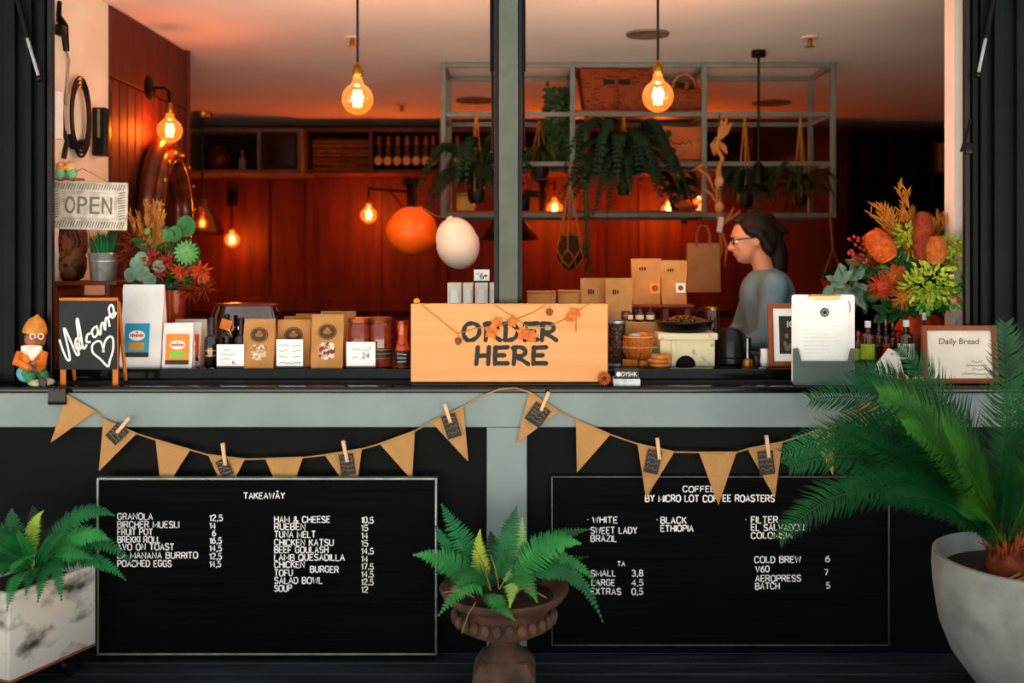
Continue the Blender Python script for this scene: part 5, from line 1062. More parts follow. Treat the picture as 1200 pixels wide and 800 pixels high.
foil = mat('gold_foil', '#c8753a', '#a85a26', rough=.35, metal=.4); gl = mat('gold_label', '#e0a04a', '#cf8f3c', rough=.5)
t0 = thing('champagne_bottle', 'dark champagne bottle with round gold label in the back cabinet row', 'bottle', (0, 0, 0), group='champagne bottles in the wall cabinet')
mb = MB(); mb.lathe([(.04, 0), (.044, .008), (.044, .17), (.038, .205), (.02, .25), (.015, .28), (.015, .315), (0, .316)], seg=18); mb.build('bottle_body', dglass, t0)
mb = MB(); mb.lathe([(.022, .245), (.0165, .275), (.018, .318), (.014, .335), (0, .337)], seg=14); mb.build('foil_neck', foil, t0)
mb = MB(); mb.prism(ell(.075, .085, 0, .09), -.048, -.036); mb.build('round_label', gl, t0)
k = 0
for px in (444, 455, 466, 477, 488, 499, 508, 524, 536, 548, 560, 572):
    Y = 9.56; L = Vector((X(px, Y), Y, zc + .0005))
    if k == 0: t0.location = L
    else: dup(t0, L)
    k += 1
Y = 9.6; zl = Z(203, 9.3) + .035
mb = MB(); mb.lathe([(.05, 0), (.1, .04), (.12, .12), (.09, .19), (.05, .21), (.06, .23), (.05, .23), (.04, .2), (0, .02)], seg=24); tag(mb.build('vase', mat('maroon_vase', '#5a1e14', '#46150d', rough=.4), loc=(X(256, 9.5), 9.5, zl)), 'squat maroon vase in the taupe wall cabinet', 'vase')
bottle('glass_bottle', 'small pale glass bottle beside the maroon vase in taupe cabinet', 284, 176, 9.5, .035, mat('pale_glass', '#8a8468', '#6f6a52', rough=.2), brass, zl)
# dark bookcase at the far right with a few books
Y = 9.55; xa, xb = X(992, Y), X(1135, Y); t = thing('bookcase', 'tall dark wooden bookcase against the far right wall', 'bookcase', ((xa + xb) / 2, Y, .0)); w_ = xb - xa; H_ = Z(151, Y)
mb = MB()
for sx in (-1, -.28, .42, 1): mb.box((sx * (w_ / 2 - .02), .2, H_ / 2), (.04, .4, H_))
mb.build('upright', darkwood, t); mb = MB(); mb.box((0, .385, H_ / 2), (w_ - .04, .02, H_ - .02)); mb.build('back_panel', darkwood, t)
for z in (.06, .6, 1.1, 1.55, 2.0, 2.42, H_ - .02): mb = MB(); mb.box((0, .19, z), (w_ - .08, .36, .03)); mb.build('shelf', darkwood, t)
for k in range(6):
    bc = [mat('book_red', '#a8482c', '#963c22', rough=.7), mat('book_tan', '#b98a68', '#a87a58', rough=.7)][k % 2]; x_ = X(1099, Y) + k * .048; hh = .3 - .02 * (k % 3); z = 2.436
    t2 = thing('book', 'upright book on the dark bookcase shelf at far right', 'book', (x_, Y + .06, z), group='books in the far bookcase'); mb = MB(); mb.box((0, .08, hh / 2), (.042, .2, hh), bev=.004); mb.build('cover', bc, t2); mb = MB(); mb.box((0, .084, hh / 2), (.034, .2, hh + .002)); mb.build('pages', whitepaper, t2)

# ================================================================ HANGING SHELF UNIT
A, B = 6.68, 7.20; PXS = (519.5, 671, 825, 976); ZS = (CEIL - .02, Z(134, A), Z(192, A), Z(252, A)); bt = .034
t = thing('hanging_shelf', 'sage steel frame shelf unit hung from the ceiling', 'shelf unit', (X(748, A), (A + B) / 2, CEIL)); o = t.location
def bar(p, q, nm='rail', th=bt):
    p, q = Vector(p) - o, Vector(q) - o; d = q - p; mb = MB(); mb.box((p + q) / 2, [abs(d[i]) + th for i in range(3)], bev=.002); mb.build(nm, greym, t)
for px in PXS:
    for Y in (A, B): bar((X(px, A), Y, ZS[0] + .002), (X(px, A), Y, ZS[3]), 'post', bt)
for z in ZS:
    zt_ = z if z != ZS[0] else z + .0
    for Y in (A, B):
        for a, b in zip(PXS, PXS[1:]): bar((X(a, A) + bt, Y, zt_), (X(b, A) - bt, Y, zt_), 'rail', bt * .9)
    for px in PXS: bar((X(px, A), A + bt, zt_), (X(px, A), B - bt, zt_), 'cross_rail', bt * .9)
for z in ZS[1:]:
    mb = MB(); mb.box(Vector(((X(671, A) + X(825, A)) / 2, (A + B) / 2, z + bt * .5 + .008)) - o, (X(825, A) - X(671, A) - bt * 1.1, B - A - bt * 1.2, .016), bev=.002); mb.build('shelf_board', shelfwood, t)
mb = MB(); mb.box(Vector(((X(519, A) + X(671, A)) / 2, (A + B) / 2, ZS[3] + bt * .5 + .006)) - o, (X(671, A) - X(519, A) - bt * 1.1, B - A - bt * 1.2, .012)); mb.build('shelf_board', shelfwood, t)
SB = [None] + [z + bt * .5 + .0165 for z in ZS[1:]]
Ym = 6.95
def basket(lab, px0, px1, py0, Y, z0, handle, d=.34):
    w_ = S(px1 - px0, Y); h_ = Z(py0, Y) - z0; t = thing('wicker_basket', lab, 'basket', (X((px0 + px1) / 2, Y), Y, z0)); mb = MB()
    mb.box((0, 0, h_ / 2), (w_ * .84, d * .84, h_), top=(1.19, 1.19), bev=.01); mb.build('woven_body', wick, t)
    mb = MB(); mb.tube([(-w_ / 2, -d / 2, h_), (w_ / 2, -d / 2, h_), (w_ / 2, d / 2, h_), (-w_ / 2, d / 2, h_)], .014, 8, closed=True); mb.build('rim', wick, t)
    if handle:
        mb = MB(); mb.tube([(-w_ * .36 * math.cos(a), 0, h_ + w_ * .55 * math.sin(a)) for a in [PI * k / 14 for k in range(15)]], .009, 8); mb.build('handle', mat('cane', '#b8642e', '#94481c', rough=.6), t)
    else:
        for sx in (-1, 1): mb = MB(); mb.box((sx * w_ * .1, -d * .478, h_ * .66), (w_ * .15, .02, h_ * .1), rot=(-.12, 0, 0)); mb.build('handle_slot', mat('slot_black', '#0c0503', '#080302'), t)
        mb = MB(); mb.box((0, -d * .47, h_ / 2), (.02, .03, h_ * .9), rot=(-.12, 0, 0)); mb.build('centre_stake', wick, t)
basket('big rectangular wicker basket on the top shelf', 677, 763, 84, 6.88, SB[1], False)
basket('small wicker basket with hoop handle on the top shelf', 781, 823, 110, 6.86, SB[1], True, .24)
# hanging-shelf contents
Y = 6.85; t = thing('wooden_crate', 'orange wooden box with dark hearts on the middle shelf', 'crate', (X(788, Y), Y, SB[2])); w_, h_ = S(66, Y), S(38, Y)
mb = MB(); mb.box((0, 0, h_ / 2), (w_, .2, h_), bev=.003); mb.build('crate_body', mat('crate_wood', '#c8682c', '#b0561f', rough=.55, scale=4, stretch=(.5, 3, 6)), t)
heart = lambda cx, cz, q: [(cx + q * 16 * math.sin(a) ** 3 / 16, cz + q * (13 * math.cos(a) - 5 * math.cos(2 * a) - 2 * math.cos(3 * a) - math.cos(4 * a)) / 16) for a in [2 * PI * k / 24 for k in range(24)]]
for cx, cz, q in ((-.07, .165, .05), (-.035, .05, .045)): mb = MB(); mb.prism(heart(cx, cz, q), -.112, -.1); mb.build('heart', darkwood, t)
mb = MB(); squig(mb, -.05, .12, .1, .04, -.102, random.Random(1), .004); mb.build('script', ink, t); mb = MB(); mb.tube([(-.11, -.106, .14), (-.1, -.106, .06), (-.03, -.106, .012), (.04, -.106, .02), (.07, -.106, .06)], .004, 5); mb.build('cord', rope, t)
for k in range(3):
    mb = MB(); q = S(14 - k * .6, Y); hh = .052; mb.lathe([(q * .5, 0), (q * .9, hh * .3), (q, hh * .75), (q * .97, hh), (q * .9, hh), (q * .8, hh * .5), (0, hh * .3)], seg=26); tag(mb.build('wooden_bowl', mat('bowl_wood', '#9c4c22', '#7a3614', rough=.35, scale=8), loc=(X(737, Y), Y, SB[2] + k * .053)), 'turned wooden bowl on the middle shelf, %s of its stack' % ('lowest', 'middle', 'topmost')[k], 'bowl', 'stack of wooden bowls')
t = thing('dried_bunch', 'dried reeds in a small white vase left of the bowls', 'dried flowers', (X(711, Y), Y, SB[2])); mb = MB(); mb.lathe([(.02, 0), (.03, .01), (.022, .09), (.016, .11), (.02, .12), (0, .12)], seg=16); mb.build('vase', whitepaper, t); r = random.Random(4)
mb = MB()
for k in range(40): mb.tube([(0, 0, .11), (r.uniform(-.05, .05), r.uniform(-.04, .04), .2), (r.uniform(-.12, .12), r.uniform(-.08, .08), r.uniform(.24, .3))], [.003, .003, .0015], 4)
mb.build('reeds', mat('dry_reed', '#7a3f22', '#592b14', rough=.9), t)
mb = MB(); Y = 6.84
t = thing('candle', 'small glowing candle at the right of the bottom shelf', 'candle', (X(819, Y), Y, SB[3])); mb.lathe([(.025, 0), (.028, .004), (.026, .05), (0, .048)], seg=16); mb.build('wax', mat('candle_wax', '#f0c890', '#e8b878', emit=(1, .55, .2), estr=.8), t); mb = MB(); mb.sph((0, 0, .075), (.013, .013, .026), 10, 8); mb.build('flame', emitter('flame', (1, .6, .25), 14), t); point(t, (0, -.03, .09), 2.0)
mb = MB(); mb.sph((0, 0, .04), (.09, .05, .042), 16, 10); mb.tube([(.05, 0, .05), (.09, 0, .08), (.12, -.01, .085)], [.035, .02, .006], 10); tag(mb.build('shell_ornament', mat('shell_orange', '#b5521f', '#8f3d14', rough=.5), loc=(X(806, Y), Y, SB[3])), 'rounded orange shell ornament beside the candle on the bottom shelf', 'ornament')
mb = MB(); mb.box((0, 0, .055), (.12, .12, .11), bev=.01); mb2 = thing('yellow_tin', 'bright yellow tin on the shelf below the left fern', 'tin', (X(546, 6.8), 6.8, ZS[3] + bt * .5 + .0125)); mb.build('tin_body', mat('yellow_tin', '#e2ab3c', '#cc942a', rough=.4), mb2); mb = MB(); mb.box((0, 0, .118), (.124, .124, .014), bev=.004); mb.build('lid', brass, mb2)

def rfern(nm, lab, loc, n, ln, hw, m, seed, hang=None, potr=.09, up=.35, droop=.7, potm=None, nl=28, arc=(0, 2 * PI)):
    r = random.Random(seed); t = thing(nm, lab, 'hanging plant' if hang else 'plant', loc)
    mb = MB(); mb.lathe([(potr * .7, -potr * 1.5), (potr * .95, -potr * .8), (potr, 0), (potr * .9, 0), (potr * .85, -potr * .2), (0, -potr * .25)], seg=22); mb.build('pot', potm or darkwood, t)
    for k in range(n):
        a = arc[0] + (arc[1] - arc[0]) * (k + r.uniform(-.3, .3)) / n; l = ln * r.uniform(.7, 1.1); e = r.uniform(.1, up); d = r.uniform(.5, 1.1) * droop
        mb = MB(); c_ = Vector((math.cos(a), math.sin(a), 0)); frond(mb, (0, 0, -.02), c_ * l * .45 + Vector((0, 0, l * e)), c_ * l * .95 + Vector((0, 0, l * e * .6 - l * d * .6)), hw * r.uniform(.8, 1.15), nl, (0, -.4, .8), .45, rnd=r, droop=.2)
        mb.build('frond', m, t, smooth=False)
    if hang:
        for k in range(3):
            a = 2 * PI * k / 3 + .4; mb = MB(); mb.tube([(potr * math.cos(a), potr * math.sin(a), -potr * .3), (potr * .2 * math.cos(a), potr * .2 * math.sin(a), hang * .8), (0, 0, hang)], .006, 5); mb.build('cord', rope, t)
    return t
zc3 = ZS[2] - .02
L = at(558, 222, 6.55); rfern('hanging_fern', 'dark green sword fern hanging left of the sage upright', L, 34, .42, .065, darkfern, 1, ZS[1] - L.z, .06, .95, 1.15)
L = at(632, 190, 7.0); rfern('hanging_fern', 'olive brown spider fern hanging right of the sage upright', L, 26, .36, .04, mat('brown_fern', '#4f4a20', '#3a3416', rough=.6), 2, ZS[1] - L.z, .08, .5, .8)
L = at(731, 214, 6.58); rfern('hanging_fern', 'large dark fern hanging before the middle shelf bay', L, 40, .46, .07, darkfern, 3, ZS[1] - L.z, .055, 1.0, 1.25, arc=(PI * .92, PI * 2.08))
L = at(606, 238, 7.0); rfern('potted_fern', 'dark fern peeping right of the sage upright on bottom shelf', Vector((X(612, 7.0), 7.0, ZS[3] + bt * .5 + .0125 + .09)), 14, .2, .04, darkfern, 6, None, .06, .5, .6)
L = at(873, 228, 6.7); rfern('hanging_fern', 'green bushy plant hanging behind the corn husk braid', L, 34, .3, .05, darkfern, 4, ZS[1] - L.z, .055, .8, 1.1)
L = at(938, 228, 6.75); rfern('hanging_fern', 'wispy olive plant hanging in the right shelf bay', L, 34, .34, .035, mat('dark_olive', '#2c3a18', '#1d2a10', rough=.6), 5, ZS[1] - L.z, .05, .6, 1.1)
rfern('shelf_plant', 'dark bushy plant behind the small basket on top shelf', Vector((X(805, 7.1), 7.1, SB[1] + .135)), 20, .15, .05, darkfern, 8, None, .085, .8, .3)
rfern('shelf_plant', 'dark bushy plant on the bottom shelf near the candle', Vector((X(795, 7.05), 7.05, SB[3] + .12)), 18, .22, .05, darkfern, 9, None, .07, .8, .6)
# trailing greenery left of the second post, and vine
t = thing('trailing_plant', 'green trailing plant spilling beside the second shelf post', 'plant', (X(660, 6.9), 6.9, SB[1] + .02)); r = random.Random(7); mb = MB(); mb.lathe([(.06, -.01), (.075, .12), (.07, .12), (0, .1)], (0, 0, 0), 18); mb.build('pot', darkwood, t)
for k in range(12):
    mb = MB(); x_ = r.uniform(-.09, .03); p = [Vector((0, -.02, .13)), Vector((x_ * 1.4, -.1 - r.random() * .06, .14)), Vector((x_ * 1.5, -.12, r.uniform(-.05, -.1))), Vector((x_ * 1.2 + r.uniform(-.03, .03), -.12, r.uniform(-.2, -.42)))]
    mb.tube(p, .003, 4)
    for i in range(26):
        q = p[1].lerp(p[2], i / 13) if i < 13 else p[2].lerp(p[3], (i - 13) / 13); leaf(mb, q, rdir(r) + Vector((0, 0, -.6)), (0, -1, 0), .05, .026)
    mb.build('trailing_stem', mat('trail_green', '#1f3f14', '#142c0c', rough=.5), t, smooth=False)
t = thing('hanging_vine', 'long thin olive vine hanging down past the kokedama', 'plant', (X(687, 6.6), 6.6, ZS[1] - .02)); mb = MB(); zz_ = Z(318, 6.6) - t.location.z; mb.tube([(0, 0, 0), (-.01, 0, zz_ * .4), (.01, 0, zz_ * .8), (.02, 0, zz_)], [.012, .016, .01, .003], 6)
for i in range(90):
    u_ = r.random(); leaf(mb, (r.uniform(-.01, .01), 0, zz_ * u_), Vector((r.uniform(-1, 1), r.uniform(-1, .3), -1.6)), (0, -1, 0), .05, .015)
mb.build('vine_stem', olive, t, smooth=False)
# kokedama in macrame
Y = 6.5; c = at(668, 296, Y); t = thing('kokedama', 'brown kokedama moss ball hanging in orange macrame cord', 'hanging plant', c); q = S(15, Y); hh = S(20, Y)
mb = MB(); mb.sph((0, 0, 0), (q, q, hh), 20, 12, jit=.03, rnd=r); mb.build('moss_ball', mat('moss_brown', '#4a3018', '#2d1c0d', rough=.95, scale=40, bump=.8), t)
mb = MB()
for k in range(14): leaf(mb, (r.uniform(-.04, .04), r.uniform(-.04, .04), hh * .8), rdir(r, .1), (0, 0, 1), .06, .03)
mb.build('sprig', fern2, t, smooth=False)
top_ = ZS[3] - .02 - c.z; top_ = Z(215, Y) - c.z
for k in range(6):
    a = PI * k / 3 + .3; a2 = a + PI / 6; a3 = a - PI / 6; q1 = q * 1.05
    mb = MB(); mb.tube([(0, 0, top_), (q1 * .9 * math.cos(a), q1 * .9 * math.sin(a), hh * .75), (q1 * 1.02 * math.cos(a), q1 * 1.02 * math.sin(a), hh * .2), (q1 * math.cos(a2), q1 * math.sin(a2), -hh * .35), (q1 * .6 * math.cos(a), q1 * .6 * math.sin(a), -hh * .85), (0, 0, -hh * 1.05)], .005, 5)
    mb.tube([(q1 * 1.02 * math.cos(a), q1 * 1.02 * math.sin(a), hh * .2), (q1 * math.cos(a3), q1 * math.sin(a3), -hh * .35), (q1 * .6 * math.cos(a), q1 * .6 * math.sin(a), -hh * .85)], .005, 5); mb.build('macrame_cord', rope, t)
mb = MB(); mb.tube([(0, 0, top_), (0, .06, ZS[2] - c.z - .01), (0, .18, ZS[2] - c.z)], .004, 5); mb.build('hanging_cord', rope, t)
# corn husk braid
Y = 6.58; L = at(842, 150, Y); t = thing('corn_husk_braid', 'dried corn husk and garlic braid hanging from the shelf post', 'dried braid', L); g = lambda a, b, dy=0: at(a, b, Y + dy) - L; husk = mat('corn_husk', '#c98442', '#a8622a', rough=.8, scale=20, stretch=(4, 4, 1))
mb = MB(); mb.tube([g(843, 133), g(843, 150)], .005, 5); mb.build('hook_cord', blackp, t)
for k, (a, b) in enumerate((((846, 140), 12), ((852, 138), 10), ((858, 143), 10), ((834, 178), 9), ((852, 180), 8))):
    mb = MB(); mb.tube([g(842, 165), g((842 + a[0]) / 2 + 1, (165 + a[1]) / 2), g(*a)], [.008, .022, .004], 8, flat=(1, .5, 1)); mb.build('husk_leaf', husk, t)
mb = MB(); mb.tube([g(843, 158), g(840, 175), g(847, 185), g(842, 198), g(843, 215), g(842, 232), g(844, 248), g(843, 262)], [.01, .02, .015, .018, .028, .02, .026, .012], 10); mb.build('braid_stem', husk, t)
for a, b in ((843, 213), (843, 243)): mb = MB(); mb.sph(g(a, b, -.02), (.032, .03, .04), 14, 9); mb.build('garlic_bulb', mat('garlic', '#e0a878', '#cf8e5a', rough=.5), t)
for p in (((816, 196), (830, 206), (838, 225)), ((826, 222), (834, 228), (841, 240)), ((815, 198), (824, 193), (829, 197)), ((843, 262), (852, 290), (849, 312)), ((843, 262), (860, 255), (868, 246)), ((845, 265), (853, 258), (860, 243)), ((843, 262), (846, 292), (843, 306)), ((838, 182), (834, 170), (840, 160))):
    mb = MB(); mb.tube([g(*q_) for q_ in p], [.008, .012, .004], 7); mb.build('husk_strand', husk, t)
mb = MB(); mb.box(g(844, 263, -.04), (.035, .004, .1), rot=(0, .15, 0)); mb.build('paper_tag', whitepaper, t)
for k, (a, b, c_) in enumerate((((870, 148), (872, 175), (866, 205)), ((870, 148), (873, 180), (881, 208)), ((924, 143), (926, 165), (914, 210)), ((924, 143), (925, 165), (935, 222)))): pass
# paper carrier bag
Y = 6.55; t = thing('paper_bag', 'brown paper carrier bag hanging by twisted handles under the shelf', 'paper bag', (X(824, Y), Y, Z(342, Y))); w_, h_ = S(39, Y), S(57, Y)
mb = MB(); mb.box((0, 0, h_ / 2), (w_, .07, h_), top=(.98, .35), bev=.002); mb.build('bag_body', kraft2, t)
mb = MB(); mb.prism([(-w_ * .49, h_ * .99), (w_ * .49, h_ * .99), (w_ * .49, h_), (-w_ * .49, h_)], -.013, .013); mb.build('top_fold', kraft2, t)
for y_ in (-.012, .012): mb = MB(); mb.tube([(-w_ * .2, y_, h_ * .92), (-w_ * .2, y_, h_ * 1.2), (-w_ * .1, y_, h_ * 1.36), (w_ * .1, y_, h_ * 1.36), (w_ * .2, y_, h_ * 1.2), (w_ * .2, y_, h_ * .92)], .006, 6); mb.build('handle', mat('paper_cord', '#a87c3a', '#8f662a', rough=.8), t)
mb = MB(); mb.tube([(0, 0, h_ * 1.32), (0, 0, h_ * 1.42), (0, .12, ZS[3] - t.location.z - .01)], .004, 5); mb.build('hook', blackp, t)
# little hanging pot at right
Y = 6.7; c = at(976, 328, Y); t = thing('hanging_pot', 'small terracotta pot on rope at the right end of shelf', 'hanging plant', c); q = S(14, Y)
mb = MB(); mb.lathe([(q * .6, -S(18, Y)), (q * .98, 0), (q * .88, 0), (0, -.02)], seg=24); mb.build('pot', mat('clay_pot', '#a04a26', '#8a3c1c', rough=.8), t); mb = MB()
for k in range(70): leaf(mb, (r.uniform(-.05, .05), r.uniform(-.05, .05), .0), rdir(r, .15), (0, 0, 1), r.uniform(.05, .09), .02)
mb.build('foliage', darkfern, t, smooth=False); mb = MB()
for sx in (-1, 1): mb.tube([(sx * q * .95, 0, -.005), (0, 0, Z(292, Y) - c.z)], .004, 5)
mb.tube([(0, 0, Z(292, Y) - c.z), (X(973, Y) - c.x, 0, ZS[3] - .02 - c.z)], .006, 5); mb.build('rope', rope, t)

# ================================================================ BALLOONS
def balloon(lab, px, py, rx, rz_, Y, m, rot, anchor):
    c = at(px, py, Y); t = thing('balloon', lab, 'balloon', c); M = Matrix.Rotation(rot, 4, 'Y'); a, b = S(rx, Y), S(rz_, Y)
    prof = [(0, -b)] + [(a * math.sin(PI * i / 20) * (1 - .10 * (1 + math.cos(PI * i / 20)) * .5 * (1 if i > 10 else 0)), -b * math.cos(PI * i / 20)) for i in range(1, 20)] + [(.012, b * 1.01), (.018, b * 1.05), (0, b * 1.05)]
    mb = MB(M); mb.lathe(prof, seg=36); mb.build('balloon_skin', m, t)
    p = M @ Vector((0, 0, b * 1.05)); e = Vector(anchor) - c; mb = MB(); mb.tube([p, p.lerp(e, .5) + Vector((0, 0, -.02)), e], .002, 5); mb.build('string', whitepaper, t)
an = (X(577, 6.6), A - .02, ZS[3])
balloon('orange balloon hanging left of the white balloon', 483, 271, 30.5, 29, 5.6, mat('orange_latex', '#ff6a12', '#fa600c', rough=.3, sub=.2), .35, (X(525, 6.6), 6.6, ZS[3] - .02))
balloon('off white balloon hanging against the sage upright', 536, 285, 25.5, 31, 5.28, mat('white_latex', '#e8dccb', '#e2d4c0', rough=.35), -.3, (X(523, 6.6), 6.6, ZS[3] - .02))

# ================================================================ LEFT CORNER
Y = 4.60; xl = WL + .004; xr = X(147, Y); t = thing('corner_shelf', 'low reddish wooden shelf against the white wall at left', 'shelf', ((xl + xr) / 2, Y, LZ)); zt_ = Z(329, Y); w_ = xr - xl
cw = mat('corner_shelf_wood', '#7a3416', '#5f260e', rough=.5, scale=4, stretch=(1, 4, 4))
mb = MB(); mb.box((0, .05, zt_ - LZ - .009), (w_, .3, .018), bev=.002); mb.build('shelf_board', cw, t)
for xx in (X(135, Y) - (xl + xr) / 2, -w_ / 2 + .02): mb = MB(); mb.box((xx, .05, (zt_ - LZ - .018) / 2 ), (.022, .28, zt_ - LZ - .0185)); mb.build('upright', cw, t)
mb = MB(); mb.box((-.01, .06, Z(349, Y) - LZ), (w_ - .08, .26, .014)); mb.build('inner_board', cw, t)
zt_ += .0005
c = Vector((X(121, 4.56), 4.56, zt_)); t = thing('grass_bucket', 'galvanised bucket of green grass under the OPEN sign', 'plant bucket', c); u = S(1, 4.56)
mb = MB(); mb.lathe([(13.5 * u, 0), (14 * u, .004), (16.6 * u, 31 * u), (17.4 * u, 32 * u), (17 * u, 33 * u), (16 * u, 32.5 * u), (15.5 * u, 26 * u), (0, 25 * u)], seg=30); mb.lathe([(15.9 * u, 22 * u), (16.3 * u, 23 * u), (16 * u, 24 * u)], seg=30); mb.build('bucket_wall', steel, t); r = random.Random(3); mb = MB()
for k in range(260):
    a = r.uniform(0, 2 * PI); q = 14 * u * math.sqrt(r.random()); b_ = Vector((q * math.cos(a), q * math.sin(a), 26 * u)); tp_ = b_ + Vector((r.uniform(-8, 8) * u, r.uniform(-8, 8) * u, r.uniform(22, 36) * u)); s_ = Vector((math.sin(a), -math.cos(a), 0)) * u * .9; md = b_.lerp(tp_, .55) + Vector((0, 0, 2 * u))
    mb.face([b_ - s_, b_ + s_, md + s_ * .7, tp_, md - s_ * .7])
mb.build('grass', fern1, t, smooth=False)
c = Vector((X(86, 4.68), 4.66, zt_)); t = thing('carved_vase', 'brown carved wooden vase behind the OPEN sign', 'vase', c); u = S(1, 4.66)
mb = MB(); mb.lathe([(8 * u, 0), (13 * u, 3 * u), (17 * u, 14 * u), (17 * u, 26 * u), (15.5 * u, 30 * u), (17 * u, 34 * u), (16 * u, 58 * u), (17 * u, 62 * u), (14 * u, 62 * u), (13 * u, 40 * u), (0, 36 * u)], seg=28); mb.build('vase_body', mat('carved_brown', '#7a4a22', '#2f1608', rough=.6, kind='voronoi', scale=28, bump=.8), t)
mb = MB()
for k in range(20): a = 2 * PI * k / 20; mb.tube([(16.6 * u * math.cos(a), 16.6 * u * math.sin(a), 34 * u), (17.2 * u * math.cos(a + .2), 17.2 * u * math.sin(a + .2), 45 * u), (16.4 * u * math.cos(a), 16.4 * u * math.sin(a), 57 * u)], .9 * u, 5)
mb.build('carving', cw, t)
# OPEN sign
Y = 4.42; u = S(1, Y); c = at(104, 241, Y); t = thing('open_sign', 'pale pressed tin OPEN sign hanging by a cord at left', 'sign', c); tin = mat('aged_tin', '#d8cfc2', '#a99c8a', rough=.6, scale=24, bump=.3, mix=(.4, .7)); dtin = mat('dark_tin', '#7d7263', '#6a6053', rough=.7)  # second tin is an even darker tone for letters and leaf relief
M = Matrix.Rotation(.025, 4, 'Y'); mb = MB(M); mb.prism(rrect(91 * u, 56 * u, 2 * u, 0, 0), -.004, .004); mb.build('tin_plate', tin, t)
mb = MB(M)
for a, b in ((89, 54), (66, 33), (62, 29)): mb.tube([(x_ * u, -.006, z_ * u) for x_, z_ in rrect(a, b, 1.5)], .0035, 6, closed=True)
mb.build('embossed_border', tin, t); mb = MB(M); r = random.Random(4)
for k in range(26):
    for z_ in (22, -22): x_ = -40 + k * 3.2; mb.tube([(x_ * u, -.005, (z_ - 3.5) * u), ((x_ + 2.6) * u, -.007, (z_ + 3.5) * u)], .0022, 5)
for k in range(11):
    for x_ in (-39, 39): z_ = -15 + k * 3; mb.tube([((x_ - 4) * u, -.005, z_ * u), ((x_ + 4) * u, -.007, (z_ + 1.6) * u)], .0022, 5)
mb.build('leaf_relief', dtin, t)
for k, ch in enumerate('OPEN'): ob = text(ch, (-27 + 14.4 * k) * u, -9.5 * u, (-27 + 14.4 * k + 11.5) * u, 20 * u, -.002, dtin, t, 'letter', depth=.006); ob.matrix_local = M
mb = MB(); mb.tube([(-40 * u, 0, 27 * u), (-9 * u, .01, 44 * u), (22 * u, 0, 28 * u)], .0025, 5); mb.build('hanging_cord', rope, t)
c2 = c + Vector((-27 * u, -.0, 29.5 * u)); t = thing('bird_ornament', 'pair of peach and green ornamental birds perched above the OPEN sign', 'bird ornament', c2)
mb = MB(); mb.tube([(-15 * u, 0, 2 * u), (22 * u, 0, 1 * u)], 1.5 * u, 6); mb.tube([(-4 * u, 0, 2 * u), (-3 * u, 0, -2.5 * u)], 1.2 * u, 6); mb.build('perch', mat('perch_red', '#a8482a', '#8a3820'), t)
peach = mat('bird_peach', '#f0b06a', '#e88a4a', rough=.6, scale=30); gre = mat('bird_green', '#7fc08a', '#5fa870', rough=.6)
for sx in (-1, 1):
    mb = MB(); mb.sph((sx * 6.5 * u, 0, 9 * u), (6.5 * u, 6 * u, 7.5 * u), 14, 9); mb.tube([(sx * 6 * u, 2 * u, 5 * u), (sx * 9 * u, 3 * u, -5 * u)], [3.5 * u, 1 * u], 8); mb.build('bird_body', gre, t)
    mb = MB(); mb.sph((sx * 5 * u, -1 * u, 16 * u), (6 * u, 6 * u, 6.5 * u), 14, 9); mb.lathe([(1.8 * u, 0), (0, 4 * u)], (sx * 2 * u, -6 * u, 15 * u), 8, rot=(PI / 2 + .5, 0, 0)); mb.build('bird_head', peach, t)
# gear on the white wall
W = lambda px, py: Vector((WL + .012, WL * F / (px - CX), CZ - (py - CY) * (WL / (px - CX))))
L = W(70, 40); t = thing('latch_arm', 'black folding window latch arm on the white wall', 'latch', L); mb = MB(); mb.tube([W(67, 2) - L, W(66, 18) - L, W(72, 30) - L, W(75, 60) - L], [.01, .012, .02, .014], 8); mb.build('arm', blackm, t); mb = MB(); mb.box(W(66, 36) - L + Vector((.01, 0, 0)), (.03, .06, .05), bev=.004); mb.build('hinge_block', blackm, t); mb = MB(); mb.tube([W(68, 10) - L, W(64, 24) - L, W(70, 34) - L], .006, 6); mb.build('loop', blackm, t)
mb = MB(); mb.tube([W(75, 60) - L, W(78, 70) - L, W(76, 100) - L, W(74, 122) - L], .006, 6); mb.build('cord', steel, t)
L = W(86, 137); t = thing('cable_coil', 'dark coil of cable hung on the white wall', 'cable', L)
for q in (.15, .17, .19): mb = MB(); mb.tube([(.014 + q * .05, q * math.cos(a) * .55, q * math.sin(a)) for a in [2 * PI * k / 28 for k in range(28)]], .007, 6, closed=True); mb.build('coil_loop', blackp, t)
L = W(80, 172); t = thing('speaker_bracket', 'black wall bracket holding a slim speaker above the OPEN sign', 'bracket', L); mb = MB(); mb.tube([W(78, 160) - L, W(82, 170) - L, W(98, 168) - L], .022, 8); mb.build('bracket_arm', blackm, t)
mb = MB(); p = W(107, 155) - L; mb.box(p + Vector((.04, 0, 0)), (.07, .07, .24), bev=.008); mb.build('speaker_box', blackp, t); mb = MB(); mb.box(p + Vector((.04, -.037, .04)), (.012, .004, .14)); mb.build('grille_strip', mat('strip_olive', '#7a7a55', '#66664a', rough=.5), t)
mb = MB(); mb.tube([W(68, 122) - L, W(70, 150) - L, W(76, 165) - L, W(72, 185) - L], .012, 6); mb.build('cable', blackp, t); mb = MB(); mb.box(W(65, 135) - L, (.03, .05, .22), bev=.006); mb.build('white_cover', whitepaper, t)
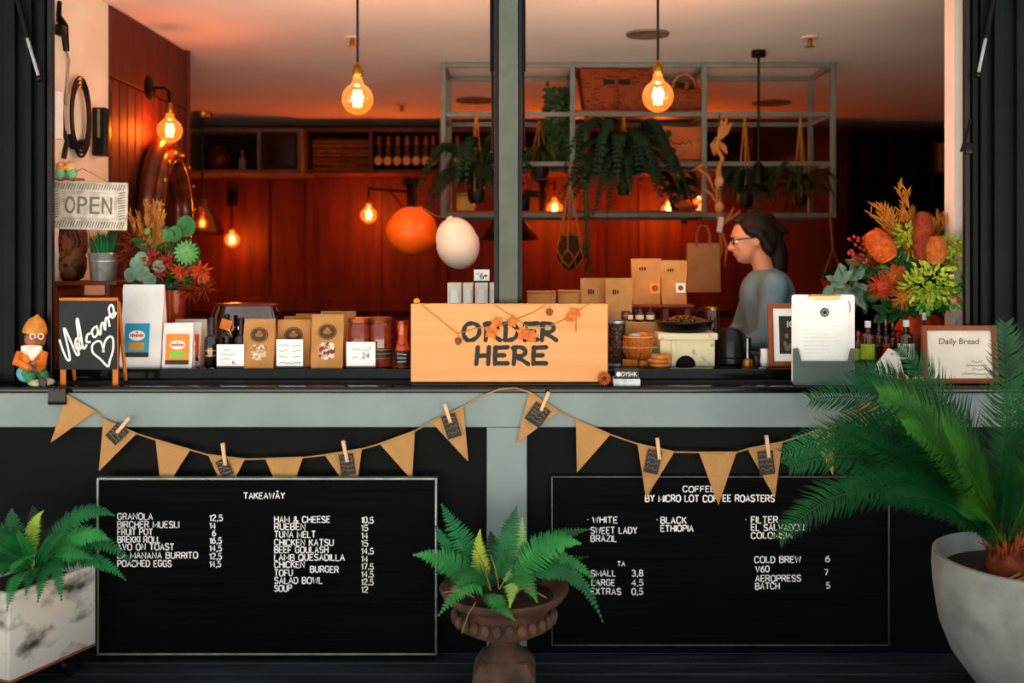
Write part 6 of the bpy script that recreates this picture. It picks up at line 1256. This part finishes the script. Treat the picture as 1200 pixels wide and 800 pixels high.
# horse collar
c = Vector((WL + .03, 5.75, Z(243, 5.75))); t = thing('horse_collar', 'brown leather horse collar with brass studs on the panelling', 'horse collar', c); lea = mat('collar_leather', '#6a2c14', '#451a0a', rough=.25, scale=10, coat=.4)
def oval(q, x_, dz=0): return [(x_, .30 * q * math.cos(a) * (1 - .15 * math.sin(a)), .36 * q * math.sin(a) + dz) for a in [2 * PI * k / 40 for k in range(40)]]
for q, x_, r_ in ((1.0, .05, .05), (.8, .075, .055), (.64, .05, .03)): mb = MB(); mb.tube(oval(q, x_), r_, 10, closed=True); mb.build('leather_ring', lea, t)
for k in range(14): a = 2 * PI * k / 14; mb = MB(); mb.sph((.13, .26 * math.cos(a), .31 * math.sin(a)), .014, 8, 6); mb.build('stud', brass, t)
# struts of the raised windows
for lab, pts, rr_ in (('thick black gas strut hanging left of the sage upright', ((577, -60), (577, 84), (578, 178)), (.011, .011, .006)), ('thick black gas strut hanging right of the sage upright', ((613, -60), (613, 84), (614, 175)), (.011, .011, .006)), ('slim dark strut crossing the left black pier', ((18, -12), (32, 45), (46, 92)), (.012, .011, .007)), ('slim dark strut crossing the right black pier', ((1166, -12), (1155, 45), (1146, 88)), (.012, .011, .007))):
    Y = 4.30 if 'upright' in lab else 4.15; P = [at(a, b, Y) for a, b in pts]; t = thing('gas_strut', lab, 'strut', P[0]); mb = MB(); mb.tube([P[0] - P[0], P[1] - P[0]], rr_[0], 10); mb.build('cylinder', blackm, t); mb = MB(); mb.tube([P[1] - P[0], P[2] - P[0]], rr_[2], 8); mb.build('piston_rod', steel if 'pier' in lab else blackm, t); mb = MB(); mb.sph(P[2] - P[0], .014, 10, 7); mb.build('ball_joint', blackm, t)
L = at(1134, 160, 4.17); t = thing('window_latch', 'black window latch on the right frame edge', 'latch', L); mb = MB(); mb.tube([at(1137, 140, 4.15) - L, at(1129, 172, 4.12) - L, at(1128, 178, 4.12) - L], [.006, .008, .012], 7); mb.build('lever', blackm, t); mb = MB(); mb.box(at(1134, 174, 4.15) - L, (.03, .03, .045), bev=.004); mb.build('latch_block', blackm, t)

# ================================================================ BOUQUETS
redb = mat('flower_red', '#b8402a', '#8a2416', rough=.6, scale=30); pet = mat('petal_orange', '#d0521c', '#a83a10', rough=.6, scale=20); wheat = mat('dry_wheat', '#c98a3c', '#a0642a', rough=.85, scale=30); euc = mat('eucalyptus', '#76907a', '#587560', rough=.6, scale=14); gleaf = mat('glossy_leaf', '#2f6a34', '#1f4a24', rough=.35, scale=10); lime = mat('hydrangea_lime', '#b8bf3a', '#8aa02c', rough=.6, scale=40); gold_f = mat('golden_spray', '#c9822a', '#a3601a', rough=.85, scale=20)
Y = 4.6; L = Vector((X(205, Y), Y, LZ)); t = thing('flower_arrangement', 'bouquet of eucalyptus, red blooms and wheat behind the white bag', 'flower arrangement', L); g = lambda a, b, dy=0: at(a, b, Y + dy) - L; r = random.Random(21)
mb = MB(); hv = Z(340, Y) - LZ; mb.lathe([(.045, 0), (.05, .01), (.045, hv * .6), (.055, hv), (.048, hv), (.04, hv * .6), (0, .02)], seg=24); mb.build('vase', mat('orange_glass', '#a83a14', '#8a2a0c', rough=.2), t)
def clump(name, m, cs, n, l, wd, sp, seed, up=(0, -1, .4)):
    r_ = random.Random(seed); mb = MB()
    for c_ in cs:
        for k in range(n): d = rdir(r_); leaf(mb, g(*c_) + d * sp * r_.random(), d + Vector((0, -.4, .1)), up, l * r_.uniform(.7, 1.2), wd * r_.uniform(.8, 1.2))
    return mb.build(name, m, t, smooth=False)
clump('green_leaf', gleaf, [(180, 295), (195, 315), (205, 300), (190, 330), (175, 285), (215, 325), (225, 315), (170, 318), (200, 285), (215, 300), (182, 325)], 9, .07, .04, .04, 1)
for a, b, q in ((218, 265, 12), (205, 274, 9), (197, 276, 7), (160, 310, 9), (166, 303, 8), (152, 322, 8), (166, 320, 9), (186, 312, 7), (175, 328, 8)):
    mb = MB(); c_ = Vector(g(a, b, -.1)); dd = Vector((r.uniform(-.3, .3), r.uniform(-.3, .3), 0)); n_ = 14; cv = mb.v(c_ + Vector((0, .006, 0))); V = [mb.v(c_ + Vector((S(q, Y) * math.cos(2 * PI * k / n_), r.uniform(-.004, .004) + dd.x * S(q, Y) * math.cos(2 * PI * k / n_), S(q, Y) * 1.05 * math.sin(2 * PI * k / n_)))) for k in range(n_)]
    for k in range(n_): mb.f([cv, V[k], V[(k + 1) % n_]])
    mb.tube([c_, Vector(g(195, 320))], .002, 4); mb.build('round_leaf', euc if q < 10 and a < 190 else mat('green_round_leaf', '#2c6a2c', '#1c4f20', rough=.45), t)
for a, b, q, m_ in ((178, 303, 12, redb), (196, 306, 12, redb), (188, 318, 11, redb), (236, 318, 15, pet), (212, 318, 11, pet), (222, 298, 11, redb)):
    mb = MB(); c_ = Vector(g(a, b, -.08))
    for k in range(34): d = rdir(r); leaf(mb, c_, Vector((d.x, d.y - .5, d.z)), (0, -1, 0), S(q, Y) * r.uniform(.7, 1.15), S(q, Y) * .28)
    mb.build('bloom', m_, t, smooth=False)
mb = MB(); c_ = Vector(g(220, 296, -.11))
for k in range(16): a = 2 * PI * k / 16; leaf(mb, c_, Vector((math.cos(a), -.5, math.sin(a))), (0, -1, 0), S(16, Y), S(6, Y))
mb.build('star_bloom', mat('pale_green_petal', '#6fa05c', '#4f8648', rough=.5), t, smooth=False)
for a, b in ((173, 271), (193, 272)): mb = MB(); mb.sph(g(a, b, -.05), (.016, .016, .018), 10, 7); mb.tube([g(a, b, -.05), g(195, 320)], .002, 4); mb.build('bud', mat('bud_green', '#6f8a2c', '#5a7322', rough=.5), t)
for k in range(16):
    x1 = r.uniform(150, 196); y1 = r.uniform(232, 272); mb = MB(); P = [Vector(g(190, 320, .02)), Vector(g((190 + x1) / 2 - 4, (320 + y1) / 2, .0)), Vector(g(x1, y1, r.uniform(-.04, .06)))]; mb.tube(P, .0018, 4)
    for i in range(34): u_ = .45 + .55 * i / 34; p = bez(P[0], P[1], P[2], u_); leaf(mb, p, (P[2] - P[1]).normalized() + rdir(r) * .45, (0, -1, 0), .035, .007)
    mb.build('wheat_ear', wheat, t, smooth=False)
clump('feather_grass', mat('rust_grass', '#a3401c', '#7a2a10', rough=.8), [(155, 290), (160, 280), (150, 300)], 40, .07, .006, .02, 5); clump('feather_grass', MC['rust_grass'], [(240, 340), (225, 340)], 40, .07, .006, .02, 6)
# right bouquet
Y = 4.42; L = Vector((X(1085, 4.785), 4.785, LZ)); t = thing('flower_arrangement', 'large bouquet of banksia, lime hydrangea and golden sprays by the right frame', 'flower arrangement', L); g = lambda a, b, dy=0: at(a, b, Y + dy) - L
mb = MB(); hv = Z(372, 4.62) - LZ; mb.lathe([(.05, 0), (.06, .01), (.07, hv * .6), (.05, hv), (.045, hv), (0, .02)], seg=24); mb.build('vase', darkwood, t)
def banksia(pb, pt_, q, m_, dy, nm='banksia'):
    a_, b_ = Vector(g(*pb, dy)), Vector(g(*pt_, dy)); mb = MB(); n_ = 16; d = b_ - a_
    pts = [a_ + d * (i / (n_ - 1)) for i in range(n_)]; mb.tube(pts, [max(.004, S(q, Y) * math.sin(PI * min(.97, .12 + .86 * i / (n_ - 1))) ** .4 * (1 - .06 * (i % 2))) for i in range(n_)], 22)
    ax = d.normalized(); s1 = ax.orthogonal().normalized(); s2 = ax.cross(s1)
    for i in range(30):
        for k in range(16):
            an_ = 2 * PI * (k + .5 * (i % 2)) / 16; u_ = .04 + .94 * i / 30; rr_ = S(q, Y) * math.sin(PI * min(.97, .12 + .86 * u_)) ** .4; o_ = s1 * math.cos(an_) + s2 * math.sin(an_); leaf(mb, a_ + d * u_ + o_ * rr_ * .93, o_ + ax * .9, o_, .013, .006)
    mb.build(nm, m_, t, smooth=False); mb = MB(); mb.tube([a_, a_.lerp(Vector((0, 0, hv)), .5), (0, 0, hv - .02)], .005, 5); mb.build('stalk', olive, t)
bk1 = mat('banksia_orange', '#d0601c', '#ab4512', rough=.8, scale=50); bk2 = mat('banksia_rust', '#9a3a1a', '#7a2810', rough=.8, scale=50); bk3 = mat('banksia_amber', '#c5702c', '#a5551c', rough=.8, scale=50)
banksia((1042, 303), (1020, 272), 15, bk1, -.06); banksia((1081, 305), (1082, 248), 11, bk2, -.08); banksia((1097, 309), (1097, 277), 11, bk3, -.14)
for a, b, q, n_, dy in ((1092, 330, 26, 170, -.14), (1075, 335, 18, 90, -.12), (1108, 342, 18, 90, -.14), (1064, 288, 15, 70, -.02), (1062, 275, 12, 50, .0), (1124, 300, 14, 80, -.12), (1115, 288, 12, 50, -.1), (1085, 350, 15, 70, -.12)):
    mb = MB(); c_ = Vector(g(a, b, dy))
    for k in range(n_): d = rdir(r); leaf(mb, c_ + d * S(q, Y) * r.uniform(.45, .95), d, d.orthogonal(), .03, .016)
    mb.build('hydrangea', lime if b != 342 and b != 350 else mat('fresh_green', '#6aa52c', '#4a8a24', rough=.5), t, smooth=False)
for c_, q, m_ in (((1033, 335), 17, mat('pincushion', '#c2481a', '#9a300e', rough=.7, scale=30)), ((1058, 348), 14, gold_f), ((1052, 318), 8, pet), ((1045, 325), 14, mat('pincushion_gold', '#b86a24', '#8f4c16', rough=.8))):
    mb = MB(); cc = Vector(g(*c_, -.08)); mb.sph(cc, S(q * .5, Y), 12, 8)
    for k in range(150): d = rdir(r); mb.tube([cc, cc + d * S(q, Y) * r.uniform(.8, 1.25)], [.003, .001], 4)
    mb.build('pincushion', m_, t)
for k in range(26):
    x1 = r.uniform(1018, 1068) if k < 17 else r.uniform(1092, 1122); y1 = 236 + abs(x1 - 1052) * .35 + r.uniform(-6, 16) if k < 17 else r.uniform(240, 262)
    if k == 0: x1, y1 = 1052, 214
    if k == 1: x1, y1 = 1062, 222
    mb = MB(); P = [Vector(g(1075, 310, .02)), Vector(g((1075 + x1) / 2, (310 + y1) / 2 - 4, .04)), Vector(g(x1, y1, r.uniform(-.02, .1)))]; mb.tube(P, .002, 4)
    for i in range(22):
        u_ = .4 + .6 * i / 22; p = bez(*P, u_); d = (P[2] - P[0]).normalized(); leaf(mb, p, d + Vector((r.choice((-.7, .7)), r.uniform(-.4, .4), .1)), (0, -1, 0), .042, .006)
    mb.build('golden_spray', gold_f, t, smooth=False)
for k in range(22): mb = MB(); c_ = Vector(g(r.uniform(994, 1018), r.uniform(276, 310), -.03)); mb.sph(c_, .008, 8, 6); mb.tube([c_, g(1040, 318)], .0012, 4); mb.build('berry', mat('berry_red', '#a8301a', '#8a2010', rough=.4), t)
clump('grey_leaf', euc, [(985, 332), (992, 325), (1000, 330), (998, 345), (978, 335)], 7, .085, .04, .02, 11)
clump('dark_leaf', gleaf, [(1010, 318), (1020, 312), (1045, 300), (1055, 312), (1070, 315), (1110, 315), (1040, 360), (1055, 362), (1065, 352), (1010, 345), (1020, 355), (1100, 318), (1118, 350), (1085, 300), (1035, 310)], 12, .075, .036, .04, 12)
clump('hanging_leaf', mat('fresh_leaf', '#4a9a3a', '#2f7a30', rough=.45), [(1117, 352), (1124, 330), (1105, 358), (1090, 356), (1128, 345)], 7, .10, .03, .02, 13)
for a, b in ((1118, 352), (1128, 346), (1130, 357)): mb = MB(); mb.sph(g(a, b, -.16), (.018, .016, .018), 10, 7); mb.tube([g(a, b, -.16), g(1095, 345, -.1)], .002, 4); mb.build('bud', mat('bud_pale', '#a8b06a', '#c07a6a', rough=.5), t)

# ================================================================ PERSON
PYY = 5.12; PO = Vector((X(908, PYY), PYY, 0)); t = thing('person', 'person in blue grey shirt and glasses, dark hair, leaning left behind counter', 'person', PO)
g = lambda a, b, dy=0: at(a, b, PYY) + Vector((0, dy, 0)) - PO
def limb(mb, pts, rs, sq=None):
    """capsule chain, to be fused into one skin"""
    P = [Vector(p) for p in pts]; Q, R_ = [], []
    for i in range(len(P) - 1):
        for k in range(5): Q.append(P[i].lerp(P[i + 1], k / 5)); R_.append(rs[i] + (rs[i + 1] - rs[i]) * k / 5)
    Q.append(P[-1]); R_.append(rs[-1]); mb.tube(Q, R_, 14)
    for p, q in zip(P, rs): mb.sph(p, q, 14, 9)
def fuse(mb, name, m, parent, vox=.009, it=4):
    o = mb.build(name, m, None); mo = o.modifiers.new('remesh', 'REMESH'); mo.mode = 'VOXEL'; mo.voxel_size = vox; mo.use_smooth_shade = True
    sm = o.modifiers.new('smooth', 'SMOOTH'); sm.iterations = it; sm.factor = .5
    me = bpy.data.meshes.new_from_object(o.evaluated_get(C.evaluated_depsgraph_get())); me.name = name; bpy.data.objects.remove(o)
    o = bpy.data.objects.new(name, me); COL.objects.link(o); me.shade_smooth(); o.parent = parent
    if not me.materials: me.materials.append(m)
    return o
skin = mat('skin', '#c98a68', '#bd7c5a', rough=.5, scale=6); shirt = mat('denim_shirt', '#6f8e98', '#557582', rough=.85, scale=7, bump=.2, bscale=20); trou = mat('dark_trousers', '#1c2026', '#15181d', rough=.9); hairm = mat('dark_hair', '#1d120c', '#0f0906', rough=.5, scale=8, stretch=(3, 8, 8), bump=.3, bscale=30, spec=.2)
hc = g(880, 281); hd = Matrix.Rotation(-.15, 3, 'Y'); H = lambda x_, y_, z_: hc + hd @ Vector((x_, y_, z_))
sh = [g(897, 334, -.185), g(899, 334, .185)]; el = [g(884, 392, -.25), g(880, 392, .24)]; wr = [g(851, 402, -.17), g(846, 402, .1)]
hip = [g(912, 500, -.09), g(912, 500, .09)]; pelvis = Vector((hip[0].x, 0, .97))
mb = MB(); mb.sph(H(.006, 0, .022), (.1, .076, .1), 24, 16); mb.sph(H(-.03, 0, -.045), (.062, .058, .075), 20, 14); mb.sph(H(-.058, 0, -.09), (.03, .03, .022), 14, 9)
limb(mb, [H(-.088, 0, .015), H(-.108, 0, -.018), H(-.114, 0, -.028)], [.011, .014, .014]); mb.sph(H(-.098, 0, -.032), (.014, .022, .011), 10, 7)
mb.sph(H(-.08, 0, .032), (.022, .055, .012), 12, 8); mb.sph(H(-.09, 0, -.058), (.012, .026, .008), 10, 6); mb.sph(H(-.086, 0, -.07), (.012, .023, .008), 10, 6)
for sy in (-1, 1): mb.sph(H(.012, sy * .077, -.01), (.018, .008, .031), 12, 9); mb.sph(H(-.06, sy * .035, -.025), (.03, .022, .025), 10, 7)
limb(mb, [H(.03, 0, -.07), g(897, 322), g(899, 334)], [.052, .055, .06]); limb(mb, [g(899, 345), g(905, 390), g(910, 440), pelvis], [.13, .135, .13, .15])
limb(mb, [sh[0], g(899, 340), sh[1]], [.06, .1, .06])
for i in (0, 1):
    limb(mb, [sh[i], el[i], wr[i]], [.055, .042, .028]); d = (wr[i] - el[i]).normalized(); w0 = wr[i]; sy = -1 if i == 0 else 1
    pl_ = w0 + d * .05; mb.sph(pl_, (.045, .036, .016), 14, 9); limb(mb, [w0, pl_], [.026, .02])
    for k in range(4): b0 = pl_ + d * .035 + Vector((0, (k - 1.5) * .019, 0)); ln = (.06, .068, .064, .05)[k]; limb(mb, [b0, b0 + d * ln * .5 + Vector((0, 0, -.006)), b0 + d * ln * .85 + Vector((0, 0, -.022))], [.0095, .009, .008])
    limb(mb, [w0 + d * .02 + Vector((0, -sy * .025, 0)), w0 + d * .05 + Vector((0, -sy * .05, -.008)), w0 + d * .078 + Vector((0, -sy * .052, -.018))], [.012, .0105, .009])
for i in (0, 1):
    kn = Vector((hip[i].x - .03, hip[i].y, .5)); an_ = Vector((hip[i].x + .01, hip[i].y, .09)); limb(mb, [Vector((hip[i].x, hip[i].y, .93)), kn, an_], [.085, .058, .042]); limb(mb, [an_ + Vector((.02, 0, -.05)), an_ + Vector((-.1, 0, -.058)), an_ + Vector((-.17, 0, -.066))], [.036, .032, .022])
fuse(mb, 'body', skin, t, .008, 3)
mb = MB(); limb(mb, [g(898, 331), g(899, 345), g(905, 390), g(910, 440), pelvis + Vector((0, 0, .02))], [.075, .145, .15, .145, .162]); limb(mb, [sh[0], g(899, 340), sh[1]], [.072, .112, .072])
for i in (0, 1): limb(mb, [sh[i], el[i], el[i].lerp(wr[i], .35)], [.071, .058, .05])
fuse(mb, 'shirt', shirt, t, .012, 4)
mb = MB(); limb(mb, [pelvis + Vector((0, 0, .02)), pelvis + Vector((0, 0, -.05))], [.155, .15])
for i in (0, 1): limb(mb, [Vector((hip[i].x, hip[i].y, .93)), Vector((hip[i].x - .03, hip[i].y, .5)), Vector((hip[i].x + .01, hip[i].y, .11))], [.1, .072, .06])
fuse(mb, 'trousers', trou, t, .014, 4)
mb = MB()
for i in (0, 1): an_ = Vector((hip[i].x + .01, hip[i].y, .05)); limb(mb, [an_ + Vector((.03, 0, -.005)), an_ + Vector((-.1, 0, -.012)), an_ + Vector((-.175, 0, -.017))], [.045, .04, .033])
fuse(mb, 'shoes', blackp, t, .01, 2)
mb = MB(); mb.sph(H(.03, 0, .045), (.105, .088, .1), 20, 14); mb.sph(H(.08, 0, -.01), (.06, .08, .1), 16, 12); limb(mb, [H(-.06, 0, .112), H(.02, 0, .13), H(.1, 0, .09), H(.16, 0, .03), H(.2, 0, .0)], [.02, .03, .04, .022, .008])
limb(mb, [H(.1, 0, .0), H(.125, 0, -.09), H(.12, 0, -.17), H(.11, 0, -.23)], [.06, .055, .045, .018])
for sy in (-1, 1): limb(mb, [H(-.02, sy * .074, .05), H(.03, sy * .082, .03), H(.07, sy * .07, -.06)], [.018, .02, .025])
fuse(mb, 'hair', hairm, t, .009, 3)
mb = MB()
for sy in (-1, 1):
    mb.tube([H(-.1, sy * .034 + .022 * math.cos(a), .008 + .018 * math.sin(a)) for a in [2 * PI * k / 16 for k in range(16)]], .0028, 6, closed=True); mb.tube([H(-.098, sy * .056, .012), H(-.05, sy * .078, .012), H(.01, sy * .084, .01), H(.026, sy * .082, -.008)], .003, 6)
mb.tube([H(-.1, -.012, .012), H(-.106, 0, .015), H(-.1, .012, .012)], .0026, 6); mb.build('glasses', blackp, t)
for sy in (-1, 1): mb = MB(); mb.sph(H(-.083, sy * .033, .006), .012, 10, 8); mb.build('eye', whitepaper, t); mb = MB(); mb.sph(H(-.0925, sy * .034, .005), .006, 8, 6); mb.build('iris', ink, t)
mb = MB(); mb.sph(H(-.099, 0, -.064), (.006, .022, .0035), 10, 6); mb.build('lips', mat('lip', '#a85a48', '#984c3c', rough=.5), t)
